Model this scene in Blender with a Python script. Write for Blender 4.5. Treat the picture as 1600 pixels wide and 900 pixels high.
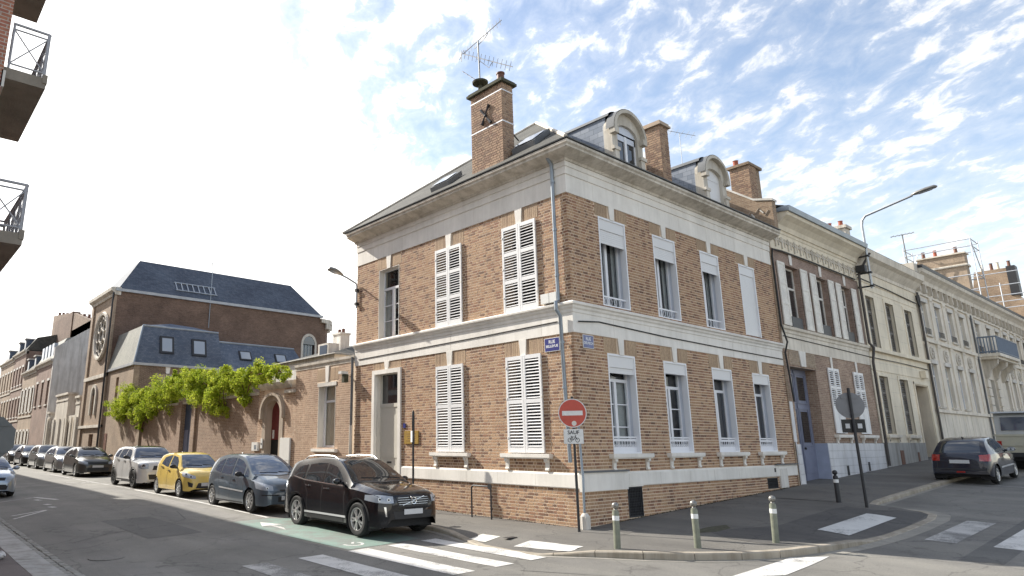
import bpy, bmesh, math, random
from mathutils import Vector, Matrix
from mathutils.bvhtree import BVHTree
R = math.radians
rng = random.Random(7)
for o in list(bpy.data.objects): bpy.data.objects.remove(o)
S = bpy.context.scene

# ------------------------------------------------------------------ camera
cam_d = bpy.data.cameras.new('camera'); cam = bpy.data.objects.new('camera', cam_d)
S.collection.objects.link(cam); S.camera = cam
cam.location = (-13.045, -10.144, 1.87)
cam.rotation_euler = (R(90 + 13.531), 0, R(51.173 - 90))
cam_d.sensor_fit = 'HORIZONTAL'; cam_d.sensor_width = 36
cam_d.lens = 1043 / 1600 * 36
cam_d.shift_x = (800 - 652) / 1600; cam_d.shift_y = -(450 - 443) / 1600
cam_d.clip_start = 0.1; cam_d.clip_end = 5000
# ------------------------------------------------------------------ light
SUN_EL = 35.0; SUN_DIR = Vector((-0.29, 0.957, 0)).normalized()     # towards the sun, seen from above
sun_az = math.atan2(SUN_DIR.x, SUN_DIR.y)                          # clockwise from +Y
sun_vec = Vector((SUN_DIR.x * math.cos(R(SUN_EL)), SUN_DIR.y * math.cos(R(SUN_EL)), math.sin(R(SUN_EL))))
ld = bpy.data.lights.new('sun', 'SUN'); ld.energy = 4.1; ld.angle = R(0.53); ld.color = (1, .95, .86)
sun = bpy.data.objects.new('sun', ld); S.collection.objects.link(sun)
sun.rotation_euler = sun_vec.to_track_quat('Z', 'Y').to_euler(); sun.location = (-20, 40, 50)
S.view_settings.view_transform = 'Standard'; S.view_settings.look = 'None'
S.view_settings.exposure = 1.0; S.view_settings.gamma = 1

W = bpy.data.worlds.new('World'); S.world = W; W.use_nodes = True
nt = W.node_tree; N = nt.nodes; L = nt.links
for n in list(N): N.remove(n)
out = N.new('ShaderNodeOutputWorld'); bg = N.new('ShaderNodeBackground'); L.new(bg.outputs[0], out.inputs[0])
bg.inputs[1].default_value = 0.118
sky = N.new('ShaderNodeTexSky'); sky.sky_type = 'NISHITA'; sky.sun_disc = False
sky.sun_elevation = R(SUN_EL); sky.sun_rotation = sun_az
sky.air_density = 1.0; sky.dust_density = 0.6; sky.ozone_density = 1.3
tc = N.new('ShaderNodeTexCoord')
def vmath(op, a, b=None, s=None):
    n = N.new('ShaderNodeVectorMath'); n.operation = op
    for i, x in enumerate((a, b)):
        if x is None: continue
        if hasattr(x, 'is_linked'): L.new(x, n.inputs[i])
        else: n.inputs[i].default_value = x
    if s is not None: n.inputs['Scale'].default_value = s
    return n
def fmath(op, a, b=None, clamp=False):
    n = N.new('ShaderNodeMath'); n.operation = op; n.use_clamp = clamp
    for i, x in enumerate((a, b)):
        if x is None: continue
        if hasattr(x, 'is_linked'): L.new(x, n.inputs[i])
        else: n.inputs[i].default_value = x
    return n.outputs[0]
sep = N.new('ShaderNodeSeparateXYZ'); L.new(tc.outputs['Generated'], sep.inputs[0])
zz = fmath('ADD', fmath('MAXIMUM', sep.outputs[2], 0.0), 0.13)
cx = fmath('DIVIDE', sep.outputs[0], zz); cy = fmath('DIVIDE', sep.outputs[1], zz)
com = N.new('ShaderNodeCombineXYZ'); L.new(cx, com.inputs[0]); L.new(cy, com.inputs[1])
def maprange(v, a, b, c=0., d=1.):
    n = N.new('ShaderNodeMapRange'); n.interpolation_type = 'SMOOTHSTEP'
    L.new(v, n.inputs[0]); n.inputs[1].default_value = a; n.inputs[2].default_value = b
    n.inputs[3].default_value = c; n.inputs[4].default_value = d
    return n.outputs[0]
def noise(vec, scale, detail=6, rough=.55, dist=0., rot=0., sc=(1, 1, 1)):
    m = N.new('ShaderNodeMapping'); L.new(vec, m.inputs[0]); m.inputs['Rotation'].default_value[2] = rot
    m.inputs['Scale'].default_value = sc
    n = N.new('ShaderNodeTexNoise'); L.new(m.outputs[0], n.inputs['Vector'])
    n.inputs['Scale'].default_value = scale; n.inputs['Detail'].default_value = detail
    n.inputs['Roughness'].default_value = rough; n.inputs['Distortion'].default_value = dist
    return n.outputs[0]
vr = N.new('ShaderNodeVectorRotate'); vr.rotation_type = 'Z_AXIS'; vr.inputs['Angle'].default_value = R(-54); L.new(com.outputs[0], vr.inputs['Vector'])
cl1 = noise(vr.outputs[0], 11.0, 7, .62, .3, 0, (.85, 1.15, 1))          # small puffs drawn out into streaks
cl2 = noise(vr.outputs[0], 1.9, 4, .55, .3, 0, (.75, 1.1, 1))             # patches
sd = vmath('DOT_PRODUCT', tc.outputs['Generated'], tuple(sun_vec)).outputs['Value']
gl_ = fmath('SUBTRACT', sd, fmath('MULTIPLY', sep.outputs[2], 1.1))     # bright hazy cloud bank about the sun
near = maprange(gl_, 0.13, 0.35)
low = maprange(sep.outputs[2], 0.02, 0.45, 1., 0.)
dens = fmath('ADD', fmath('ADD', fmath('MULTIPLY', cl1, .60), fmath('MULTIPLY', cl2, .40)),
             fmath('ADD', fmath('MULTIPLY', near, .26), fmath('MULTIPLY', low, .06)))
mask = fmath('MULTIPLY', maprange(dens, 0.475, 0.635), .95)
veil = fmath('MULTIPLY', maprange(dens, 0.38, 0.60), 0.26)
m2 = fmath('MAXIMUM', fmath('MAXIMUM', mask, maprange(near, .45, .95)), fmath('ADD', veil, fmath('MULTIPLY', low, .30)), True)
bright = fmath('ADD', 5.5, fmath('MULTIPLY', maprange(sd, .3, .95), 3.6))
cc = N.new('ShaderNodeCombineXYZ')
L.new(bright, cc.inputs[0]); L.new(fmath('MULTIPLY', bright, .985), cc.inputs[1]); L.new(fmath('MULTIPLY', bright, .96), cc.inputs[2])
skyb = N.new('ShaderNodeMix'); skyb.data_type = 'RGBA'; skyb.blend_type = 'MULTIPLY'; skyb.inputs[0].default_value = 1
L.new(sky.outputs[0], skyb.inputs[6]); skyb.inputs[7].default_value = (1.42, 1.22, 1.06, 1)
mx = N.new('ShaderNodeMix'); mx.data_type = 'RGBA'
L.new(m2, mx.inputs[0]); L.new(skyb.outputs[2], mx.inputs[6]); L.new(cc.outputs[0], mx.inputs[7])
L.new(mx.outputs[2], bg.inputs[0])

# ------------------------------------------------------------------ materials
MATS = {}
def new_mat(name):
    m = bpy.data.materials.new(name); m.use_nodes = True; MATS[name] = m
    return m, m.node_tree, m.node_tree.nodes['Principled BSDF']
def nd(t, typ, **kw):
    n = t.nodes.new(typ)
    for k, v in kw.items(): setattr(n, k, v)
    return n
def tnoise(t, scale, detail=5, rough=.55, vec=None, dist=0.):
    n = nd(t, 'ShaderNodeTexNoise'); n.inputs['Scale'].default_value = scale
    n.inputs['Detail'].default_value = detail; n.inputs['Roughness'].default_value = rough
    n.inputs['Distortion'].default_value = dist
    if vec is None:
        c = nd(t, 'ShaderNodeTexCoord'); vec = c.outputs['Object']
    t.links.new(vec, n.inputs['Vector']); return n.outputs['Fac']
def ramp(t, fac, stops):
    n = nd(t, 'ShaderNodeValToRGB'); t.links.new(fac, n.inputs[0]); e = n.color_ramp.elements
    e[0].position, e[0].color = stops[0][0], (*stops[0][1], 1)
    e[1].position, e[1].color = stops[-1][0], (*stops[-1][1], 1)
    for p, c in stops[1:-1]:
        k = e.new(p); k.color = (*c, 1)
    return n.outputs[0]
def mixc(t, fac, a, b, mode='MIX'):
    n = nd(t, 'ShaderNodeMix', data_type='RGBA', blend_type=mode)
    for s, v in ((0, fac), (6, a), (7, b)):
        if hasattr(v, 'is_linked'): t.links.new(v, n.inputs[s])
        elif s == 0: n.inputs[0].default_value = v
        else: n.inputs[s].default_value = (*v, 1)
    return n.outputs[2]
def bump(t, b, h, strength=.3, dist=.01):
    n = nd(t, 'ShaderNodeBump'); n.inputs['Strength'].default_value = strength; n.inputs['Distance'].default_value = dist
    t.links.new(h, n.inputs['Height']); t.links.new(n.outputs[0], b.inputs['Normal'])
def mat(name, col, rough=.6, var=.18, scale=1.2, metal=0., bmp=0., bscale=30, bdist=.01, coat=0., fine=.0):
    m, t, b = new_mat(name)
    b.inputs['Roughness'].default_value = rough; b.inputs['Metallic'].default_value = metal
    if coat: b.inputs['Coat Weight'].default_value = coat; b.inputs['Coat Roughness'].default_value = .03
    if var:
        c = ramp(t, tnoise(t, scale, 6, .6), [(.25, tuple(x * (1 - var) for x in col)), (.75, tuple(min(1, x * (1 + var)) for x in col))])
        if fine:
            c = mixc(t, fine, c, ramp(t, tnoise(t, bscale, 3, .6), [(.3, (.35, .35, .35)), (.7, (1.5, 1.5, 1.5))]), 'MULTIPLY')
        t.links.new(c, b.inputs['Base Color'])
    else: b.inputs['Base Color'].default_value = (*col, 1)
    if bmp: bump(t, b, tnoise(t, bscale, 4, .6), bmp, bdist)
    return m
def brick_rnd(name, stops, light=0.):
    """colour of each brick from its own random number, with grain"""
    m, t, b = new_mat(name); b.inputs['Roughness'].default_value = .85
    a = nd(t, 'ShaderNodeAttribute', attribute_name='rnd'); oi = nd(t, 'ShaderNodeObjectInfo')
    s = nd(t, 'ShaderNodeMath', operation='ADD'); t.links.new(a.outputs['Fac'], s.inputs[0]); t.links.new(oi.outputs['Random'], s.inputs[1])
    f = nd(t, 'ShaderNodeMath', operation='FRACT'); t.links.new(s.outputs[0], f.inputs[0])
    c = ramp(t, f.outputs[0], stops); 
    g = nd(t, 'ShaderNodeNewGeometry')
    gr = ramp(t, tnoise(t, 22, 3, .7, g.outputs['Position']), [(.25, (.74, .72, .70)), (.75, (1.18, 1.17, 1.15))])
    c = mixc(t, 1., c, gr, 'MULTIPLY')
    big = ramp(t, tnoise(t, .55, 4, .6, g.outputs['Position']), [(.3, (.80, .79, .80)), (.7, (1.10, 1.09, 1.07))])
    c = mixc(t, 1., c, big, 'MULTIPLY')
    t.links.new(c, b.inputs['Base Color']); bump(t, b, tnoise(t, 90, 2, .6, g.outputs['Position']), .4, .004)
    return m
def brick_tex(name, c1, c2, mortar, axis='x', bw=.23, rh=.068, var=.3):
    """far brick walls; axis: the horizontal direction the wall runs along"""
    m, t, b = new_mat(name); b.inputs['Roughness'].default_value = .9
    g = nd(t, 'ShaderNodeNewGeometry'); sp = nd(t, 'ShaderNodeSeparateXYZ'); t.links.new(g.outputs['Position'], sp.inputs[0])
    ad = nd(t, 'ShaderNodeMath', operation='ADD'); t.links.new(sp.outputs[0], ad.inputs[0]); t.links.new(sp.outputs[1], ad.inputs[1])
    cb = nd(t, 'ShaderNodeCombineXYZ')
    t.links.new(ad.outputs[0], cb.inputs[0]); t.links.new(sp.outputs[2], cb.inputs[1])
    br = nd(t, 'ShaderNodeTexBrick'); t.links.new(cb.outputs[0], br.inputs['Vector'])
    br.inputs['Scale'].default_value = 1; br.inputs['Brick Width'].default_value = bw; br.inputs['Row Height'].default_value = rh
    br.inputs['Mortar Size'].default_value = .008; br.inputs['Bias'].default_value = 0
    br.inputs['Color1'].default_value = (*c1, 1); br.inputs['Color2'].default_value = (*c2, 1); br.inputs['Mortar'].default_value = (*mortar, 1)
    gr = ramp(t, tnoise(t, .7, 6, .65, g.outputs['Position']), [(.3, (1 - var,) * 3), (.7, (1 + var * .6,) * 3)])
    gf = ramp(t, tnoise(t, 9, 3, .7, g.outputs['Position']), [(.3, (.8,) * 3), (.7, (1.2,) * 3)])
    c = mixc(t, 1., mixc(t, 1., br.outputs['Color'], gr, 'MULTIPLY'), gf, 'MULTIPLY')
    t.links.new(c, b.inputs['Base Color']); bump(t, b, br.outputs['Fac'], -.5, .01)
    return m
LB = (.53, .345, .215)
mat_brick = brick_rnd('brick_main', [(0, (0.431, 0.270, 0.162)), (.2, (0.470, 0.310, 0.189)), (.38, (0.421, 0.252, 0.149)), (.54, (0.461, 0.306, 0.194)), (.68, (0.382, 0.221, 0.131)), (.80, (0.323, 0.167, 0.104)), (.92, (0.186, 0.108, 0.072)), (1, (0.284, 0.149, 0.095))])
mat_soldier = brick_rnd('brick_soldier', [(0, (.44, .32, .21)), (.5, (.50, .37, .25)), (1, (.36, .25, .17))])
mat_dark_brick = brick_rnd('brick_chimney', [(0, (.38, .245, .165)), (.5, (.44, .30, .20)), (.8, (.25, .16, .115)), (1, (.32, .19, .13))])
mat_ext_brick = brick_rnd('brick_extension', [(0, (.50, .35, .245)), (.5, (.56, .41, .30)), (.8, (.40, .26, .18)), (1, (.48, .33, .23))])
mat('mortar', (.72, .575, .43), .95, .12, 1.5, bmp=.3, bscale=60)
mat('mortar_dark', (.46, .36, .27), .95, .2, 1.5)
def stone_mat(name, col, streak=.25):
    m, t, b = new_mat(name); b.inputs['Roughness'].default_value = .8
    g = nd(t, 'ShaderNodeNewGeometry'); mp = nd(t, 'ShaderNodeMapping'); t.links.new(g.outputs['Position'], mp.inputs[0]); mp.inputs['Scale'].default_value = (3, 3, .35)
    c1 = ramp(t, tnoise(t, .8, 6, .6, g.outputs['Position']), [(.3, tuple(x * .85 for x in col)), (.7, tuple(min(1, x * 1.08) for x in col))])
    st = ramp(t, tnoise(t, 1.2, 6, .7, mp.outputs[0]), [(.38, (1 - streak, 1 - streak * 1.05, 1 - streak * 1.15)), (.58, (1, 1, 1))])
    c = mixc(t, 1., c1, st, 'MULTIPLY')
    t.links.new(c, b.inputs['Base Color']); bump(t, b, tnoise(t, 25, 4, .6, g.outputs['Position']), .25, .006)
    return m
stone_mat('stone', (.87, .825, .755), .09)
stone_mat('stone_arch', (.47, .385, .30), .2)
stone_mat('stone_dormer', (.60, .55, .47), .25)
stone_mat('stone_dirty', (.70, .64, .55), .30)
stone_mat('stone_yellow', (.86, .765, .60), .12)
stone_mat('stone_pale', (.82, .745, .63), .18)
stone_mat('stone_plinth', (.80, .79, .79), .15)
stone_mat('stone_grey', (.42, .41, .39), .3)
stone_mat('render_grey', (.74, .705, .65), .25)
stone_mat('kerb_stone', (.40, .35, .28), .3)
stone_mat('sett_stone', (.33, .32, .29), .3)
stone_mat('plaster_white', (.72, .68, .62), .2)
mat('pvc', (.80, .80, .82), .35, .04, 1)
mat('pvc_shade', (.62, .65, .72), .4, .04, 1)
mat('shutter_paint', (.82, .81, .80), .45, .05, 2)
mat('shutter_old', (.76, .72, .65), .6, .15, 3, fine=.2, bscale=18)
mat('shutter_grey', (.17, .155, .14), .6, .12, 4)
mat('roller', (.74, .73, .72), .45, .04, 1)
mat('zinc', (.30, .34, .38), .45, .15, 2, metal=.5)
mat('zinc_pale', (.42, .43, .44), .5, .2, 2, metal=.2)
mat('iron_black', (.025, .025, .028), .5, .2, 6)
mat('bollard_green', (.19, .20, .15), .45, .25, 9, bmp=.1)
mat('bollard_grey', (.25, .24, .22), .35, .25, 9, metal=.4)
mat('reflective', (.8, .8, .78), .4, .05, 9)
mat('door_cream', (.60, .57, .50), .5, .06, 2)
mat('dado_blue', (.36, .40, .52), .6, .12, 3)
mat('door_blue', (.20, .215, .29), .5, .12, 3)
mat('door_dark_blue', (.05, .075, .12), .4, .1, 3)
mat('door_red', (.16, .02, .02), .5, .1, 3)
mat('wood_brown', (.15, .06, .035), .6, .2, 3)
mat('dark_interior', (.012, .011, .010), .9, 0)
mat('curtain', (.50, .48, .45), .9, .2, 5)
mat('brass', (.50, .33, .09), .35, .1, 6, metal=.35)
mat('sign_blue', (.03, .035, .19), .4, .1, 8)
mat('sign_blue_faded', (.19, .21, .36), .6, .2, 10)
mat('sign_white', (.78, .78, .76), .5, .1, 10)
mat('sign_red', (.55, .09, .06), .45, .1, 8)
mat('sign_back', (.20, .20, .21), .45, .1, 5, metal=.3)
mat('stop_back', (.15, .155, .15), .55, .1, 5)
mat('black_paint', (.012, .012, .013), .4, 0)
mat('pot_red', (.33, .09, .05), .8, .2, 6)
mat('asphalt_kerbline', (.30, .28, .24), .9, .2, 3, fine=.3, bscale=60)
mat('steel_pole', (.42, .44, .46), .4, .1, 5, metal=.7)
mat('scaffold_steel', (.55, .57, .6), .4, .1, 5, metal=.4)
mat('scaffold_board', (.48, .46, .42), .7, .1, 5)
mat('plastic_white', (.75, .74, .70), .5, .05, 4)
mat('cable_black', (.02, .02, .02), .6, 0)
mat('balcony_concrete', (.24, .205, .165), .85, .2, 3, bmp=.3)
mat('balcony_rail', (.36, .36, .38), .5, .1, 5)
mat('balcony_blue', (.17, .21, .27), .5, .1, 3)
mat('roof_lead', (.14, .145, .15), .7, .2, 2)
mat('tactile', (.66, .64, .58), .7, .1, 12)
mat('pipe_brown', (.075, .065, .06), .6, .2, 5)
mat('moss', (.075, .072, .045), .95, .5, 12)
mat('bag_white', (.62, .60, .58), .6, .2, 12)

def glass_mat(name, tint=(.90, .93, .94), dens=.45):
    m, t, b = new_mat(name)
    o = t.nodes['Material Output']; t.nodes.remove(b)
    tr = nd(t, 'ShaderNodeBsdfTransparent'); tr.inputs[0].default_value = (*tint, 1)
    gl = nd(t, 'ShaderNodeBsdfGlossy'); gl.inputs['Roughness'].default_value = .03
    fr = nd(t, 'ShaderNodeFresnel'); fr.inputs[0].default_value = 1.5
    mp = nd(t, 'ShaderNodeMapRange'); t.links.new(fr.outputs[0], mp.inputs[0]); mp.inputs[1].default_value = 0; mp.inputs[2].default_value = 1; mp.inputs[3].default_value = .06; mp.inputs[4].default_value = 1.
    gb = nd(t, 'ShaderNodeNewGeometry'); iv = nd(t, 'ShaderNodeMath', operation='SUBTRACT'); iv.inputs[0].default_value = 1; t.links.new(gb.outputs['Backfacing'], iv.inputs[1]); ml = nd(t, 'ShaderNodeMath', operation='MULTIPLY'); t.links.new(mp.outputs[0], ml.inputs[0]); t.links.new(iv.outputs[0], ml.inputs[1])
    ms = nd(t, 'ShaderNodeMixShader'); t.links.new(ml.outputs[0], ms.inputs[0]); t.links.new(tr.outputs[0], ms.inputs[1]); t.links.new(gl.outputs[0], ms.inputs[2])
    t.links.new(ms.outputs[0], o.inputs[0]); return m
glass_mat('glass')
def car_glass(name, col):
    m, t, b = new_mat(name); b.inputs['Base Color'].default_value = (*col, 1); b.inputs['Roughness'].default_value = .03
    b.inputs['IOR'].default_value = 1.7; b.inputs['Specular IOR Level'].default_value = .8
car_glass('car_glass', (.022, .026, .030)); car_glass('car_glass_blue', (.05, .07, .11)); car_glass('dark_pane', (.02, .022, .026))
car_glass('lamp_glass', (.35, .38, .42)); car_glass('tail_red', (.35, .015, .01)); car_glass('amber', (.5, .15, .03))

def slate_mat(name, c1, c2, rowh=.11, bw=.22):
    m, t, b = new_mat(name); b.inputs['Roughness'].default_value = .78; b.inputs['Specular IOR Level'].default_value = .3
    g = nd(t, 'ShaderNodeNewGeometry'); sp = nd(t, 'ShaderNodeSeparateXYZ'); t.links.new(g.outputs['Position'], sp.inputs[0])
    ad = nd(t, 'ShaderNodeMath', operation='ADD'); t.links.new(sp.outputs[0], ad.inputs[0]); t.links.new(sp.outputs[1], ad.inputs[1])
    cb = nd(t, 'ShaderNodeCombineXYZ'); t.links.new(ad.outputs[0], cb.inputs[0]); t.links.new(sp.outputs[2], cb.inputs[1])
    br = nd(t, 'ShaderNodeTexBrick'); t.links.new(cb.outputs[0], br.inputs['Vector']); br.inputs['Scale'].default_value = 1
    br.inputs['Brick Width'].default_value = bw; br.inputs['Row Height'].default_value = rowh; br.inputs['Mortar Size'].default_value = .004
    br.inputs['Color1'].default_value = (*c1, 1); br.inputs['Color2'].default_value = (*c2, 1); br.inputs['Mortar'].default_value = (*(x * .35 for x in c1), 1)
    gr = ramp(t, tnoise(t, .5, 6, .65, g.outputs['Position']), [(.3, (.75, .75, .76)), (.7, (1.2, 1.2, 1.16))])
    t.links.new(mixc(t, 1., br.outputs['Color'], gr, 'MULTIPLY'), b.inputs['Base Color']); bump(t, b, br.outputs['Fac'], -.6, .006)
slate_mat('slate', (.075, .073, .066), (.12, .115, .10))
slate_mat('slate_blue', (.10, .125, .175), (.15, .175, .225))
slate_mat('slate_dormer', (.22, .25, .31), (.34, .37, .43), .16, .3)
slate_mat('slate_pale', (.30, .30, .27), (.36, .35, .31))
slate_mat('slate_church', (.065, .08, .11), (.105, .12, .155))
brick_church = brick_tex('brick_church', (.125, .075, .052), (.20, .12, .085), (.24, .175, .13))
brick_church_lit = brick_tex('brick_church_sunlit', (.30, .21, .145), (.37, .265, .185), (.42, .34, .25))  # paler copy of the chapel brick, sunlight put into its colour
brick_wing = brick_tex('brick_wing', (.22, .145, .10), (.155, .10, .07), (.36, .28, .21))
brick_wing2 = brick_tex('brick_garden_wall', (.34, .225, .15), (.25, .155, .105), (.48, .38, .29))
brick_two = brick_tex('brick_neighbour', (.40, .28, .20), (.29, .185, .135), (.46, .37, .29))
brick_two_up = brick_tex('brick_neighbour_upper', (.36, .25, .195), (.28, .185, .145), (.36, .29, .24))
brick_far = brick_tex('brick_far_red', (.32, .21, .165), (.27, .165, .125), (.34, .28, .23))
brick_far2 = brick_tex('brick_far_tan', (.46, .35, .25), (.38, .28, .19), (.46, .38, .3))
brick_apt = brick_tex('brick_apartment', (.40, .17, .10), (.32, .12, .08), (.45, .38, .32))
brick_gable = brick_tex('brick_gable', (.36, .255, .17), (.26, .175, .115), (.38, .30, .22))

def asphalt(name, col, patch=.25, scale=.35):
    m, t, b = new_mat(name); b.inputs['Roughness'].default_value = .82
    g = nd(t, 'ShaderNodeNewGeometry'); P = g.outputs['Position']
    c = ramp(t, tnoise(t, scale, 5, .6, P, .3), [(.3, tuple(x * (1 - patch) for x in col)), (.7, tuple(x * (1 + patch) for x in col))])
    f = ramp(t, tnoise(t, 75, 3, .75, P), [(.3, (.62, .62, .63)), (.72, (1.5, 1.48, 1.44))])
    c = mixc(t, 1., c, f, 'MULTIPLY')
    mp = nd(t, 'ShaderNodeMapping'); t.links.new(P, mp.inputs[0]); mp.inputs['Scale'].default_value = (1.1, .07, 1)
    s = ramp(t, tnoise(t, 1.0, 4, .6, mp.outputs[0]), [(.35, (.86, .86, .87)), (.65, (1.1, 1.1, 1.08))])
    c = mixc(t, 1., c, s, 'MULTIPLY')
    sp_ = ramp(t, tnoise(t, 1.7, 6, .72, P, .6), [(.33, (.66, .65, .65)), (.42, (1, 1, 1))]); c = mixc(t, .8, c, sp_, 'MULTIPLY')
    sp_ = ramp(t, tnoise(t, 4.5, 4, .7, P, .3), [(.60, (1, 1, 1)), (.72, (1.22, 1.21, 1.19))]); c = mixc(t, .8, c, sp_, 'MULTIPLY')
    v = nd(t, 'ShaderNodeTexVoronoi', feature='DISTANCE_TO_EDGE'); v.inputs['Scale'].default_value = .42
    wv = nd(t, 'ShaderNodeVectorMath', operation='ADD'); t.links.new(P, wv.inputs[0])
    nn = nd(t, 'ShaderNodeTexNoise'); nn.inputs['Scale'].default_value = 1.3; nn.inputs['Detail'].default_value = 5; t.links.new(P, nn.inputs['Vector'])
    t.links.new(nn.outputs['Color'], wv.inputs[1]); t.links.new(wv.outputs[0], v.inputs['Vector'])
    cr = ramp(t, v.outputs['Distance'], [(.0, (.45, .45, .45)), (.010, (1, 1, 1))])
    c = mixc(t, .7, c, cr, 'MULTIPLY')
    t.links.new(c, b.inputs['Base Color']); bump(t, b, tnoise(t, 120, 3, .7, P), .5, .006)
asphalt('asphalt', (.18, .172, .156)); asphalt('pavement_asphalt', (.135, .127, .115), .18, .5); asphalt('pavement_dark', (.088, .084, .080), .15, .5)
asphalt('repair_dark', (.12, .117, .11), .12, .8)
asphalt('pavement_left', (.14, .115, .11), .15, .5); asphalt('patch_asphalt', (.20, .19, .175), .1, .8); asphalt('ground_mat', (.14, .135, .12), .2, .1)
def paint(name, col, under, wear=.45):
    m, t, b = new_mat(name); b.inputs['Roughness'].default_value = .7
    g = nd(t, 'ShaderNodeNewGeometry'); P = g.outputs['Position']
    a = nd(t, 'ShaderNodeMath', operation='ADD'); t.links.new(tnoise(t, 38, 4, .8, P), a.inputs[0]); t.links.new(tnoise(t, 1.6, 5, .6, P), a.inputs[1])
    f = nd(t, 'ShaderNodeMapRange'); t.links.new(a.outputs[0], f.inputs[0])
    f.inputs[1].default_value = wear + .38; f.inputs[2].default_value = wear + .56; f.inputs[3].default_value = 0; f.inputs[4].default_value = .9
    cc_ = ramp(t, tnoise(t, 3, 5, .6, P), [(.3, tuple(x * .85 for x in col)), (.7, tuple(min(1, x * 1.05) for x in col))])
    c = mixc(t, f.outputs[0], under, cc_)
    t.links.new(c, b.inputs['Base Color'])
paint('road_paint', (.72, .70, .66), (.24, .23, .215), .42); paint('road_paint_worn', (.55, .53, .50), (.17, .165, .155), .50)
paint('green_paint', (.20, .30, .25), (.19, .195, .175), .50); paint('patch_paint', (.70, .69, .66), (.2, .2, .2), .36)

def car_paint(name, col, metal=.3, rough=.28):
    m, t, b = new_mat(name); b.inputs['Metallic'].default_value = metal; b.inputs['Roughness'].default_value = rough
    b.inputs['Coat Weight'].default_value = 1.; b.inputs['Coat Roughness'].default_value = .03; b.inputs['Specular IOR Level'].default_value = .15
    c = ramp(t, tnoise(t, 2.2, 5, .6), [(.3, tuple(x * .9 for x in col)), (.7, tuple(min(1, x * 1.08) for x in col))])
    g = nd(t, 'ShaderNodeTexCoord'); sp = nd(t, 'ShaderNodeSeparateXYZ'); t.links.new(g.outputs['Object'], sp.inputs[0])
    mr = nd(t, 'ShaderNodeMapRange'); t.links.new(sp.outputs[2], mr.inputs[0]); mr.inputs[1].default_value = .2; mr.inputs[2].default_value = .6; mr.inputs[3].default_value = .10; mr.inputs[4].default_value = 0
    nz = nd(t, 'ShaderNodeMath', operation='MULTIPLY'); t.links.new(mr.outputs[0], nz.inputs[0]); t.links.new(tnoise(t, 7, 5, .7), nz.inputs[1])
    t.links.new(mixc(t, nz.outputs[0], c, (.22, .20, .17)), b.inputs['Base Color'])
for n_, c_, me in (('paint_black', (.006, .006, .008), .0), ('paint_bluegrey', (.11, .14, .17), .4), ('paint_yellow', (.76, .56, .15), .0),
                   ('paint_white', (.66, .66, .65), .0), ('paint_darkgrey', (.075, .072, .065), .3), ('paint_silver', (.42, .42, .41), .6),
                   ('paint_silver2', (.30, .31, .30), .6), ('paint_lightblue', (.32, .38, .46), .5), ('paint_navy', (.006, .009, .022), .0), ('paint_cream', (.50, .48, .38), .0), ('paint_vangrey', (.42, .43, .42), .0)):
    car_paint(n_, c_, me)
mat('tyre', (.022, .022, .022), .85, .2, 9)
mat('rim', (.68, .68, .67), .3, .08, 5, metal=.8)
mat('rim_dark', (.05, .05, .05), .35, .1, 5, metal=.5)
mat('chrome', (.75, .75, .76), .15, 0, metal=1.)
mat('car_plastic', (.022, .022, .024), .55, .1, 6)
mat('car_interior', (.02, .02, .022), .8, 0)
mat('plate_white', (.60, .60, .60), .5, .08, 30)
mat('trim_silver', (.62, .62, .62), .35, 0)
mat('skid_grey', (.32, .32, .32), .4, .05, 5)

def leaf_material():
    m, t, b = new_mat('leaf'); b.inputs['Roughness'].default_value = .75; b.inputs['Specular IOR Level'].default_value = .2
    a = nd(t, 'ShaderNodeAttribute', attribute_name='rnd')
    c = ramp(t, a.outputs['Fac'], [(0, (.12, .18, .015)), (.35, (.32, .41, .03)), (.7, (.50, .56, .06)), (1, (.64, .62, .12))])
    t.links.new(c, b.inputs['Base Color'])
    tl = nd(t, 'ShaderNodeBsdfTranslucent'); t.links.new(c, tl.inputs[0]); ms = nd(t, 'ShaderNodeMixShader'); ms.inputs[0].default_value = .5
    t.links.new(b.outputs[0], ms.inputs[1]); t.links.new(tl.outputs[0], ms.inputs[2]); t.links.new(ms.outputs[0], t.nodes['Material Output'].inputs[0])
leaf_material()

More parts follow.
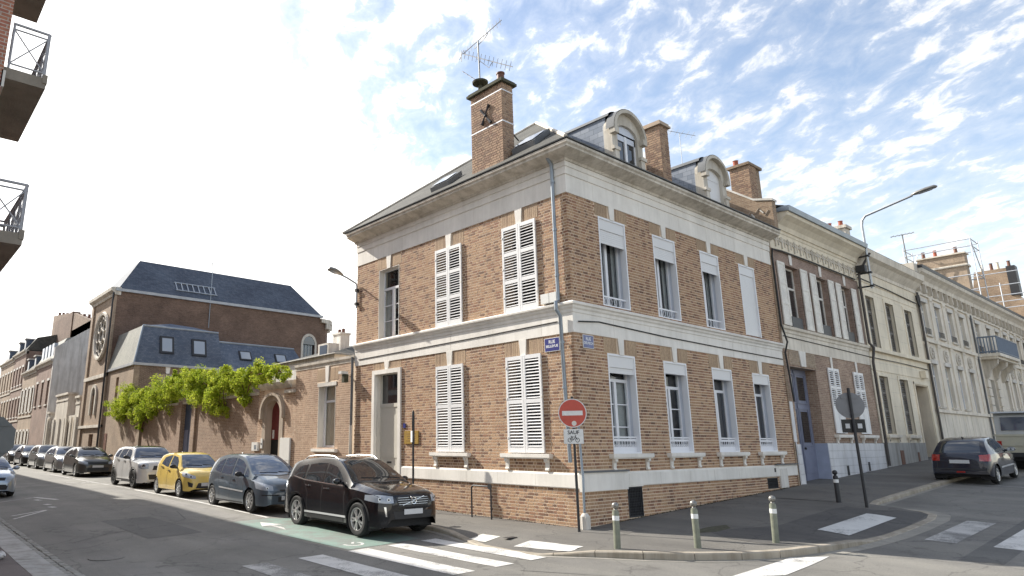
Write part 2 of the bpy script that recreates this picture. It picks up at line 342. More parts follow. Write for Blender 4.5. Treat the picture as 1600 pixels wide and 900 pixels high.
# ------------------------------------------------------------------ helpers
class MB:
    def __init__(s): s.v = []; s.f = []; s.r = []
    def add(s, vs, fs, r=0.):
        o = len(s.v); s.v += [tuple(p) for p in vs]; s.f += [tuple(i + o for i in f) for f in fs]; s.r += [r] * len(fs); return s
    def box(s, x0, x1, y0, y1, z0, z1, r=0., skip=()):
        vs = [(x0, y0, z0), (x1, y0, z0), (x1, y1, z0), (x0, y1, z0), (x0, y0, z1), (x1, y0, z1), (x1, y1, z1), (x0, y1, z1)]
        fs = {'b': (0, 3, 2, 1), 't': (4, 5, 6, 7), 'y0': (0, 1, 5, 4), 'x1': (1, 2, 6, 5), 'y1': (2, 3, 7, 6), 'x0': (3, 0, 4, 7)}
        return s.add(vs, [f for k, f in fs.items() if k not in skip], r)
    def poly(s, pts, r=0.): return s.add(pts, [tuple(range(len(pts)))], r)
    def prism(s, pts, d):
        """polygon pts (3d) extruded by vector d"""
        n = len(pts); d = Vector(d); q = [tuple(Vector(p) + d) for p in pts]
        return s.add(list(pts) + q, [tuple(range(n))[::-1], tuple(range(n, 2 * n))] + [(i, (i + 1) % n, n + (i + 1) % n, n + i) for i in range(n)])
    def obox(s, c, ax, ay, az):
        """box at centre c with half-axis vectors"""
        c, ax, ay, az = map(Vector, (c, ax, ay, az)); vs = []
        for k in (-1, 1):
            for j, i in ((-1, -1), (-1, 1), (1, 1), (1, -1)): vs.append(c + ax * i + ay * j + az * k)
        return s.add(vs, [(0, 3, 2, 1), (4, 5, 6, 7), (0, 1, 5, 4), (1, 2, 6, 5), (2, 3, 7, 6), (3, 0, 4, 7)])
    def tube(s, pts, r, n=8, cap=True):
        pts = [Vector(p) for p in pts]; rs = r if isinstance(r, (list, tuple)) else [r] * len(pts); vs = []; fs = []
        u = None
        for i, p in enumerate(pts):
            d = (pts[min(i + 1, len(pts) - 1)] - pts[max(i - 1, 0)]).normalized()
            if u is None: u = d.orthogonal().normalized()
            else: u = (u - d * u.dot(d)).normalized()
            w = d.cross(u)
            for k in range(n):
                a = 2 * math.pi * k / n; vs.append(p + (u * math.cos(a) + w * math.sin(a)) * rs[i])
        for i in range(len(pts) - 1):
            for k in range(n): fs.append((i * n + k, i * n + (k + 1) % n, (i + 1) * n + (k + 1) % n, (i + 1) * n + k))
        if cap: fs += [tuple(range(n))[::-1], tuple((len(pts) - 1) * n + k for k in range(n))]
        return s.add(vs, fs)
    def lathe(s, prof, c=(0, 0, 0), axis='z', n=24, cap=True):
        vs = []; fs = []; c = Vector(c)
        for (r, h) in prof:
            for k in range(n):
                a = 2 * math.pi * k / n; x, y = r * math.cos(a), r * math.sin(a)
                vs.append(c + (Vector((x, y, h)) if axis == 'z' else Vector((x, h, y)) if axis == 'y' else Vector((h, x, y))))
        for i in range(len(prof) - 1):
            for k in range(n): fs.append((i * n + k, i * n + (k + 1) % n, (i + 1) * n + (k + 1) % n, (i + 1) * n + k))
        if cap: fs += [tuple(range(n))[::-1], tuple((len(prof) - 1) * n + k for k in range(n))]
        return s.add(vs, fs)
    def sweep(s, prof, path, cap=True):
        """prof: (outward p, z); path: list of functions p -> (x,y) so that corners mitre"""
        m = len(prof); vs = []; fs = []
        for g in path:
            for p, z in prof:
                x, y = g(p); vs.append((x, y, z))
        for i in range(len(path) - 1):
            for k in range(m - 1): fs.append((i * m + k, i * m + k + 1, (i + 1) * m + k + 1, (i + 1) * m + k))
        if cap: fs += [tuple(range(m)), tuple((len(path) - 1) * m + k for k in range(m))[::-1]]
        return s.add(vs, fs)
    def ball(s, c, rx, ry=None, rz=None, n=12, m=8):
        ry = ry or rx; rz = rz or rx; vs = []; fs = []; c = Vector(c)
        for i in range(m + 1):
            t = math.pi * i / m
            for k in range(n):
                a = 2 * math.pi * k / n; vs.append(c + Vector((rx * math.sin(t) * math.cos(a), ry * math.sin(t) * math.sin(a), rz * math.cos(t))))
        for i in range(m):
            for k in range(n): fs.append((i * n + k, (i + 1) * n + k, (i + 1) * n + (k + 1) % n, i * n + (k + 1) % n))
        return s.add(vs, fs)
    def mesh(s, name, m=None, smooth=False, rnd=False):
        me = bpy.data.meshes.new(name); me.from_pydata(s.v, [], s.f)
        if rnd:
            a = me.attributes.new('rnd', 'FLOAT', 'FACE'); a.data.foreach_set('value', s.r)
        if m: me.materials.append(MATS[m])
        if smooth:
            me.polygons.foreach_set('use_smooth', [True] * len(me.polygons))
            if smooth != 'all':
                try: me.set_sharp_from_angle(angle=R(38))
                except Exception: pass
        me.update(); return me
    def build(s, name, m=None, parent=None, smooth=False, rnd=False, fix=True, loc=None):
        me = s.mesh(name, m, smooth, rnd)
        if fix and len(s.f) < 60000:
            bm = bmesh.new(); bm.from_mesh(me); bmesh.ops.recalc_face_normals(bm, faces=bm.faces); bm.to_mesh(me); bm.free()
        o = bpy.data.objects.new(name, me); S.collection.objects.link(o)
        if parent is not None: o.parent = parent
        if loc: o.location = loc
        return o
def add_obj(name, me, parent=None, loc=(0, 0, 0), rot=(0, 0, 0), scale=None):
    o = bpy.data.objects.new(name, me); S.collection.objects.link(o); o.location = loc; o.rotation_euler = rot
    if scale: o.scale = scale
    if parent is not None: o.parent = parent
    return o
def tag(o, label, cat, group=None, kind=None):
    if label: o['label'] = label
    if cat: o['category'] = cat
    if group: o['group'] = group
    if kind: o['kind'] = kind
    return o
def thing(name, label, cat, loc=(0, 0, 0), rz=0., group=None):
    o = bpy.data.objects.new(name, None); S.collection.objects.link(o); o.location = loc; o.rotation_euler = (0, 0, rz)
    o.empty_display_size = .2
    return tag(o, label, cat, group)
def struct(o): o['kind'] = 'structure'; return o
def copy_tree(o, parent=None):
    c = o.copy(); S.collection.objects.link(c); c.parent = parent
    for ch in list(o.children): copy_tree(ch, c)
    return c
def text(s, size, M, m, name, parent=None, ext=.004, align='CENTER', bold=0.):
    cu = bpy.data.curves.new('t', 'FONT'); cu.body = s; cu.size = size; cu.align_x = align; cu.align_y = 'CENTER'; cu.extrude = ext; cu.offset = bold
    t = bpy.data.objects.new('t', cu); S.collection.objects.link(t)
    bpy.context.view_layer.update()
    me = bpy.data.meshes.new_from_object(t.evaluated_get(bpy.context.evaluated_depsgraph_get())); bpy.data.objects.remove(t)
    me.transform(M); me.materials.clear(); me.materials.append(MATS[m])
    return add_obj(name, me, parent)
def lerp(a, b, t): return a + (b - a) * t
def pw(v, pts):
    if v <= pts[0][0]: return pts[0][1]
    for (a, b), (c, d) in zip(pts, pts[1:]):
        if v <= c: return b + (d - b) * (v - a) / (c - a)
    return pts[-1][1]
GY = [(0, 0), (4, .02), (12, .2), (20, .28), (30, .3), (55, .45), (90, .55)]
def G(x, y):
    gx = .046 * min(x, 90) if x > 0 else .02 * max(x, -20)
    k = 1. if x < 2 else max(0., 1 - (x - 2) / 3)
    gy = pw(y, GY) * k if y > 0 else (.02 * max(y + 3, -12) if y < -3 else 0.)
    return gx + gy
RD = -.1       # road surface below the pavement level

# ================================================================== GROUND
def frange(a, b, n): return [a + (b - a) * i / n for i in range(n + 1)]
def sheet(xs, ys, dz, name, m):
    mb = MB(); n = len(ys)
    mb.v = [(x, y, G(x, y) + dz) for x in xs for y in ys]
    for i in range(len(xs) - 1):
        for j in range(n - 1): mb.f.append((i * n + j, (i + 1) * n + j, (i + 1) * n + j + 1, i * n + j + 1)); mb.r.append(0)
    return struct(mb.build(name, m, fix=False))
gxs = sorted(set([-2500, -900, -300, -120, -60, -20, -16, -13, -10, -6, -3, 0, 2, 3, 4, 5, 10, 20, 40, 60, 90, 200, 600, 2500]))
gys = sorted(set([-2500, -700, -200, -60, -30, -15, -9, -6, -3, 0, 4, 8, 12, 16, 20, 30, 42, 55, 70, 90, 130, 300, 900, 2500]))
sheet(gxs, gys, RD - .012, 'ground', 'ground_mat')
road = sheet(sorted(set([-60, -20, -16, -13, -10, -8, -6, -4, -2, 0, 1, 2, 2.5, 3, 4, 5, 7, 10, 20, 40, 60, 90])), sorted(set([-30, -20, -15, -12, -9, -6, -4, -3, -2, -1, 0, 2, 4, 6, 8, 12, 16, 20, 25, 30, 40, 55, 70, 90, 125])), RD, 'road', 'asphalt')

def PZ(x, y):
    """height of the pavement sheet, dropped towards low kerbs; the road outside it"""
    best = None
    for p, n in zip(KR, KN):
        if abs(p[0] - x) > 3 or abs(p[1] - y) > 3: continue
        d = math.hypot(p[0] - x, p[1] - y)
        if best is None or d < best[0]: best = (d, p, n)
    if best is None: return G(x, y)
    d, p, n = best; inside = (x - p[0]) * n.x + (y - p[1]) * n.y
    if inside < 0: return G(x, y) + RD
    return G(x, y) - (-RD - p[2]) * max(0., 1 - max(0, inside - KW) / .9) ** 1.3 + (.006 if inside < KW + .02 else 0)
def decal(name, pts, m, dz, parent=None, n=4, mm=6, surf=None):
    """quad pts a,b,c,d laid on the ground surface"""
    mb = MB(); a, b, c, d = pts
    for i in range(n + 1):
        for j in range(mm + 1):
            u, v = i / n, j / mm
            p = (lerp(lerp(a[0], b[0], u), lerp(d[0], c[0], u), v), lerp(lerp(a[1], b[1], u), lerp(d[1], c[1], u), v))
            mb.v.append((p[0], p[1], (surf or G)(*p) + dz))
    for i in range(n):
        for j in range(mm): mb.f.append((i * (mm + 1) + j, (i + 1) * (mm + 1) + j, (i + 1) * (mm + 1) + j + 1, i * (mm + 1) + j + 1)); mb.r.append(0)
    o = mb.build(name, m, parent, fix=False)
    if parent is None: struct(o)
    return o
def dpoly(name, pts, m, dz, parent=None):
    mb = MB(); mb.poly([(x, y, G(x, y) + dz) for x, y in pts]); return mb.build(name, m, parent, fix=False)

# kerb line of the main pavement (outer edge), height of the kerb face above the road
KP = [(-2.35, 122, .1), (-2.35, 90, .1), (-2.35, 55, .1), (-2.35, 30, .1), (-2.35, 20, .1), (-2.35, 12, .1), (-2.3, 8, .1), (-2.28, 4, .1), (-2.28, 2.7, .1), (-2.42, 1.95, .08), (-2.72, 1.1, .03),
      (-2.96, .4, .012), (-3.02, -.5, .012), (-2.93, -1.2, .015), (-2.62, -1.62, .05), (-2.33, -2.02, .1), (-1.91, -2.75, .12), (-1.5, -3.22, .12), (-1.10, -3.56, .12), (-.62, -3.9, .12), (-.15, -4.15, .12),
      (.3, -4.36, .12), (.65, -4.47, .12), (1.31, -4.66, .11), (2.1, -4.80, .09), (2.7, -4.88, .03), (3.6, -4.96, .012), (5.0, -4.99, .012), (6.6, -4.95, .012), (7.35, -4.80, .012), (7.75, -4.50, .012),
      (7.86, -4.1, .014), (7.72, -3.6, .02), (7.9, -3.33, .04), (8.6, -3.25, .08), (10, -3.24, .1), (14, -3.2, .1), (20, -3.2, .1), (30, -3.2, .1), (45, -3.2, .1), (60, -3.2, .1), (90, -3.2, .1)]
# resample the path
def resample(K, step, lo=-1e9, hi=1e9):
    out = []; acc = 0.
    for (a, b) in zip(K, K[1:]):
        l = math.hypot(b[0] - a[0], b[1] - a[1]); near = abs((a[1] + b[1]) / 2) < 30 and abs((a[0] + b[0]) / 2) < 30
        n = max(1, int(round(l / (step if near else step * 6))))
        for i in range(n): out.append(tuple(lerp(a[k], b[k], i / n) for k in range(3)))
    out.append(K[-1]); return out
KR = resample(KP, .3)
def normals(K):
    res = []
    for i, p in enumerate(K):
        a = K[max(0, i - 1)]; b = K[min(len(K) - 1, i + 1)]
        d = Vector((b[0] - a[0], b[1] - a[1])).normalized(); res.append(Vector((-d.y, d.x)))   # inward: path runs -Y then +X, inside is on the left
    return res
KN = normals(KR); KW = .17
def inner_pt(p):
    x, y = p[0], p[1]
    if y > .5 and x < 0: return (.5, y)
    if x > .5: return (x, .5)
    return (.5, .5)
mb = MB(); NL = 10
for p, n in zip(KR, KN):
    o = (p[0] + n.x * KW, p[1] + n.y * KW); q = inner_pt(p)
    for j in range(NL + 1):
        t = (j / NL); x, y = lerp(o[0], q[0], t), lerp(o[1], q[1], t)
        dd = math.hypot(x - o[0], y - o[1]); drop = (-RD - p[2]) * max(0., 1 - dd / .9) ** 1.3
        mb.v.append((x, y, G(x, y) - drop))
for i in range(len(KR) - 1):
    for j in range(NL): mb.f.append((i * (NL + 1) + j, (i + 1) * (NL + 1) + j, (i + 1) * (NL + 1) + j + 1, i * (NL + 1) + j + 1)); mb.r.append(0)
struct(mb.build('pavement', 'pavement_asphalt', fix=False))
# kerb stones: one object each near the corner, the far run joined
kerb = struct(thing('kerb', None, None))
def kerb_run(i0, i1, name, kind=None):
    mb = MB(); vs = []
    for i in range(i0, i1 + 1):
        p, n = KR[i], KN[i]; t = 0
        if i == i0: t = .006
        elif i == i1: t = -.006
        d = Vector((n.y, -n.x)); ox, oy = p[0] + d.x * t, p[1] + d.y * t
        zr = G(ox, oy) + RD; zt = zr + p[2] + .006
        for w, z in ((0, zr - .05), (.0, zt - .02), (.018, zt), (KW, zt), (KW, zr - .05)): vs.append((ox + n.x * w, oy + n.y * w, z))
    m = 5; fs = []
    for i in range(i1 - i0):
        for k in range(m): fs.append((i * m + k, i * m + (k + 1) % m, (i + 1) * m + (k + 1) % m, (i + 1) * m + k))
    fs += [tuple(range(m)), tuple((i1 - i0) * m + k for k in range(m))[::-1]]
    mb.add(vs, fs); o = mb.build(name, 'kerb_stone', kerb)
    if kind: o['kind'] = kind
i = 0; far1 = None
while i < len(KR) - 1:
    far = abs(KR[i][0]) > 26 or abs(KR[i][1]) > 26
    if far:
        j = i
        while j < len(KR) - 1 and (abs(KR[j][0]) > 26 or abs(KR[j][1]) > 26): j += 1
        kerb_run(i, j, 'kerb_run', 'stuff'); i = j
    else:
        j = min(i + 3, len(KR) - 1); kerb_run(i, j, 'kerb_stone'); i = j
# gutter line along the kerb foot
mb = MB()
for p, n in zip(KR, KN):
    wd = .26 if p[0] > 1.2 and p[0] < 8.1 else .13
    for w in (0.0, wd): x, y = p[0] - n.x * w, p[1] - n.y * w; mb.v.append((x, y, G(x, y) + RD + .004))
for i in range(len(KR) - 1): mb.f.append((2 * i, 2 * i + 1, 2 * i + 3, 2 * i + 2)); mb.r.append(0)
struct(mb.build('gutter', 'asphalt_kerbline', fix=False))
# darker newer asphalt on the right part of the pavement corner
dpts = [(1.3, -2.2), (2.83, -3.05), (4.5, -2.96), (6.2, -2.92), (7.3, -3.13), (7.55, -3.5), (7.66, -4.1), (7.5, -4.45), (7.1, -4.65), (6.4, -4.74), (5.0, -4.8), (3.6, -4.76), (2.4, -4.62), (1.3, -4.35), (.6, -3.95), (.7, -3)]
# ------------------------------------------------ left pavement
left = MB(); ys = frange(-2, 125, 60); ys = sorted(set(ys + [0, 4, 12, 20, 30]))
for y in ys:
    for x in (-10.62, -11.4, -12.3): left.v.append((x, y, G(x, y)))
for i in range(len(ys) - 1):
    for j in range(2): left.f.append((i * 3 + j, i * 3 + j + 1, i * 3 + j + 4, i * 3 + j + 3)); left.r.append(0)
struct(left.build('left_pavement', 'pavement_left', fix=False))
slabs = struct(thing('left_kerb', None, None))
y = -2.
while y < 24:
    l = .95 + rng.uniform(-.08, .08); mb = MB(); a, b = y + .008, y + l - .008
    def zc(x, yy): return G(x, yy) + rng.uniform(-.002, .002)
    mb.add([(x, yy, z) for x, yy, z in [(-10.62, a, -1), (-10.16, a, -1), (-10.16, b, -1), (-10.62, b, -1), (-10.62, a, zc(-10.6, a) + .006), (-10.16, a, zc(-10.2, a) - .01), (-10.16, b, zc(-10.2, b) - .01), (-10.62, b, zc(-10.6, b) + .006)]],
           [(4, 5, 6, 7), (0, 1, 5, 4), (1, 2, 6, 5), (2, 3, 7, 6), (3, 0, 4, 7)])
    mb.build('kerb_slab', 'stone_grey', slabs); y += l
mb = MB()
for k in range(20):
    a, b = 24 + k * 5, 29 + k * 5; mb.add([(-10.62, a, G(-10.6, a)), (-10.16, a, G(-10.2, a)), (-10.16, b, G(-10.2, b)), (-10.62, b, G(-10.6, b)), (-10.16, a, -1), (-10.16, b, -1)], [(0, 1, 2, 3), (1, 4, 5, 2)])
o = mb.build('kerb_run', 'stone_grey', slabs); o['kind'] = 'stuff'
setts = struct(thing('sett_gutter', None, None)); sm = []
for q in range(6):
    mb = MB(); w, l, h = .062, .10 + .008 * q, .05
    mb.add([(-w, -l, -.2), (w, -l, -.2), (w, l, -.2), (-w, l, -.2), (-w * 1.0, -l * 1.0, h - .014), (w, -l, h - .014), (w, l, h - .014), (-w, l, h - .014), (-w * .8, -l * .88, h), (w * .8, -l * .88, h + rng.uniform(-.004, .004)), (w * .8, l * .88, h), (-w * .8, l * .88, h + rng.uniform(-.004, .004))],
           [(0, 1, 5, 4), (1, 2, 6, 5), (2, 3, 7, 6), (3, 0, 4, 7), (4, 5, 9, 8), (5, 6, 10, 9), (6, 7, 11, 10), (7, 4, 8, 11), (8, 9, 10, 11)])
    sm.append((mb.mesh('sett', 'sett_stone'), l))
for row in range(2):
    y = -1.5 + row * .12; x = -9.93 - row * .145
    while y < 14.5:
        me, l = rng.choice(sm); y += l + .008
        add_obj('sett', me, setts, (x + rng.uniform(-.006, .006), y, G(x, y) + RD - .012 + row * .012 + rng.uniform(-.006, .006)), (0, 0, rng.uniform(-.05, .05))); y += l + .008
mb = MB()
for k in range(20):
    a, b = 14.5 + k * 5, 19.5 + k * 5; mb.add([(-10.15, a, G(-10, a) + RD + .04), (-9.86, a, G(-10, a) + RD + .03), (-9.86, b, G(-10, b) + RD + .03), (-10.15, b, G(-10, b) + RD + .04)], [(0, 1, 2, 3)])
o = mb.build('sett_run', 'sett_stone', setts); o['kind'] = 'stuff'

# ------------------------------------------------ opposite side of the cross street (behind the camera)
mb = MB()
for i, x in enumerate((-60, -30, -13, 0, 20, 50, 90)):
    for y in (-12.6, -12.61, -15): mb.v.append((x, y, G(x, y) + (RD - .02 if y == -12.6 else 0)))
for i in range(6):
    for j in range(2): mb.f.append((i * 3 + j, i * 3 + j + 1, i * 3 + j + 4, i * 3 + j + 3)); mb.r.append(0)
struct(mb.build('far_pavement', 'pavement_asphalt', fix=False))

# ------------------------------------------------ markings
Z1 = RD + .006
for k, (xa, xb) in enumerate(((-7.5, -7.02), (-6.38, -5.84), (-5.27, -4.78), (-4.29, -3.84), (-3.40, -2.98))):
    decal('crosswalk_stripe', [(xa, 1.72), (xb, 1.72), (xb, -1.42), (xa, -1.42)], 'road_paint_worn' if k == 0 else 'road_paint', Z1 if k < 4 else .008, road, 5, 14, None if k < 4 else PZ)
decal('patched_asphalt', [(-9.35, 3.4), (-8.45, 3.4), (-8.45, .2), (-9.35, .2)], 'patch_asphalt', RD + .003, road)
decal('crosswalk_stripe', [(-2.66, -.3), (-2.14, -.28), (-1.98, -1.50), (-2.46, -1.52)], 'road_paint', .007, road, 5, 10, PZ)
decal('tactile_patch', [(-2.66, .50), (-2.12, .58), (-2.12, 1.12), (-2.62, 1.04)], 'tactile', .007, road, 5, 5, PZ)
decal('crosswalk_stripe', [(2.83, -3.84), (5.82, -3.80), (5.84, -4.40), (2.81, -4.44)], 'patch_paint', .012, road, 10, 6, PZ)
for ya, yb in ((-5.48, -6.0), (-6.55, -7.05), (-7.6, -8.1), (-8.65, -9.15), (-9.7, -10.2), (-10.75, -11.25)):
    decal('crosswalk_stripe', [(3.66, ya), (6.84, ya), (6.84, yb), (3.62, yb)], 'road_paint_worn' if ya > -6 else 'road_paint', Z1, road, 8, 2)
decal('stop_line', [(-2.2, -4.42), (.2, -4.36), (.78, -4.80), (-1.3, -4.92)], 'road_paint', Z1, road, 8, 2)
# bits of parking line, cycle lane paint
decal('parking_line', [(-4.36, 36), (-4.24, 36), (-4.24, 19.4), (-4.36, 19.4)], 'road_paint_worn', Z1, road, 1, 20)
decal('parking_line', [(-4.36, 18.9), (-4.24, 18.9), (-4.1, 7.4), (-4.22, 7.4)], 'road_paint', Z1, road, 1, 20)
GP = [(-5.28, 7.25), (-4.2, 7.25), (-3.3, 6.5), (-3.2, 2.0), (-4.3, 1.86), (-5.18, 1.84), (-5.22, 4.5)]
dpoly('cycle_lane_patch', GP, 'green_paint', RD + .0055, road)
def flat_line(pts, w, m, dz, name, closed=False):
    q0 = [(p[0], p[1], 0) for p in pts]; pts = [(p[0], p[1]) for p in resample(q0, .5)] if len(pts) > 1 and name == 'tar_seam' else pts
    mb = MB(); q = pts + ([pts[0]] if closed else [])
    for a, b in zip(q, q[1:]):
        d = Vector((b[0] - a[0], b[1] - a[1])); n = Vector((-d.y, d.x)).normalized() * w / 2
        mb.add([(x, y, G(x, y) + dz) for x, y in ((a[0] - n.x, a[1] - n.y), (a[0] + n.x, a[1] + n.y), (b[0] + n.x, b[1] + n.y), (b[0] - n.x, b[1] - n.y))], [(0, 1, 2, 3)])
    return mb.build(name, m, road, fix=False)
decal('patched_asphalt', [(-7.9, 9.6), (-6.6, 9.7), (-6.5, 6.1), (-7.8, 6.0)], 'repair_dark', RD + .0035, road)
decal('patched_asphalt', [(-5.1, 17.5), (-4.6, 17.5), (-4.6, 8.0), (-5.1, 8.0)], 'patch_asphalt', RD + .0035, road, 2, 12)
decal('patched_asphalt', [(2.0, -6.4), (9.5, -6.3), (9.5, -6.9), (2.0, -7.0)], 'repair_dark', RD + .0035, road, 12, 2)
flat_line([(-9.2, 6.5), (-8.2, 7.4), (-7.0, 7.6), (-6.0, 8.6), (-5.6, 10.4)], .035, 'repair_dark', RD + .0045, 'tar_seam')
flat_line([(-3.4, -3.2), (-1.8, -5.3), (1.5, -7.5)], .03, 'repair_dark', RD + .0045, 'tar_seam')
flat_line([(-4.2, -1.9), (-3.0, -4.1), (-.2, -6.6)], .03, 'repair_dark', RD + .0045, 'tar_seam')
# bicycle pictogram and arrow in the green lane, seen from the car drivers' side
bx, by = -4.72, 2.8
circ = lambda cx_, cy_, r_, n=14: [(cx_ + r_ * math.cos(2 * math.pi * k / n), cy_ + 1.25 * r_ * math.sin(2 * math.pi * k / n)) for k in range(n)]
mbz = RD + .0115
flat_line(circ(bx - .0, by - .42, .2), .06, 'road_paint', mbz, 'bicycle_mark', True); flat_line(circ(bx, by + .52, .2), .06, 'road_paint', mbz, 'bicycle_mark', True)
flat_line([(bx, by - .42), (bx + .22, by - .1), (bx + .22, by + .35), (bx, by + .52), (bx, by + .05), (bx + .22, by - .1)], .06, 'road_paint', mbz + .001, 'bicycle_mark')
flat_line([(bx - .05, 4.2), (bx - .02, 6.1)], .12, 'road_paint', mbz, 'lane_arrow')
dpoly('lane_arrow', [(bx - .3, 6.0), (bx + .25, 6.0), (bx - .02, 6.7)], 'road_paint', mbz + .001, road)
flat_line([(-9.55, 12.3), (-8.5, 13.25)], .08, 'road_paint', Z1, 'parking_line'); flat_line([(-9.62, 11.5), (-8.55, 13.12)], .08, 'road_paint', Z1 + .002, 'parking_line')
flat_line([(-9.7, 16.6), (-8.1, 18.0)], .09, 'road_paint_worn', Z1, 'parking_line')
for a, b in (((-8.0, 18.1), (-7.55, 16.6)), ((-8.15, 17.1), (-8.05, 16.7)), ((-8.2, 15.2), (-8.1, 14.9)), ((-8.25, 14.2), (-8.15, 13.9))): flat_line([a, b], .16, 'road_paint', Z1, 'parking_line')
flat_line([(-5.6, 24.4), (-4.5, 25.4)], .1, 'road_paint_worn', Z1, 'parking_line'); flat_line([(-5.3, 26.2), (-4.4, 25.0)], .1, 'road_paint_worn', Z1, 'parking_line')
flat_line([(15.25, -5.2), (15.3, -3.7)], .1, 'road_paint_worn', Z1, 'parking_line'); flat_line([(18.2, -5.3), (22.5, -5.3)], .1, 'road_paint_worn', Z1, 'parking_line')
pm_ = MB(); ctr = (4.2, -3.9)
rings = [[(lerp(ctr[0], x, t), lerp(ctr[1], y, t)) for x, y in resample([(a, b, 0) for a, b in dpts + [dpts[0]]], .25) for _ in (0,)] if False else None for t in (1,)]
dp2 = [(p[0], p[1]) for p in resample([(a, b, 0) for a, b in dpts + [dpts[0]]], .3)][:-1]
NR = 8; nn_ = len(dp2)
for k in range(NR + 1):
    for x, y in dp2:
        xx = lerp(x, lerp(min(max(x, 1.8), 7.0), ctr[0], .0), 1 - k / NR) if False else x
        yy = lerp(lerp(-3.75, -3.9, .5) if True else y, y, k / NR); pm_.v.append((x, yy, PZ(x, yy) + .004))
for k in range(NR):
    for i in range(nn_): pm_.f.append((k * nn_ + i, k * nn_ + (i + 1) % nn_, (k + 1) * nn_ + (i + 1) % nn_, (k + 1) * nn_ + i)); pm_.r.append(0)
pm_.build('patched_asphalt', 'pavement_dark', road, fix=False)
# earthy wear round the bollards, moss along the wall foot
dpoly('dirt_patch', [(.9, -2.2), (1.3, -2.45), (1.9, -2.45), (2.3, -2.15), (1.8, -2.0), (1.3, -2.0)], 'moss', .005, road)
mo = MB()
for k in range(900):
    s = rng.random() ** 1.2
    if rng.random() < .7: x, y = rng.uniform(1, 11.4), -.03 - abs(rng.gauss(0, .03))
    else: x, y = -.03 - abs(rng.gauss(0, .03)), rng.uniform(.2, 9)
    z = G(x, y); a = rng.uniform(0, 6.28); h = rng.uniform(.01, .045)
    mo.add([(x - .012 * math.cos(a), y - .012 * math.sin(a), z), (x + .012 * math.cos(a), y + .012 * math.sin(a), z), (x + rng.uniform(-.02, .02), y + rng.uniform(-.02, .01), z + h)], [(0, 1, 2)])
tag(mo.build('weeds', 'moss', fix=False), 'sparse moss and weeds along the foot of the corner house walls', 'weeds', kind='stuff')

# ================================================================== WALL TOOLS
class Fr:
    """wall frame: u along, d outwards, z up. L faces -X, R faces -Y, E faces +X"""
    def __init__(s, k, o): s.k = k; s.o = o
    def P(s, u, d, z):
        return (s.o - d, u, z) if s.k == 'L' else (u, s.o - d, z) if s.k == 'R' else (s.o + d, u, z)
    def box(s, mb, u0, u1, d0, d1, z0, z1, r=0., skip=()):
        a = s.P(u0, d0, z0); b = s.P(u1, d1, z1)
        return mb.box(min(a[0], b[0]), max(a[0], b[0]), min(a[1], b[1]), max(a[1], b[1]), min(z0, z1), max(z0, z1), r, skip)
    def back(s): return {'L': ('x1',), 'R': ('y1',), 'E': ('x0',)}[s.k]
FL, FR = Fr('L', 0.), Fr('R', 0.)
def wall(fr, parent, m, u0, u1, z0, z1, holes=(), th=.35, d=0., name='wall'):
    """solid wall pieces around the openings, joined in one mesh"""
    hs = [h for h in holes if h[0] < u1 and h[1] > u0 and h[2] < z1 and h[3] > z0]
    zs = sorted(set([z0, z1] + [min(max(v, z0), z1) for h in hs for v in h[2:4]])); mb = MB()
    for a, b in zip(zs, zs[1:]):
        if b - a < 1e-5: continue
        hh = sorted([h for h in hs if h[2] < (a + b) / 2 < h[3]]); u = u0
        for h in hh:
            if h[0] > u + 1e-5: fr.box(mb, u, h[0], -th, d, a, b)
            u = max(u, h[1])
        if u < u1 - 1e-5: fr.box(mb, u, u1, -th, d, a, b)
    return mb.build(name, m, parent)
def lay(u0, u1, z0, z1, holes=(), row=.078, j=.021, bl=.20, hl=.108, seed=1, tone=0.):
    """Flemish bond, cut against openings -> (u0,u1,z0,z1,r)"""
    q = random.Random(seed); out = []; n = int(round((z1 - z0) / row)); row = (z1 - z0) / n
    for k in range(n):
        za, zb = z0 + k * row + j * .5, z0 + (k + 1) * row - j * .5; zm = (za + zb) / 2
        hh = sorted([h for h in holes if h[2] < zm < h[3]]); segs = []; u = u0
        for h in hh:
            if h[0] > u: segs.append((u, min(h[0], u1)))
            u = max(u, h[1])
        if u < u1: segs.append((u, u1))
        off = (k % 2) * (bl + hl) / 2
        x = u0 - bl - off; st = k % 2
        while x < u1:
            l = bl if st else hl; a, b = x + j * .5, x + l - j * .5
            for s0, s1 in segs:
                aa, bb = max(a, s0 + .003), min(b, s1 - .003)
                if bb - aa > .03: out.append((aa, bb, za, zb, (q.random() * (.80 if q.random() < .86 else 1.25) if l == bl else q.random() ** .62) % 1.))
            x += l; st = 1 - st
    return out
ubox = {}
def brick_things(fr, bl, parent, d0, d1, m, nearest=(), name='brick', jit=.0012):
    """joined bricks of a wall; the nearest ones as objects of their own"""
    near = set(nearest); mb = MB(); q = random.Random(5)
    if m not in ubox: ubox[m] = MB().box(-.5, .5, -.5, .5, -.5, .5).mesh('brick', m)
    for i, (a, b, za, zb, r) in enumerate(bl):
        e = q.uniform(-jit, jit)
        if i in near:
            p0 = Vector(fr.P(a, d0, za)); p1 = Vector(fr.P(b, d1 + e, zb)); c = (p0 + p1) / 2
            add_obj(name, ubox[m], parent, c, scale=tuple(abs(x) for x in (p1 - p0)))
        else: fr.box(mb, a, b, d0, d1 + e, za, zb, r, skip=fr.back())
    if mb.v:
        o = mb.build('brickwork', m, parent, rnd=True, fix=False); o['kind'] = 'stuff'
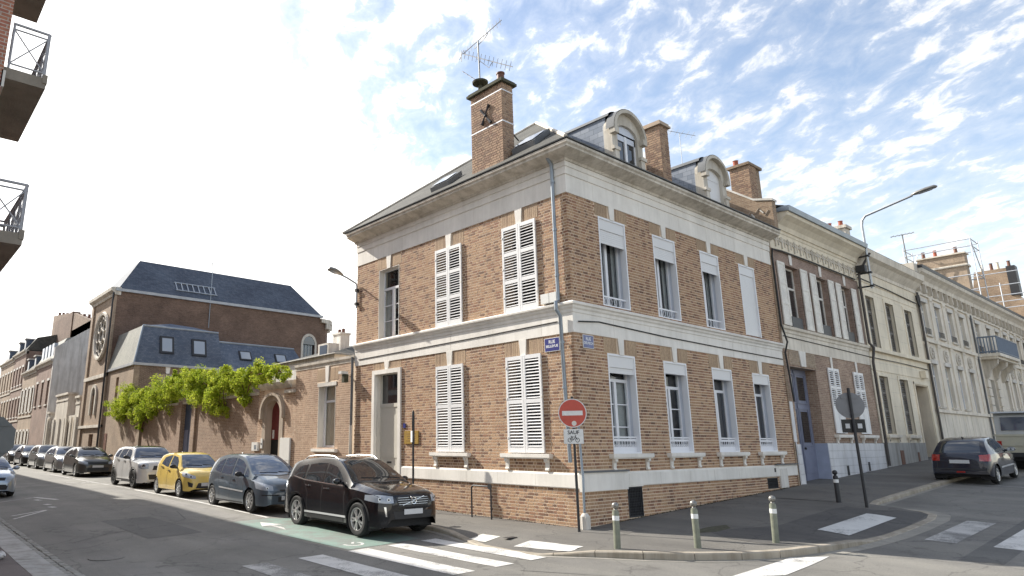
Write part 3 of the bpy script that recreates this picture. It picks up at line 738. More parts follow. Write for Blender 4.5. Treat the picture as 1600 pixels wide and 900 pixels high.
def keystone(fr, parent, u, z0, z1, w0=.09, w1=.13, d=.035, m='stone', name='keystone'):
    mb = MB(); n = [fr.P(u - w0, .012, z0), fr.P(u + w0, .012, z0), fr.P(u + w1, .012, z1), fr.P(u - w1, .012, z1)]
    f = [fr.P(u - w0, d, z0), fr.P(u + w0, d, z0), fr.P(u + w1, d, z1), fr.P(u - w1, d, z1)]
    mb.add(n + f, [(0, 1, 2, 3), (4, 5, 6, 7), (0, 1, 5, 4), (1, 2, 6, 5), (2, 3, 7, 6), (3, 0, 4, 7)]); return mb.build(name, m, parent)
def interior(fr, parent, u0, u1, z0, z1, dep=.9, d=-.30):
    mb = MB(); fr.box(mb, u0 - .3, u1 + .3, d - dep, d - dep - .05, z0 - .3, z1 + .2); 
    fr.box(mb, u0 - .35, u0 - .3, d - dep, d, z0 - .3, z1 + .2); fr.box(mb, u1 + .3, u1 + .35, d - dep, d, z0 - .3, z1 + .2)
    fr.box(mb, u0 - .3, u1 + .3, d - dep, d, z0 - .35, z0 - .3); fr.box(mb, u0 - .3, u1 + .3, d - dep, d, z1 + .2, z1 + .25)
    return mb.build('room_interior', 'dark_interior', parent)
def window(fr, parent, u0, u1, z0, z1, rec=.26, trans=None, bars=0, curt=None, m='pvc', fw=.055, name='window', pane='glass', inn=True, halves=2):
    """casement: outer frame, optional transom at z=trans, meeting stile, horizontal bars; panes and curtains are sub-parts"""
    mb = MB(); a, b = -rec - .06, -rec
    fr.box(mb, u0, u0 + fw, a, b, z0, z1); fr.box(mb, u1 - fw, u1, a, b, z0, z1); fr.box(mb, u0 + fw, u1 - fw, a, b, z0, z0 + fw); fr.box(mb, u0 + fw, u1 - fw, a, b, z1 - fw, z1)
    zt = z1 - fw
    if trans: fr.box(mb, u0 + fw, u1 - fw, a, b + .01, trans - .04, trans + .04); zt = trans - .04
    um = (u0 + u1) / 2
    if halves == 2: fr.box(mb, um - .05, um + .05, a, b + .015, z0 + fw, zt)
    for k in range(1, bars + 1):
        z = lerp(z0 + fw, zt, k / (bars + 1))
        for s, e in (((u0 + fw, um - .05), (um + .05, u1 - fw)) if halves == 2 else ((u0 + fw, u1 - fw),)): fr.box(mb, s, e, a + .015, b - .01, z - .014, z + .014)
    w = mb.build(name, m, parent)
    segs = ((u0 + fw, um - .05), (um + .05, u1 - fw)) if halves == 2 else ((u0 + fw, u1 - fw),)
    for s, e in segs:
        g = MB(); fr.box(g, s, e, a + .025, a + .031, z0 + fw, zt); g.build('pane', pane, w)
    if trans and zt < z1 - fw: g = MB(); fr.box(g, u0 + fw, u1 - fw, a + .025, a + .031, trans + .04, z1 - fw); g.build('pane', pane, w)
    if curt:
        for (s, e) in curt:
            g = MB(); n = 18; zz0, zz1 = z0 + .05, (z1 if not trans else trans)
            for i in range(n + 1):
                u = lerp(u0 + (u1 - u0) * s, u0 + (u1 - u0) * e, i / n); dd = a - .08 + .018 * math.sin(i * 2.2)
                g.v += [fr.P(u, dd, zz0), fr.P(u, dd, zz1)]
            for i in range(n): g.f.append((2 * i, 2 * i + 2, 2 * i + 3, 2 * i + 1)); g.r.append(0)
            g.build('curtain', 'curtain', w, fix=False, smooth='all')
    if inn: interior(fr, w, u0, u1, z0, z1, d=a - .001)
    return w
slat_cache = {}
def louvre_leaf(fr, parent, u0, u1, z0, z1, splits, m='shutter_paint', d0=.02, d1=.065, slats='each', pitch=.074, st=.062, rail=.10, name='shutter_leaf', panel_low=None):
    """louvred shutter leaf: stiles, rails at splits (fractions), one object per slat"""
    mb = MB(); fr.box(mb, u0, u0 + st, d0, d1, z0, z1); fr.box(mb, u1 - st, u1, d0, d1, z0, z1)
    zs = [z0] + [lerp(z0, z1, s) for s in splits] + [z1]
    edges = []
    for i, z in enumerate(zs):
        a, b = (z, z + rail * 1.3) if i == 0 else (z - rail, z) if i == len(zs) - 1 else (z - rail / 2, z + rail / 2)
        fr.box(mb, u0 + st, u1 - st, d0 + .002, d1 - .002, a, b); edges.append((a, b))
    leaf = mb.build(name, m, parent)
    joined = MB(); w = u1 - u0 - 2 * st
    for i in range(len(zs) - 1):
        a, b = edges[i][1], edges[i + 1][0]
        if panel_low is not None and i <= panel_low:
            fr.box(joined, u0 + st, u1 - st, d0 + .012, d0 + .03, a, b); continue
        n = int((b - a) / pitch); p = (b - a) / n
        for k in range(n):
            z = a + (k + .5) * p
            if slats == 'each':
                key = (fr.k, round(w, 3), m)
                if key not in slat_cache:
                    s = MB(); uu, dd = .5 * w, .024
                    q = [(-dd, .016), (-dd, .024), (dd, -.012), (dd, -.022)]
                    vs = []
                    for sgn in (-1, 1):
                        for (dx, dz) in q:
                            vs.append((-dx, sgn * uu, dz) if fr.k == 'L' else (sgn * uu, -dx, dz) if fr.k == 'R' else (dx, sgn * uu, dz))
                    s.add(vs, [(0, 1, 2, 3), (4, 5, 6, 7), (0, 1, 5, 4), (1, 2, 6, 5), (2, 3, 7, 6), (3, 0, 4, 7)]); slat_cache[key] = s.mesh('slat', m)
                add_obj('slat', slat_cache[key], leaf, fr.P((u0 + u1) / 2, (d0 + d1) / 2, z + rng.uniform(-.0025, .0025)), (rng.uniform(-.006, .006), 0, 0) if fr.k == 'L' else (0, rng.uniform(-.006, .006), 0))
            else:
                dd = (d1 - d0) / 2 - .004; dm = (d0 + d1) / 2
                vs = [fr.P(u, dm + a_, z + b_) for u in (u0 + st, u1 - st) for (a_, b_) in ((-dd, .018), (-dd, .027), (dd, -.012), (dd, -.022))]
                joined.add(vs, [(0, 1, 2, 3), (4, 5, 6, 7), (0, 1, 5, 4), (1, 2, 6, 5), (2, 3, 7, 6), (3, 0, 4, 7)])
    if joined.v:
        o = joined.build('slats', m, leaf); o['kind'] = 'stuff'
    return leaf
def sill(fr, parent, u0, u1, z0=1.52, z1=1.64, p=.15, zb=1.24, m='stone', br=True):
    mb = MB(); fr.box(mb, u0, u1, -.05, p, z0 + .03, z1); fr.box(mb, u0 + .02, u1 - .02, -.05, p - .025, z0, z0 + .03)
    o = mb.build('sill', m, parent)
    if br:
        for u in (u0 + .16, u1 - .16):
            k = MB(); prof = [(.01, z0), (p - .04, z0), (p - .045, z0 - .06), (p - .09, z0 - .10), (.055, z0 - .17), (.05, zb + .06), (.075, zb + .03), (.07, zb), (.01, zb)]
            pts = [fr.P(u - .055, d, z) for d, z in prof]; q = Vector(fr.P(u + .055, 0, 0)) - Vector(fr.P(u - .055, 0, 0)); k.prism(pts, q); k.build('bracket', m, o)
    return o

# ================================================================== CORNER HOUSE
LE, RE = 9.53, 11.46
house = thing('corner_house', 'two storey brick corner house with pale stone bands and white louvred shutters', 'house')
LH = [(7.02, 8.16, 5.32, 7.72), (3.96, 5.08, 5.32, 7.68), (1.06, 2.20, 5.32, 7.68), (6.98, 8.31, .0, 4.18), (3.96, 5.10, 1.64, 4.08), (1.06, 2.22, 1.64, 4.08)]
RHf = [(1.28, 2.49, 5.36, 7.79), (3.84, 5.03, 5.36, 7.79), (6.47, 7.61, 5.36, 7.79), (8.98, 10.08, 5.36, 7.79)]
RHg = [(1.30, 2.50, 1.64, 4.12), (3.86, 5.05, 1.64, 4.12), (6.48, 7.69, 1.64, 4.12), (9.06, 10.24, 1.64, 4.12)]
RHx = [(1.77, 2.39, .12, .84), (9.27, 9.98, .50, .83)]
wall(FL, house, 'mortar', 0.0, LE, -.3, 9.2, LH)
wall(FR, house, 'mortar', 0.352, RE, -.3, 9.2, RHf + RHg + RHx)
# rear walls so that the house is closed
mb = MB(); mb.box(.35, RE, LE - .3, LE, -.3, 9.2); mb.box(RE - .3, RE, .35, LE - .3, -.3, 9.2); mb.build('rear_wall', 'mortar', house)
# soldier-course lintels
def soldiers(fr, u0, u1, z0, z1, out, seed=3, ks=None):
    q = random.Random(seed); n = int((u1 - u0) / .066); p = (u1 - u0) / n
    for k in range(n):
        a = u0 + k * p
        if ks and a + p > ks - .13 and a < ks + .13: continue
        out.append((a + .005, a + p - .005, z0 + .008, z1 - .006, q.random()))
solL, solR, sl_holesL, sl_holesR = [], [], [], []
for (u0, u1, z0, z1) in LH:
    top = 8.15 if z1 > 6 else 4.53; zz_ = 7.74 if z1 > 6 else (4.12 if z1 < 4.12 else 4.26)
    c = (u0 + u1) / 2; sl_holesL.append((u0 - .1, u1 + .1, zz_, top)); soldiers(FL, u0 - .1, u1 + .1, zz_, top, solL, 3, c)
for (u0, u1, z0, z1) in RHf + RHg:
    top = 8.15 if z1 > 6 else 4.53; c = (u0 + u1) / 2; sl_holesR.append((u0 - .12, u1 + .12, z1 + .01, top)); soldiers(FR, u0 - .12, u1 + .12, z1 + .01, top, solR, 4, c)
hl = LH + sl_holesL; hr = RHf + RHg + RHx + sl_holesR + [(0, 1.72, .80, 1.3)]
doorx = [(6.86, 8.43, 0, 4.26)]
bL = lay(.004, LE, 1.212, 4.528, hl + doorx, seed=11) + lay(.004, LE, 5.30, 8.148, hl, seed=12) + lay(.004, LE, -.12, .86, hl + doorx, seed=13)
bR = lay(-.008, RE, 1.212, 4.528, hr, seed=21) + lay(-.008, RE, 5.30, 8.148, hr, seed=22) + lay(.0, RE, -.12, .86, hr, seed=23)
# distance-sorted: the bricks nearest the street corner are separate objects
dl = [(math.hypot(b[0], 0) * 1.0 + abs(b[2] - 1.2) * .9, 'L', i) for i, b in enumerate(bL) if b[3] > .02] + [(abs(b[0]) * 1.15 + abs(b[2] - 1.2) * .9, 'R', i) for i, b in enumerate(bR) if b[3] > .04]
dl.sort(); nl = [i for _, k, i in dl[:300] if k == 'L']; nr = [i for _, k, i in dl[:300] if k == 'R']
brick_things(FL, bL, house, -.004, .0045, 'brick_main', nl); brick_things(FR, bR, house, -.004, .007, 'brick_main', nr)
brick_things(FL, solL, house, -.004, .009, 'brick_soldier'); brick_things(FR, solR, house, -.004, .009, 'brick_soldier')
# bands and mouldings swept round the corner
pathM = [lambda p: (-p, LE), lambda p: (-p, -p), lambda p: (RE, -p)]
MB().sweep([(-.02, .86), (.035, .86), (.045, .88), (.045, 1.17), (.02, 1.212), (-.02, 1.212)], [lambda p: (-p, 6.86), lambda p: (-p, -p), lambda p: (RE, -p)]).build('plinth_band', 'stone', house)
MB().sweep([(-.02, .861), (.043, .861), (.043, 1.17), (.02, 1.21), (-.02, 1.21)], [lambda p: (-p, LE), lambda p: (-p, 8.43)]).build('plinth_band', 'stone', house)
sb = MB().sweep([(-.02, 4.53), (.028, 4.53), (.028, 5.02), (.045, 5.03), (.05, 5.10), (.085, 5.14), (.095, 5.19), (.14, 5.215), (.145, 5.26), (.06, 5.31), (-.02, 5.31)], pathM).build('string_course', 'stone', house)
MB().sweep([(-.02, 8.15), (.028, 8.15), (.028, 8.62), (.018, 8.625), (.018, 8.65), (.048, 8.655), (.048, 8.83), (.038, 8.835), (.038, 8.855), (.065, 8.86), (.068, 8.99), (-.02, 8.99)], pathM).build('frieze', 'stone', house)
MB().sweep([(-.02, 8.992), (.10, 8.992), (.12, 9.05), (.20, 9.07), (.30, 9.10), (.42, 9.14), (.455, 9.16), (.455, 9.21), (.50, 9.25), (.505, 9.31), (-.1, 9.40)], [lambda p: (-p, LE + .06), lambda p: (-p, -p), lambda p: (RE, -p)]).build('cornice', 'stone_dirty', house)
MB().sweep([(.40, 9.365), (.53, 9.335), (.54, 9.36), (.40, 9.41), (.2, 9.43)], [lambda p: (-p, LE + .08), lambda p: (-p, -p), lambda p: (RE, -p)]).build('gutter_edge', 'roof_lead', house)
for (u0, u1, z0, z1) in LH:
    hi = z1 > 6; c = (u0 + u1) / 2; keystone(FL, house, c, (z1 if hi else (4.12 if z1 < 4.12 else 4.28)) - .02, 8.16 if hi else 4.535)
for (u0, u1, z0, z1) in RHf + RHg: keystone(FR, house, (u0 + u1) / 2, z1 - .01, 8.16 if z1 > 6 else 4.535)
jm = MB(); q_ = random.Random(9)
for fr_, u1_ in ((FL, LE), (FR, RE)):
    for za, zb, dd, st_ in ((.89, 1.16, .0465, 1.35), (4.55, 5.0, .0295, 1.7), (8.17, 8.6, .0295, 1.9)):
        u = .9 + q_.random()
        while u < u1_ - .3:
            if not (fr_ is FL and za < 1 and 6.8 < u < 8.5) and not (fr_ is FR and za < 1 and u < 1.8): fr_.box(jm, u, u + .006, dd - .004, dd, za, zb)
            u += st_ * q_.uniform(.85, 1.15)
jo = jm.build('stone_joints', 'stone_dirty', house); jo['kind'] = 'stuff'
# hipped roof
ap = Vector((4.64, 4.78, 13.45)); r2 = Vector((RE, 4.78, 13.45)); e = .42
rf = MB(); a, b, c, d = (-e, -e, 9.42), (RE, -e, 9.42), (-e, LE + e, 9.42), (RE, LE + e, 9.42)
rf.add([a, b, c, d, ap, r2], [(0, 1, 5, 4), (2, 0, 4), (3, 2, 4, 5)])
roof = rf.build('roof', 'slate', house)
h1 = MB(); h1.tube([(-e + .02, -e + .02, 9.45), ap + Vector((0, 0, .03))], .055, 6); h1.tube([ap + Vector((0, 0, .03)), r2], .05, 6); h1.tube([(-e, LE + e, 9.45), ap + Vector((0, 0, .03))], .045, 6); h1.build('ridge_flashing', 'stone_dirty', roof)
# skylights on the left slope
def roofpt(x, y, k=0.): return Vector((x, y, 9.42 + (x + e) * (13.45 - 9.42) / (4.64 + e) + k))
for (xa, xb, ya, yb) in ((.25, .95, 1.15, 2.0), (.0, .6, 4.5, 5.35)):
    s = MB(); q = [roofpt(xa, ya, .02), roofpt(xb, ya, .12), roofpt(xb, yb, .12), roofpt(xa, yb, .02)]; q = [roofpt(xa, ya), roofpt(xb, ya, .02), roofpt(xb, yb, .02), roofpt(xa, yb)]
    s.prism(q, (-.05, 0, .14)); so = s.build('skylight', 'roof_lead', roof)
    n = Vector((-.56, 0, .83)); g = MB(); q2 = [lerp(roofpt((xa + xb) / 2, (ya + yb) / 2), p, .82) + n * .165 for p in q]; g.prism(q2, tuple(n * .01)); g.build('pane', 'lamp_glass', so)
# windows and shutters, rue side (left facade)
w1 = window(FL, house, 7.02, 8.16, 5.34, 7.72, rec=.2, trans=7.05, bars=2, curt=((0, .42), (.58, 1)), m='pvc')
g = MB(); FL.box(g, 8.145, 8.165, -.20, .012, 5.33, 7.72); FL.box(g, 7.015, 7.035, -.20, .012, 5.33, 7.72); FL.box(g, 7.035, 8.145, -.2, .008, 7.70, 7.72); g.build('reveal_lining', 'plaster_white', w1)
for (s0, s1) in ((3.93, 5.11), (1.03, 2.24)):
    sh = thing('shutter', None, None); sh.parent = house; um = (s0 + s1) / 2
    louvre_leaf(FL, sh, s0, um - .006, 5.315, 7.72, (.345, .67)); louvre_leaf(FL, sh, um + .006, s1, 5.315, 7.72, (.345, .67))
    interior(FL, sh, s0 + .05, s1 - .05, 5.35, 7.6, d=-.34, dep=.3)
    sh = thing('shutter', None, None); sh.parent = house
    louvre_leaf(FL, sh, s0, um - .006, 1.66, 4.115, (.52,)); louvre_leaf(FL, sh, um + .006, s1, 1.66, 4.115, (.52,))
    interior(FL, sh, s0 + .05, s1 - .05, 1.7, 4.0, d=-.34, dep=.3)
    sill(FL, house, s0 - .22, s1 + .22)
    hg = MB()
    for z in (2.0, 3.0, 3.8):
        for u in (s0 - .01, s1 - .03): FL.box(hg, u, u + .04, .012, .075, z, z + .05)
    for z in (5.7, 6.5, 7.4):
        for u in (s0 - .01, s1 - .03): FL.box(hg, u, u + .04, .012, .075, z, z + .05)
    hg.build('shutter_hinges', 'shutter_old', house)
# doorway: stone surround, deep reveal, transom, leaf
ds = MB(); z0 = -.1
FL.box(ds, 6.86, 7.0, -.05, .06, z0, 4.13); FL.box(ds, 8.29, 8.43, -.05, .06, z0, 4.13); FL.box(ds, 6.86, 8.43, -.05, .06, 4.13, 4.27)
dj = MB(); FL.box(dj, 6.84, 7.02, .06, .085, z0, .62); FL.box(dj, 8.27, 8.45, .06, .085, z0, .62)
door = ds.build('doorway', 'stone', house); dj.build('jamb_base', 'stone', door)
rv = MB(); FL.box(rv, 6.98, 7.03, -.45, -.05, z0, 4.14); FL.box(rv, 8.27, 8.31, -.45, -.05, z0, 4.14); FL.box(rv, 6.98, 8.31, -.45, -.05, 4.12, 4.16); rv.build('door_reveal', 'plaster_white', door)
lf = MB(); FL.box(lf, 7.03, 8.27, -0.240, -0.180, 3.05, 3.17); FL.box(lf, 7.15, 8.27, -0.260, -0.200, z0 + .2, 3.05); FL.box(lf, 7.03, 7.10, -0.260, -0.180, z0, 4.12); FL.box(lf, 8.20, 8.27, -0.260, -0.180, 3.17, 4.12); FL.box(lf, 7.25, 8.15, -0.200, -0.185, .5, 1.2); FL.box(lf, 7.25, 8.15, -0.200, -0.185, 1.45, 2.8)
lo = lf.build('door', 'door_cream', door); g = MB(); FL.box(g, 7.1, 8.2, -0.240, -0.230, 3.17, 4.12); g.build('pane', 'dark_pane', lo)
g = MB(); FL.box(g, 7.10, 7.15, -0.240, -0.195, z0, 3.05); g.build('door_gap', 'dark_interior', lo); g = MB(); FL.box(g, 7.62, 7.86, -0.185, -0.178, 1.28, 1.33); g.build('letter_slot', 'iron_black', lo)
g = MB(); FL.box(g, 6.9, 8.4, -.7, .18, z0, .1); g.build('door_step', 'stone_dirty', door)
interior(FL, lo, 7.05, 8.25, 0, 4.1, d=-.46, dep=.3)
# windows, side street facade: roller shutters half down over recessed casements
def roller_win(u0, u1, z0, z1, zr, kind):
    fr = FR; rb = MB(); t = .045
    fr.box(rb, u0, u0 + t, -.16, .014, z0, z1); fr.box(rb, u1 - t, u1, -.16, .014, z0, z1); fr.box(rb, u0 + t, u1 - t, -.16, .014, z1 - .05, z1)
    if kind != 'shut': fr.box(rb, u0 + t, u1 - t, -.16, .014, z0, z0 + .03)
    f = rb.build('window_surround', 'pvc', house)
    bx = MB(); fr.box(bx, u0 + t, u1 - t, -.15, -.012, z1 - .34, z1 - .05); bx.build('roller_box', 'roller', f)
    # curtain of the roller shutter, laths with fine joints
    n = max(1, int((z1 - .345 - zr) / .052))
    if z1 - .345 - zr > .03:
        q = MB(); p = (z1 - .345 - zr) / n
        for k in range(n): fr.box(q, u0 + t, u1 - t, -.05, -.035, zr + k * p + .003, zr + (k + 1) * p); 
        fr.box(q, u0 + t, u1 - t, -.052, -.04, zr, z1 - .345); fr.box(q, u0 + t, u1 - t, -.055, -.028, zr - .03, zr); ro = q.build('roller_shutter', 'roller', f)
    if kind == 'shut': return
    for (s0, s1) in ((u0, u0 + t), (u1 - t, u1)): pass
    rv = MB(); fr.box(rv, u1 - .02, u1 + .001, -.34, -.16, z0, z1); fr.box(rv, u0 - .001, u0 + .02, -.34, -.16, z0, z1); rv.build('reveal_lining', 'pvc_shade', f)
    if kind == 'up': w = window(fr, f, u0 + .02, u1 - .02, z0 + .03, z1 - .2, rec=.26, bars=0, curt=((0, .12), (.88, 1)))
    elif kind == 'tilt': w = window(fr, f, u0 + .02, u1 - .02, z0 + .03, z1 - .05, rec=.26, trans=3.48, bars=2, curt=((0.0, .34), (.72, 1)), fw=.06)
    elif kind == 'mid': w = window(fr, f, u0 + .02, u1 - .02, z0 + .03, z1 - .05, rec=.26, trans=3.42, bars=2, curt=((0, .25), (.55, .62)), fw=.06)
    else: w = window(fr, f, u0 + .02, u1 - .02, z0 + .03, z1 - .05, rec=.26, trans=3.45, bars=0, fw=.07, pane='dark_pane')
    # guard: white cast-iron rail with loops
    gd = MB(); h0, h1 = (z0 + .03, z0 + .42) if kind != 'up' else (z0 + .03, z0 + .30); dd = -.12
    fr.box(gd, u0 + t, u1 - t, dd, dd + .03, h1 - .04, h1)
    if kind != 'up': fr.box(gd, u0 + t, u1 - t, dd, dd + .02, h0, h0 + .13); fr.box(gd, u0 + t, u1 - t, dd, dd + .02, h1 - .12, h1 - .06)
    else: fr.box(gd, u0 + t, u1 - t, dd, dd + .02, h0, h0 + .03)
    n = 9 if kind != 'up' else 5
    for k in range(n + 1):
        u = lerp(u0 + t + .03, u1 - t - .03, k / n); 
        if kind != 'up': gd.tube([fr.P(u, dd + .015, h0 + .12), fr.P(u, dd + .015, h1 - .10)], .013, 5)
        else:
            pts = [fr.P(u + .05 * math.cos(a_), dd + .015, (h0 + h1) / 2 + .09 * math.sin(a_)) for a_ in [i_ * math.pi / 4 for i_ in range(9)]]
            if u + .06 < u1 - t and u - .06 > u0 + t: gd.tube(pts, .009, 4, False)
        if k < n and kind != 'up':
            uc = u + (u1 - u0 - 2 * t - .06) / n / 2; r_ = .028
            gd.tube([fr.P(uc + r_ * math.cos(a_), dd + .015, h0 + .16 + r_ * math.sin(a_)) for a_ in [i_ * math.pi / 4 for i_ in range(9)]], .009, 4, False)
    gd.build('window_guard', 'pvc', f)
for h, zr, k in zip(RHf, (7.10, 7.13, 7.17, 5.42), ('up', 'up', 'up', 'shut')): roller_win(*h, zr, k)
for h, zr, k in zip(RHg, (3.66, 3.90, 3.92, 3.88), ('tilt', 'mid', 'dark', 'dark')):
    roller_win(*h, zr, k); sill(FR, house, h[0] - .20, h[1] + .34)
# cellar grille and vents in the base
def grille(u0, u1, z0, z1, fr=FR, par=None, nv=9, nh=6, m='iron_black'):
    g = MB(); fr.box(g, u0, u1, -.3, -.06, z0, z1); o = g.build('cellar_opening', 'dark_interior', par or house)
    g = MB(); fr.box(g, u0, u0 + .03, -.05, .012, z0, z1); fr.box(g, u1 - .03, u1, -.05, .012, z0, z1); fr.box(g, u0, u1, -.05, .011, z0, z0 + .03); fr.box(g, u0, u1, -.05, .011, z1 - .03, z1)
    for k in range(1, nv): u = lerp(u0, u1, k / nv); g.tube([fr.P(u, -.01, z0 + .03), fr.P(u, -.01, z1 - .03)], .009, 5)
    for k in range(nh):
        for j in range(nv):
            u = lerp(u0, u1, (j + .5) / nv); z = lerp(z0, z1, (k + .5) / nh); r_ = .03
            g.tube([fr.P(u + r_ * math.cos(a_), -.005, z + r_ * 1.2 * math.sin(a_)) for a_ in [i_ * math.pi / 3 for i_ in range(7)]], .006, 4, False)
    g.build('cellar_grille', m, o)
grille(1.77, 2.39, .12, .84); grille(9.27, 9.98, .50, .83, nv=8, nh=3)
g = MB(); FR.box(g, 10.12, 10.66, -.01, .055, .50, 1.10); FR.box(g, 10.16, 10.62, .055, .062, .54, 1.06); g.build('meter_door', 'plaster_white', house)
g = MB(); FR.box(g, 9.75, 9.85, .0, .05, 1.0, 1.12); g.build('vent', 'iron_black', house)
g = MB(); FR.box(g, 9.85, RE, .03, .10, 1.215, 1.25); g.build('ledge', 'roof_lead', house)
g = MB(); FR.box(g, -.07, 1.72, -.02, .075, .80, 1.22); FR.box(g, 1.76, 2.40, .02, .05, .845, .86); g.build('corner_block', 'stone', house)
g = MB(); FR.box(g, -.09, 1.76, -.02, .115, 1.222, 1.262); g.build('ledge', 'roof_lead', house)
# downpipe and its cast foot
dp = MB(); dp.tube([(-.30, .30, 9.12), (-.12, .33, 8.98), (-.10, .34, 8.85), (-.10, .33, 5.36), (-.23, .31, 5.30), (-.24, .30, 5.10), (-.12, .28, 4.95), (-.09, .26, 2.6), (-.10, .22, 1.45)], .048, 10)
for z in (8.5, 7.2, 6.0, 4.3, 3.2): dp.tube([(-.10, .33 if z > 5 else .27, z - .03), (-.10, .33 if z > 5 else .27, z + .03)], .06, 10)
dp.build('downpipe', 'zinc', house, smooth=True)
dp = MB(); dp.tube([(-.07, -.03, 2.9), (-.075, -.09, 1.3), (-.1, -.12, 1.2), (-.09, -.10, .35)], .028, 8); dp.build('downpipe', 'zinc', house, smooth=True)
ft = MB(); ft.lathe([(.10, -.05), (.10, .28), (.075, .32), (.05, .34)], (-.06, -.09, 0), n=16)
for k in range(8): a = k * math.pi / 4; ft.tube([(-.06 + .1 * math.cos(a), -.09 + .1 * math.sin(a), -.03), (-.06 + .1 * math.cos(a), -.09 + .1 * math.sin(a), .27)], .016, 5)
ft.build('pipe_foot', 'plaster_white', house)
dp = MB(); dp.tube([(-.08, 9.62, 4.86), (-.09, 9.60, 4.5), (-.09, 9.60, 2.5)], .045, 8); dp.build('downpipe', 'roof_lead', house, smooth=True)
dp = MB(); dp.tube([(-.09, 9.60, 2.5), (-.09, 9.60, .2)], .06, 8); dp.build('downpipe', 'stone_dirty', house, smooth=True)
# chimneys
def brick_shaft(parent, x0, x1, y0, y1, z0, z1, m='brick_chimney', seed=1, core='mortar_dark', name='chimney'):
    mb = MB(); mb.box(x0, x1, y0, y1, z0, z1); c = mb.build(name, core, parent)
    for fr, a, b in ((Fr('L', x0), y0, y1), (Fr('R', y0), x0, x1), (Fr('E', x1), y0, y1)):
        bl = lay(a, b, z0, z1, seed=seed); brick_things(fr, bl, c, -.003, .008, m)
    return c
ch = brick_shaft(house, .0, .46, 2.12, 3.42, 9.5, 12.25, seed=5)
g = MB(); g.box(-.10, .56, 2.02, 3.52, 12.25, 12.33); g.box(-.06, .52, 2.06, 3.48, 12.33, 12.38); g.build('chimney_cap', 'moss', ch)
for z in (11.0, 12.0): g = MB(); g.box(-.014, .474, 2.106, 3.434, z, z + .035); g.build('band', 'pvc', ch)
g = MB(); g.lathe([(.12, 0), (.11, .3), (.13, .32), (.13, .36), (.1, .36)], (.22, 2.35, 12.36), n=16); g.build('chimney_pot', 'wood_brown', ch, smooth=True)
g = MB(); g.lathe([(.07, 0), (.07, .34)], (.22, 3.22, 12.36), n=12); g.lathe([(.08, .34), (.24, .40), (.25, .46), (.1, .52)], (.22, 3.22, 12.36), n=18); g.build('chimney_cowl', 'moss', ch, smooth=True)
# iron wall anchor on the chimney face
g = MB()
for p, q in (((2.95, 11.65), (2.55, 11.1)), ((2.62, 11.72), (2.92, 11.15))):
    g.tube([(-.04, p[0], p[1]), (-.05, lerp(p[0], q[0], .4), lerp(p[1], q[1], .4)), (-.05, lerp(p[0], q[0], .6), lerp(p[1], q[1], .6)), (-.04, q[0], q[1])], [.045, .02, .02, .05], 6)
g.ball((-.05, 2.76, 11.4), .05); g.build('wall_anchor', 'iron_black', ch)
g = MB(); g.tube([(.46, 2.6, 11.35), (2.3, 3.6, 11.62)], .025, 6); g.build('stay_rod', 'iron_black', ch)
lz = MB(); lz.box(-.05, .5, 2.05, 3.5, 9.40, 9.62); lz.build('flashing', 'stone_dirty', ch)
ch = brick_shaft(house, 5.24, 5.71, .25, .82, 9.4, 11.80, seed=6)
g = MB(); g.box(5.16, 5.79, .17, .90, 11.80, 11.87); g.box(5.2, 5.75, .21, .86, 11.87, 11.95); g.build('chimney_cap', 'mortar_dark', ch)
g = MB(); g.tube([(5.5, .5, 11.9), (5.5, .5, 12.05)], .09, 10); g.build('chimney_pot', 'pot_red', ch)
ch = brick_shaft(house, 11.30, 11.85, .25, .98, 9.4, 12.1, seed=7, name='party_chimney')
g = MB(); g.box(11.22, 12.3, .2, 1.05, 12.1, 12.2); g.build('chimney_cap', 'brick_gable', ch); g = MB(); g.box(11.85, 12.25, .3, .95, 10.2, 12.1); g.build('chimney_flue', 'brick_gable', ch)
g = MB(); g.lathe([(.1, 0), (.09, .25), (.11, .27)], (11.5, .8, 12.2), n=12); g.build('chimney_pot', 'pot_red', ch)
# stepped party-wall parapet with pale broken-brick pattern
g = MB(); q = [(11.25, -.42, 9.42), (11.25, -.42, 10.45), (11.25, .2, 10.62), (11.25, 4.78, 14.0), (11.25, 4.78, 13.4)]; g.prism(q, (.3, 0, 0)); pw_ = g.build('party_wall', 'brick_gable', house)
g = MB(); g.prism([(11.21, -.46, 10.45), (11.21, .2, 10.62), (11.21, .2, 10.70), (11.21, -.46, 10.53)], (.38, 0, 0)); g.prism([(11.21, .2, 10.62), (11.21, 4.78, 14.0), (11.21, 4.78, 14.08), (11.21, .2, 10.70)], (.38, 0, 0)); g.build('coping', 'plaster_white', pw_)
for k in range(9):
    y = -.2 + k * .16; g = MB(); g.obox((11.235, y, 10.05 + (k % 3) * .08), (.012, 0, 0), (0, .055, .07 * (1 if k % 2 else -1)), (0, .012, -.02)); g.build('brick', 'plaster_white', pw_)
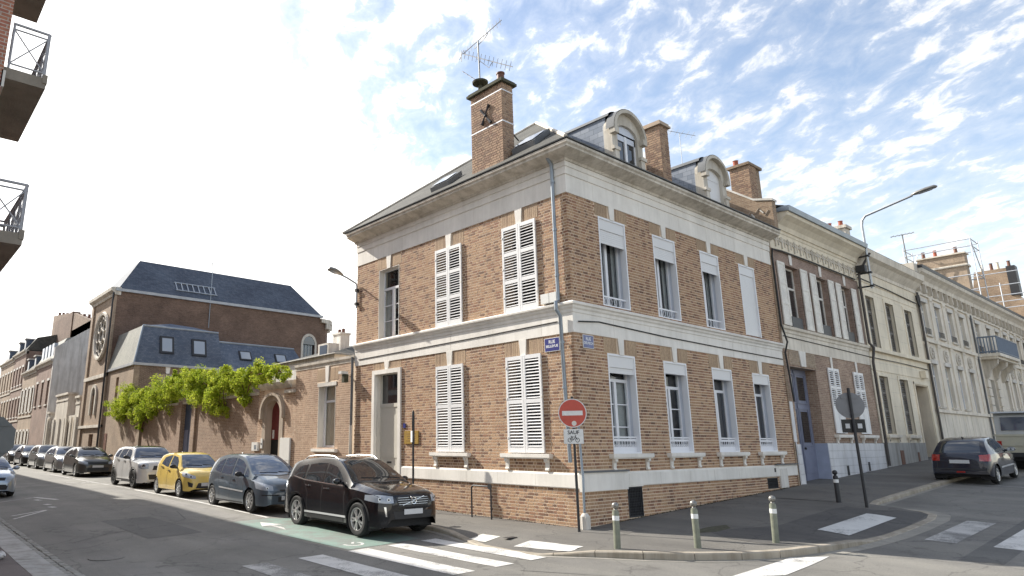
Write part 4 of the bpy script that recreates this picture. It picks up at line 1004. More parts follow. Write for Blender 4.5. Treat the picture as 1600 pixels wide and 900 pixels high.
# dormers
def dormer(xc, open_, y0=.02, zb=9.40, hw=.76):
    d = thing('dormer', None, None); d.parent = house; zs = 10.66; zt = 11.34; n = 14
    def arc(r, rz, zc): return [(xc - r * math.cos(math.pi * k / n), zc + rz * math.sin(math.pi * k / n)) for k in range(n + 1)]
    # stone front with arched opening
    o_ = [(xc - hw, zb)] + [(x, z) for x, z in arc(hw, zt - zs, zs)] + [(xc + hw, zb)]
    i_ = [(xc - .50, zb)] + [(x, z) for x, z in arc(.50, .26, zs + .02)] + [(xc + .50, zb)]
    f = MB(); m = len(o_)
    for yy in (y0, y0 + .28):
        f.v += [(x, yy, z) for x, z in o_] + [(x, yy, z) for x, z in i_]; f.f += []
    fs = []
    for k in range(m - 1):
        fs += [(k, k + 1, m + k + 1, m + k), (2 * m + k, 2 * m + k + 1, 3 * m + k + 1, 3 * m + k), (k, k + 1, 2 * m + k + 1, 2 * m + k), (m + k, m + k + 1, 3 * m + k + 1, 3 * m + k)]
    f.f = fs; f.r = [0] * len(fs); f.build('dormer_front', 'stone_dormer', d)
    # hood moulding
    hm = MB(); A = arc(hw + .05, zt - zs + .05, zs); B = arc(hw - .05, zt - zs - .05, zs)
    vs = [(x, y0 - .14, z) for x, z in A] + [(x, y0 - .14, z) for x, z in B] + [(x, y0 + .02, z) for x, z in A] + [(x, y0 + .02, z) for x, z in B]; m = n + 1; fs = []
    for k in range(n): fs += [(k, k + 1, m + k + 1, m + k), (k, k + 1, 2 * m + k + 1, 2 * m + k), (m + k, m + k + 1, 3 * m + k + 1, 3 * m + k)]
    hm.add(vs, fs); hm.box(xc - hw - .05, xc - hw + .16, y0 - .14, y0 + .05, zs - .16, zs); hm.box(xc + hw - .16, xc + hw + .05, y0 - .14, y0 + .05, zs - .16, zs); hm.build('hood_mould', 'stone_dormer', d)
    # lower scroll consoles beside the opening
    for s in (-1, 1): c = MB(); c.box(xc + s * .64 - .10, xc + s * .64 + .10, y0 - .06, y0 + .02, zb, 10.0); c.box(xc + s * .66 - .15, xc + s * .66 + .15, y0 - .09, y0 + .02, 10.0, 10.1); c.build('console', 'stone_dirty', d)
    # slate cheeks and lead roof running back
    for sd_ in (1,):
        pass
    c = MB(); c.prism([(xc - hw + .06, y0 + .25, zb), (xc - hw + .06, y0 + .25, 11.12), (xc - hw + .06, 2.4, 11.12), (xc - hw + .06, .3, zb)], (.04, 0, 0)); c.build('dormer_cheek', 'slate_dormer', d); c = MB(); c.prism([(xc + hw - .06, y0 + .25, zb), (xc + hw - .06, y0 + .25, 11.12), (xc + hw - .06, 2.4, 11.12), (xc + hw - .06, .3, zb)], (-.04, 0, 0)); c.build('dormer_cheek', 'slate_dormer', d)
    tm = MB(); tm.box(xc - hw + .03, xc - hw + .075, y0 + .2, y0 + .30, zb + .3, zs); tm.build('trim', 'pvc', d)
    rr = MB(); A = arc(hw + .07, zt - zs + .08, zs - .02); A2 = arc(hw - .02, .27, 11.10); vs = [(x, y0 - .13, z + .01) for x, z in A] + [(x, y0 + .14, z + .01) for x, z in A]; rr.add(vs, [(k, k + 1, n + 2 + k, n + 1 + k) for k in range(n)]); vs = [(x, y0 + .1, z) for x, z in A2] + [(x, 3.0, z) for x, z in A2]; rr.add(vs, [(k, k + 1, n + 2 + k, n + 1 + k) for k in range(n)]); rr.build('dormer_roof', 'roof_lead', d, smooth='all')
    if open_:
        w = window(FR, d, xc - .50, xc + .50, zb + .02, 10.68, rec=.10, bars=0, inn=False, pane='dark_pane'); ft = MB(); FR.box(ft, xc - .5, xc + .5, -.2, -.1, 10.45, 10.95); ft.build('fanlight', 'pvc_shade', d)
    else:
        w = MB(); FR.box(w, xc - .50, xc + .50, -.20, -.13, zb, 10.95); w.build('roller_shutter', 'roller', d); w = MB(); FR.box(w, xc - .46, xc + .46, -.13, -.12, 10.55, 10.58); w.build('shutter_box', 'roller', d)
dormer(3.02, True); dormer(8.05, False)

# ================================================================== LEFT STREET: EXTENSION, GATE, GARDEN WALL
ext = thing('side_wing', 'low single storey brick wing beside the corner house with one tall narrow window', 'building')
eh = [(10.78, 11.98, 1.72, 4.10)]
wall(FL, ext, 'mortar', LE, 13.80, -.2, 4.76, eh)
mb = MB(); mb.box(.35, 5, LE + .02, 13.8, -.2, 4.6); mb.build('rear_block', 'mortar', ext)
so_ = []; soldiers(FL, 10.62, 12.14, 4.16, 4.62, so_, 8, 11.38)
brick_things(FL, lay(LE + .12, 13.8, -.1, 4.70, eh + [(10.62, 12.14, 4.10, 4.70)], seed=31), ext, -.004, .005, 'brick_extension'); brick_things(FL, so_, ext, -.004, .009, 'brick_soldier')
MB().sweep([(-.3, 4.70), (.02, 4.70), (.03, 4.80), (.07, 4.84), (.08, 4.93), (-.3, 4.97)], [lambda p: (-p, 13.82), lambda p: (-p, LE + .01)]).build('parapet_coping', 'stone_dirty', ext)
keystone(FL, ext, 11.38, 4.10, 4.71)
window(FL, ext, 10.80, 11.96, 1.74, 4.06, rec=.24, trans=3.42, bars=0, curt=((.08, .92),), m='pvc', halves=1, fw=.09)
g = MB(); FL.box(g, 11.962, 11.98, -.24, .010, 1.73, 4.06); FL.box(g, 10.782, 10.80, -.24, .010, 1.73, 4.06); g.build('reveal_lining', 'plaster_white', ext)
g = MB(); FL.box(g, 10.72, 12.04, -.02, .03, 3.96, 4.10); g.build('lintel', 'plaster_white', ext); sill(FL, ext, 10.55, 12.2, 1.58, 1.71, .14, br=False)
g = MB(); g.box(-.03, 0.1, 13.5, 13.8, 4.97, 5.0); 
gate = thing('gateway', 'arched stone gateway with an open dark red door in the brick wall', 'gateway')
gh = [(14.95, 16.25, -.2, 3.35)]
wall(FL, gate, 'mortar', 13.80, 17.0, -.2, 4.2, [(14.95, 16.25, -.2, 3.78)])
brick_things(FL, lay(13.8, 17.0, -.05, 4.1, [(14.70, 16.50, -.2, 4.1)], seed=33), gate, -.004, .005, 'brick_extension')
n = 12; ar = MB()
def arch_ring(mb, fr, uc, r0, r1, zs, d0, d1, z0, ell=.8, n=14):
    A = [(uc - r0, z0)] + [(uc - r0 * math.cos(math.pi * k / n), zs + r0 * ell * math.sin(math.pi * k / n)) for k in range(n + 1)] + [(uc + r0, z0)]
    B = [(uc - r1, z0)] + [(uc - r1 * math.cos(math.pi * k / n), zs + r1 * ell * math.sin(math.pi * k / n)) for k in range(n + 1)] + [(uc + r1, z0)]
    m = len(A); vs = [fr.P(u, d0, z) for u, z in A] + [fr.P(u, d0, z) for u, z in B] + [fr.P(u, d1, z) for u, z in A] + [fr.P(u, d1, z) for u, z in B]; fs = []
    for k in range(m - 1): fs += [(k, k + 1, m + k + 1, m + k), (2 * m + k, 2 * m + k + 1, 3 * m + k + 1, 3 * m + k), (k, k + 1, 2 * m + k + 1, 2 * m + k), (m + k, m + k + 1, 3 * m + k + 1, 3 * m + k)]
    mb.add(vs, fs)
arch_ring(ar, FL, 15.6, .62, .92, 3.15, -.4, .04, -.1); ar.build('arch', 'stone_arch', gate)
a2 = MB(); arch_ring(a2, FL, 15.6, .88, 1.02, 3.15, .0, .16, 2.9); a2.build('arch_moulding', 'stone_arch', gate)
MB().sweep([(-.5, 4.1), (.03, 4.1), (.06, 4.16), (.18, 4.25), (.2, 4.36), (-.5, 4.48)], [lambda p: (-p, 16.8), lambda p: (-p, 14.1)]).build('gate_cornice', 'stone_dirty', gate)
g = MB(); FL.box(g, 13.75, 14.5, -.1, .13, 3.88, 4.0); g.build('cap', 'stone_dirty', gate)
g = MB(); FL.box(g, 15.0, 16.22, -.30, -.26, 2.05, 3.75); do = g.build('door', 'door_red', gate); g = MB(); FL.box(g, 15.0, 16.22, -.30, -.262, -.1, 2.05); g.build('door_lower', 'dark_interior', do); g = MB(); FL.box(g, 15.95, 16.12, -.26, -.255, 2.1, 2.45); g.build('notice', 'sign_white', do)
g = MB(); FL.box(g, 14.9, 16.4, -1.5, -1.4, -.1, 3.9); g.build('passage', 'dark_interior', gate)
tag(FL and MB().build('unused') if False else (lambda: (lambda m_: (FL.box(m_, 14.75, 13.95, .02, .09, 1.25, 2.12), FL.box(m_, 14.35, 13.98, .02, .08, .2, 1.25), m_.build('utility_cabinet', 'plastic_white'))[-1])(MB()))(), 'pale weathered utility cabinet on the wall right of the red door', 'utility box')
def flbox(name, fr, u0, u1, d0, d1, z0, z1, m, label=None, cat=None, group=None, parent=None):
    mb = MB(); fr.box(mb, u0, u1, d0, d1, z0, z1); o = mb.build(name, m, parent)
    return tag(o, label, cat, group) if label else o
lb = thing('letterbox', 'small white letterbox on the brick wall left of the arched gateway', 'letterbox')
flbox('box', FL, 16.7, 17.25, .01, .12, 1.6, 1.95, 'plastic_white', parent=lb); flbox('slot', FL, 16.8, 17.0, .12, .126, 1.66, 1.84, 'zinc', parent=lb)
ic = thing('intercom', 'narrow pale intercom panel on the stone jamb of the gateway', 'intercom')
flbox('panel', FL, 16.34, 16.5, .05, .08, 1.7, 2.1, 'plastic_white', parent=ic); flbox('button', FL, 16.39, 16.45, .08, .09, 1.85, 1.92, 'iron_black', parent=ic)

gw = thing('garden_wall', 'long brick garden wall with stone piers and a dark blue door under the vine', 'wall')
g = MB(); gy = frange(17.0, 35.7, 8)
ghole = [(24.6, 26.15, -.3, 3.95)]
wall(FL, gw, 'brick_garden_wall', 17.0, 35.7, -.2, 3.95, ghole)
g = MB(); FL.box(g, 17.0, 35.7, -.4, .06, 3.95, 4.07); g.build('coping', 'stone_dirty', gw)
for u in (24.35, 26.35, 33.3): g = MB(); FL.box(g, u - .25, u + .25, -.3, .10, -.1, 4.1); g.build('pier', 'brick_garden_wall' if u < 33 else 'brick_church_sunlit', gw)
g = MB(); FL.box(g, 24.6, 26.15, -.20, -.14, 0, 3.95); dd = g.build('door', 'door_dark_blue', gw)
g = MB(); FL.box(g, 25.36, 25.39, -.14, -.13, 0, 3.9); FL.box(g, 24.75, 25.25, -.14, -.125, .4, 2.6); FL.box(g, 25.5, 26.0, -.14, -.125, .4, 2.6); g.build('door_panel', 'door_blue', dd)
# vine foliage
vine = thing('climbing_vine', 'bright green vine spilling over the top of the brick garden wall', 'vine')
VB = [(38.2, 4.0, .8), (36.9, 3.6, .85), (36.3, 4.25, .8), (35.2, 4.8, .8), (33.6, 4.4, .8), (32.4, 3.7, .9), (31.6, 3.3, .75), (32.6, 2.75, .35), (30.6, 4.35, .8), (29.2, 4.7, .8), (28.2, 4.1, .7), (27.2, 4.75, .7), (25.9, 5.05, .6), (24.6, 5.1, .6),
      (23.4, 4.85, .62), (22.6, 4.1, .7), (21.8, 3.85, .62), (20.9, 3.75, .68), (20.2, 3.25, .35), (20.6, 4.55, .68), (19.4, 4.75, .6), (18.7, 4.5, .62), (18.1, 3.9, .42), (17.2, 4.75, .5), (16.2, 4.75, .4), (15.3, 4.62, .34), (14.5, 4.5, .28), (24.2, 4.4, .5), (27.6, 5.1, .4), (21.6, 5.0, .4), (19.9, 5.05, .38), (34.2, 3.5, .5), (30.4, 3.5, .4)]
lm = MB(); q = random.Random(4)
subs = []
VB = [(y, z + .12, r * (1.12 if z > 3.7 else .85)) for y, z, r in VB] + [(y + 1.0, z + .40, r * .7) for y, z, r in VB[2:24:2]] + [(34.6 - 1.1 * k, 4.55 + .02 * k, .5) for k in range(17)]
for (y, z, r) in VB:
    for k in range(int(13 * r / .6)):
        d = Vector((q.gauss(0, 1), q.gauss(0, 1), q.gauss(0, 1))).normalized() * q.uniform(.45, 1.05) * r
        subs.append((Vector((-.18 + d.x * .8, y + d.y * 1.15, z + d.z * .95)), q.uniform(.12, .30) * (r / .6) ** .5, q.uniform(-.12, .18)))
for (c, r, tone) in subs:
    for k in range(170):
        d = Vector((q.gauss(0, 1), q.gauss(0, 1), q.gauss(0, 1))).normalized() * r * q.uniform(.35, 1.08) ** .7
        p = c + d; s = q.uniform(.03, .075); nrm = (d.normalized() + Vector((q.gauss(0, .5), q.gauss(0, .5), q.gauss(0, .5) + .35))).normalized()
        u = nrm.orthogonal().normalized(); u.rotate(Matrix.Rotation(q.uniform(0, 6.28), 3, nrm)); w = nrm.cross(u)
        lm.add([p - u * s * .5, p + w * s * .45, p + u * s * .9, p - w * s * .45], [(0, 1, 2, 3)], min(1, max(0, q.gauss(.45 + tone, .22))))
fo = lm.build('foliage', 'leaf', vine, rnd=True, fix=False); fo['kind'] = 'stuff'
st = MB()
for k in range(len(VB) - 1):
    a, b = VB[k], VB[k + 1]
    if abs(a[0] - b[0]) < 2.2: st.tube([(-.1, a[0], a[1] - .1), (-.2, (a[0] + b[0]) / 2, (a[1] + b[1]) / 2 + q.uniform(-.2, .2)), (-.1, b[0], b[1] - .1)], .025, 5)
st.build('stem', 'wood_brown', vine)

# ------------------------------------------------ wing with a blue mansard
wg = thing('mansard_annex', 'brick annex with blue slate mansard roof and four roof windows beside the chapel', 'building')
Yw, Yc = 35.73, 42.0
wall(FL, wg, 'brick_church_sunlit', Yw, Yc, -.2, 6.95, [(39.0, 39.65, 4.9, 6.4), (40.55, 41.1, -.2, 2.2)])
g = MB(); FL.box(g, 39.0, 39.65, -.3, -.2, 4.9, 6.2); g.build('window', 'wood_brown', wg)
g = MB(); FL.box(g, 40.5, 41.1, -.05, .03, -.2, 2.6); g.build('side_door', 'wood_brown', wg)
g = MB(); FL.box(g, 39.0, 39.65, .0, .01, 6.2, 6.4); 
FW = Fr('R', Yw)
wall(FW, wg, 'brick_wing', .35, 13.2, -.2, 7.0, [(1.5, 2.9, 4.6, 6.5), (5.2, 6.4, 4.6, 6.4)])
for (u0, u1) in ((1.5, 2.9), (5.2, 6.4)): window(FW, wg, u0, u1, 4.6, 6.5, rec=.15, inn=False, m='shutter_old', pane='dark_pane'); keystone(FW, wg, (u0 + u1) / 2, 6.5, 6.95, .12, .16)
g = MB(); g.prism([(-.12, Yw - .12, 6.95), (-.12, Yc, 6.95), (-.12, Yc, 7.12), (-.12, Yw - .12, 7.12)], (13.5, 0, 0)); g.build('eaves', 'zinc_pale', wg)
g = MB(); B0 = [(-.05, Yw - .05, 7.12), (6.0, Yw - .05, 7.12), (6.0, Yc, 7.12), (-.05, Yc, 7.12)]; T0 = [(.5, Yw + .62, 9.72), (5.8, Yw + .62, 9.72), (5.8, Yc, 9.72), (.5, Yc, 9.72)]
g.add(B0 + T0, [(0, 1, 5, 4), (1, 2, 6, 5), (4, 5, 6, 7)]); g.add([(2.8, Yw + 2.0, 10.25), (4.6, Yw + 2.2, 10.2)] + T0, [(2, 3, 1, 0), (3, 4, 1), (5, 2, 0), (4, 5, 0, 1)]); g.build('mansard_roof', 'slate_blue', wg)
g = MB(); g.add([B0[0], B0[3], T0[3], T0[0]], [(0, 1, 2, 3)]); g.build('mansard_side', 'slate_pale', wg)  # same roof in paler slate: the lit side's sun is in the colour
g = MB(); g.add([(6.0, Yw - .05, 7.12), (13.2, Yw - .05, 7.12), (12.3, Yw + 1.2, 9.15), (5.85, Yw + 1.2, 9.15), (12.3, Yc, 9.15), (5.85, Yc, 9.15), (13.2, Yc, 7.12)], [(0, 1, 2, 3), (3, 2, 4, 5), (1, 6, 4, 2)]); g.build('lower_roof', 'slate_blue', wg)
g = MB(); g.tube([T0[0], T0[1]], .07, 6); g.tube([T0[0], B0[0]], .06, 6); g.tube([(5.9, Yw + 1.2, 9.17), (12.3, Yw + 1.2, 9.17)], .07, 6); g.build('roof_flashing', 'zinc', wg)
def mpt(x, z, k=0.):
    t = (z - 7.12) / 2.6; return Vector((x, Yw - .05 + .67 * t - k, z + k * .25))
for i, (x0, x1, za, zb) in enumerate(((1.6, 2.55, 7.85, 9.05), (3.8, 4.85, 7.85, 9.05))):
    s = MB(); s.prism([mpt(x0, za), mpt(x1, za), mpt(x1, zb), mpt(x0, zb)], (0, -.1, .03)); o = s.build('roof_window', 'iron_black', wg)
    s = MB(); s.prism([mpt(x0 + .14, za + .14, .105), mpt(x1 - .14, za + .14, .105), mpt(x1 - .14, zb - .14, .105), mpt(x0 + .14, zb - .14, .105)], (0, -.01, 0)); s.build('pane', 'lamp_glass', o)
def lpt(x, z, k=0.):
    t = (z - 7.12) / 2.03; return Vector((x, Yw - .05 + 1.25 * t - k * .85, z + k * .5))
for (x0, x1) in ((7.5, 8.45), (10.4, 11.35)):
    s = MB(); s.prism([lpt(x0, 7.85), lpt(x1, 7.85), lpt(x1, 8.55), lpt(x0, 8.55)], (0, -.08, .05)); o = s.build('roof_window', 'iron_black', wg)
    s = MB(); s.prism([lpt(x0 + .1, 7.93, .1), lpt(x1 - .1, 7.93, .1), lpt(x1 - .1, 8.47, .1), lpt(x0 + .1, 8.47, .1)], (0, -.01, .01)); s.build('pane', 'lamp_glass', o)

# ------------------------------------------------ chapel
chp = thing('brick_chapel', 'tall brick chapel with a rose window facing the street and a dark slate roof', 'church')
FC = Fr('R', Yc); Ye = 48.45
wall(FL, chp, 'brick_church_sunlit', Yc + .35, Ye, -.2, 13.0, [(44.6, 45.7, 4.0, 5.6), (44.3, 45.5, -.2, 2.6)])
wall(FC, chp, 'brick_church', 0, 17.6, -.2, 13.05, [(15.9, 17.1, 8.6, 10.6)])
g = MB()
for k in range(9):
    a0, a1 = -math.pi / 2 + k * math.pi / 8, 0; 
ap_ = [(17.6 + 1.9 * math.sin(math.pi * k / 8), 45.2 - 3.2 * math.cos(math.pi * k / 8)) for k in range(9)]
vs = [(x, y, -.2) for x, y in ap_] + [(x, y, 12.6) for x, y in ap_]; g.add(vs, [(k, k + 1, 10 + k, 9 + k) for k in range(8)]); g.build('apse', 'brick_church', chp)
g = MB(); vs = [(x - .0 + (.35 if x > 17.7 else 0), y - (.25 if y < 45 else -.25), 12.6) for x, y in ap_] + [(x + (.35 if x > 17.7 else 0), y - (.25 if y < 45 else -.25), 12.95) for x, y in ap_]; g.add(vs, [(k, k + 1, 10 + k, 9 + k) for k in range(8)] + [tuple(range(9, 18))]); g.build('apse_cornice', 'stone_dirty', chp)
for k in range(1, 5): x, y = ap_[k]; g = MB(); g.box(x - .1, x + .3, y - .35, y + .1, 12.1, 12.6); g.build('corbel', 'stone_dirty', chp)
# pointed window in the side wall
g = MB(); FC.box(g, 15.9, 17.1, -.25, -.2, 8.6, 10.6); w = g.build('lancet_window', 'dark_pane', chp)
g = MB(); arch_ring(g, FC, 16.5, .6, .78, 10.5, .0, .05, 8.55, 1.25); g.build('window_moulding', 'stone_dirty', w)
g = MB(); A = [(16.5 - .6 * math.cos(math.pi * k / 10), 10.5 + .72 * math.sin(math.pi * k / 10)) for k in range(11)]; g.poly([FC.P(u, .012, z) for u, z in A]); g.build('window_head', 'dark_pane', w)
for u in (16.2, 16.5, 16.8): g = MB(); FC.box(g, u - .02, u + .02, -.2, -.15, 8.6, 10.9); g.build('mullion', 'zinc', w)
# roof
g = MB(); Bq = [(.1, Yc - .12, 13.25), (17.6, Yc - .12, 13.25), (17.6, 48.5, 13.25), (.1, 48.5, 13.25)]; Tq = [(2.15, 44.5, 16.3), (15.75, 44.5, 16.25), (15.75, 46, 16.25), (2.15, 46, 16.3)]
g.add(Bq + Tq, [(0, 1, 5, 4), (1, 2, 6, 5), (2, 3, 7, 6), (3, 0, 4, 7), (4, 5, 6, 7)]); crf = g.build('roof', 'slate_church', chp)
g = MB(); g.box(-.1, 17.8, Yc - .16, Yc + .2, 13.05, 13.26); g.build('gutter', 'zinc_pale', chp)
def cpt(x, t, k=0.): return Vector((x, Yc - .12 + 2.62 * t - k * .75, 13.25 + 3.05 * t + k * .65))
g = MB()
for k in range(8): x = 4.6 + k * .46; g.tube([cpt(x, .18, .05), cpt(x, .42, .05)], .05, 5)
g.tube([cpt(4.5, .18, .06), cpt(7.9, .18, .06)], .05, 5); g.tube([cpt(4.5, .42, .06), cpt(7.9, .42, .06)], .05, 5); g.build('roof_light', 'lamp_glass', crf)
g = MB(); g.tube([(7.2, Yc - .1, 11.0), (7.2, Yc - .1, 16.0)], .03, 6); g.tube([(7.2, Yc - .1, 16.1), (7.0, Yc - .5, 16.3)], .04, 6); g.build('vent_pipe', 'zinc', chp)
# street front: cornice, string courses, rose window, arched window and door
MB().sweep([(-.3, 12.75), (.10, 12.75), (.16, 12.9), (.4, 13.05), (.42, 13.3), (-.3, 13.35)], [lambda p: (-p, Ye + .1), lambda p: (-p, Yc - .1)]).build('cornice', 'stone_dirty', chp)
for za, zb, p_ in ((6.68, 6.95, .14), (3.05, 3.25, .16)): g = MB(); FL.box(g, Yc - .05, Ye + .05, -.05, p_, za, zb); g.build('string_course', 'stone_dirty', chp)
for u in (Yc + .25, Ye - .3): g = MB(); FL.box(g, u - .3, u + .3, -.05, .12, -.1, 12.75); g.build('pilaster', 'brick_church_sunlit', chp)
g = MB(); g.tube([(-.2, Yc + .05, 13.0), (-.2, Yc + .05, 0)], .07, 6); g.build('downpipe', 'iron_black', chp)
g = MB(); cz, cyy = 9.95, 44.75
def disc(mb, r, d, n=32, r2=None):
    vs = [FL.P(cyy + r * math.cos(2 * math.pi * k / n), d, cz + r * math.sin(2 * math.pi * k / n)) for k in range(n)]
    mb.poly(vs)
disc(g, 1.7, .02); rose = g.build('rose_window', 'dark_pane', chp)
g = MB(); g.tube([FL.P(cyy + 1.75 * math.cos(2 * math.pi * k / 32), .07, cz + 1.75 * math.sin(2 * math.pi * k / 32)) for k in range(33)], .16, 6, False); g.build('rose_moulding', 'stone_dirty', rose)
g = MB()
for k in range(8):
    a = k * math.pi / 4; c = (cyy + 1.0 * math.cos(a), cz + 1.0 * math.sin(a)); g.tube([FL.P(c[0] + .42 * math.cos(b * math.pi / 6), .06, c[1] + .42 * math.sin(b * math.pi / 6)) for b in range(13)], .06, 5, False)
g.tube([FL.P(cyy + .5 * math.cos(b * math.pi / 8), .06, cz + .5 * math.sin(b * math.pi / 8)) for b in range(17)], .07, 5, False); g.build('tracery', 'stone_dirty', rose)
g = MB(); FL.box(g, 44.6, 45.7, -.3, -.25, 4.0, 5.6); w = g.build('arched_window', 'dark_pane', chp); g = MB(); arch_ring(g, FL, 45.15, .55, .8, 5.5, .0, .12, 4.0, 1.); g.build('window_moulding', 'stone_dirty', w)
g = MB(); g.poly([FL.P(45.15 - .55 * math.cos(math.pi * k / 10), .015, 5.5 + .55 * math.sin(math.pi * k / 10)) for k in range(11)]); g.build('window_head', 'dark_pane', w)
g = MB(); FL.box(g, 44.3, 45.5, -.3, -.2, -.1, 2.6); g.build('door', 'wood_brown', chp)

# ------------------------------------------------ forecourt wall with piers, then the row of town houses
fw_ = thing('forecourt_wall', 'old stained stone and brick wall with tall piers beyond the chapel', 'wall')
wall(FL, fw_, 'stone_dirty', 48.5, 62, -.1, 4.2, [(51.3, 52.3, -.1, 2.8), (58.3, 59.4, -.1, 2.9)])
for (a, b, z) in ((48.9, 50.2, 5.5), (53.2, 57.8, 6.0), (59.8, 60.6, 4.6)):
    g = MB(); FL.box(g, a, b, -.6, .12, -.1, z); FL.box(g, a - .1, b + .1, -.65, .25, z, z + .18); FL.box(g, a - .02, b + .02, -.6, .17, z - .5, z - .36); g.build('pier', 'stone_dirty', fw_)
for u in (49.3, 51.0, 52.7, 53.4, 55.4, 57.6, 60.2): g = MB(); FL.box(g, u - .22, u + .22, .1, .24, -.1, 4.0); g.build('buttress', 'stone_dirty', fw_)
g = MB(); FL.box(g, 51.3, 52.3, -.3, -.2, 0, 2.8); FL.box(g, 58.3, 59.4, -.3, -.2, 0, 2.9); g.build('door', 'wood_brown', fw_)
def far_house(label, y0, y1, h, m, rows, cols, roof='slate_blue', rh=1.6, trim='stone_dirty', dormers=0, cat='house', shutters=False, depth=9., gable=None, winm='dark_pane', ww=.95, chim=()):
    t = thing('town_house', label, cat, group=None); holes = []
    ins = (y1 - y0) / cols
    for (za, zb) in rows:
        for c in range(cols): u = y0 + (c + .5) * ins; holes.append((u - ww / 2, u + ww / 2, za, zb))
    wall(FL, t, m, y0, y1, -.2, h, holes)
    for ys0, ys1 in ((y0, y0 + .3), (y1 - .3, y1)): g = MB(); g.box(.35, depth, ys0, ys1, -.2, h); g.build('side_wall', gable or m, t)
    for hh in holes:
        f = MB(); FL.box(f, hh[0], hh[1], -.22, -.16, hh[2], hh[3]); w = f.build('window', winm, t)
        f = MB(); FL.box(f, hh[0] - .12, hh[1] + .12, -.02, .05, hh[3], hh[3] + .22); FL.box(f, hh[0] - .12, hh[1] + .12, -.02, .09, hh[2] - .12, hh[2]); FL.box(f, (hh[0] + hh[1]) / 2 - .04, (hh[0] + hh[1]) / 2 + .04, -.16, -.12, hh[2], hh[3]); FL.box(f, hh[0], hh[1], -.16, -.12, lerp(hh[2], hh[3], .7), lerp(hh[2], hh[3], .7) + .07); f.build('frame', 'shutter_old', w)
        if shutters:
            f = MB(); FL.box(f, hh[0] - .45, hh[0] - .03, .01, .06, hh[2], hh[3]); FL.box(f, hh[1] + .03, hh[1] + .45, .01, .06, hh[2], hh[3]); f.build('shutters', 'shutter_old', w)
    MB().sweep([(-.2, h - .35), (.06, h - .35), (.1, h - .15), (.3, h - .05), (.32, h + .1), (-.2, h + .15)], [lambda p: (-p, y1), lambda p: (-p, y0)]).build('cornice', trim, t)
    for (za, zb) in rows[1:]: g = MB(); FL.box(g, y0, y1, -.02, .07, za - .55, za - .38); g.build('string_course', trim, t)
    g = MB(); g.add([(-.1, y0, h + .1), (-.1, y1, h + .1), (.9, y1, h + rh), (.9, y0, h + rh), (depth / 2, y0, h + rh + 1), (depth / 2, y1, h + rh + 1), (depth, y0, h), (depth, y1, h)], [(0, 1, 2, 3), (3, 2, 5, 4), (4, 5, 7, 6), (0, 3, 4, 6), (1, 2, 5, 7)]); g.build('roof', roof, t)
    for k in range(dormers):
        u = y0 + (k + .5) * (y1 - y0) / dormers; g = MB(); FL.box(g, u - .5, u + .5, -1.6, -.05, h + .1, h + 1.5); d = g.build('dormer', 'slate_blue', t)
        g = MB(); FL.box(g, u - .32, u + .32, -.05, -.03, h + .3, h + 1.3); g.build('pane', 'dark_pane', d); g = MB(); FL.box(g, u - .6, u + .6, -1.7, .1, h + 1.5, h + 1.62); g.build('dormer_roof', 'plaster_white', d)
    for (cx_, cy_, cw, cl, ct) in chim:
        g = MB(); g.box(cx_, cx_ + cw, cy_, cy_ + cl, h, ct); c = g.build('chimney', 'brick_gable', t); n = max(2, int(max(cl, cw) / .55))
        for k in range(n):
            p = MB(); p.lathe([(.12, 0), (.1, .4), (.13, .42)], (cx_ + (cw * (k + .5) / n if cw > cl else cw / 2), cy_ + (cl / 2 if cw > cl else cl * (k + .5) / n), ct), n=8); p.build('chimney_pot', 'wood_brown', c)
    return t
t = far_house('grey rendered gable house with red brick front beyond the forecourt wall', 62, 70, 9.8, 'brick_far_red', [(5.6, 7.9)], 3, 'slate_pale', 2.2, 'stone_dirty', 0, gable='render_grey')
g = MB(); FY = Fr('R', 62.0); g.prism([(-.05, 61.9, -.2), (-.05, 61.9, 11.0), (3.4, 61.9, 13.6), (9, 61.9, 13.6), (9, 61.9, -.2)], (0, .3, 0)); g.build('gable_wall', 'render_grey', t)
for u in (63.3, 64.9, 66.5, 68.1): g = MB(); FL.box(g, u, u + .9, -.45, -.1, 10.1, 11.6); g.build('dormer_window', 'lamp_glass', t)
g = MB(); g.box(3.0, 3.6, 62.2, 71.0, 12.5, 14.1); g.box(2.9, 3.7, 71.0, 80, 12.0, 16.3); c = g.build('chimney', 'brick_church', t)
g = MB(); g.prism([(3.0, 62.1, 12.0), (3.0, 62.1, 14.0), (3.0, 71.2, 16.2), (3.0, 82.1, 17.4), (3.0, 82.1, 12)], (.7, 0, 0)); g.build('chimney', 'brick_wing', t)
for k in range(9): p = MB(); p.lathe([(.17, 0), (.14, .5), (.19, .55)], (3.35, 62.9 + k * 2.2, 14.2 + k * .36), n=8); p.build('chimney_pot', 'wood_brown', t)
far_house('pale brick town house with long louvred shutters behind the parked cars', 70, 78, 9.6, 'brick_far_tan', [(.9, 3.2), (5.2, 7.7)], 4, 'slate', 1.7, shutters=True, dormers=2)
far_house('stone and red brick town house with white lintels on two upper floors', 78, 86, 12.4, 'brick_far_red', [(.9, 3.1), (4.9, 7.0), (8.6, 10.6)], 4, 'slate', 1.6, dormers=2)
far_house('tan brick town house with narrow windows at the far left end', 86, 97, 12.2, 'brick_far_tan', [(.9, 3.1), (4.9, 7.0), (8.4, 10.6)], 5, 'slate', 1.6, dormers=1)
far_house('red brick house at the end of the left street', 97, 125, 9.5, 'brick_far_red', [(.9, 3.1), (4.9, 7.0)], 9, 'slate', 1.6)
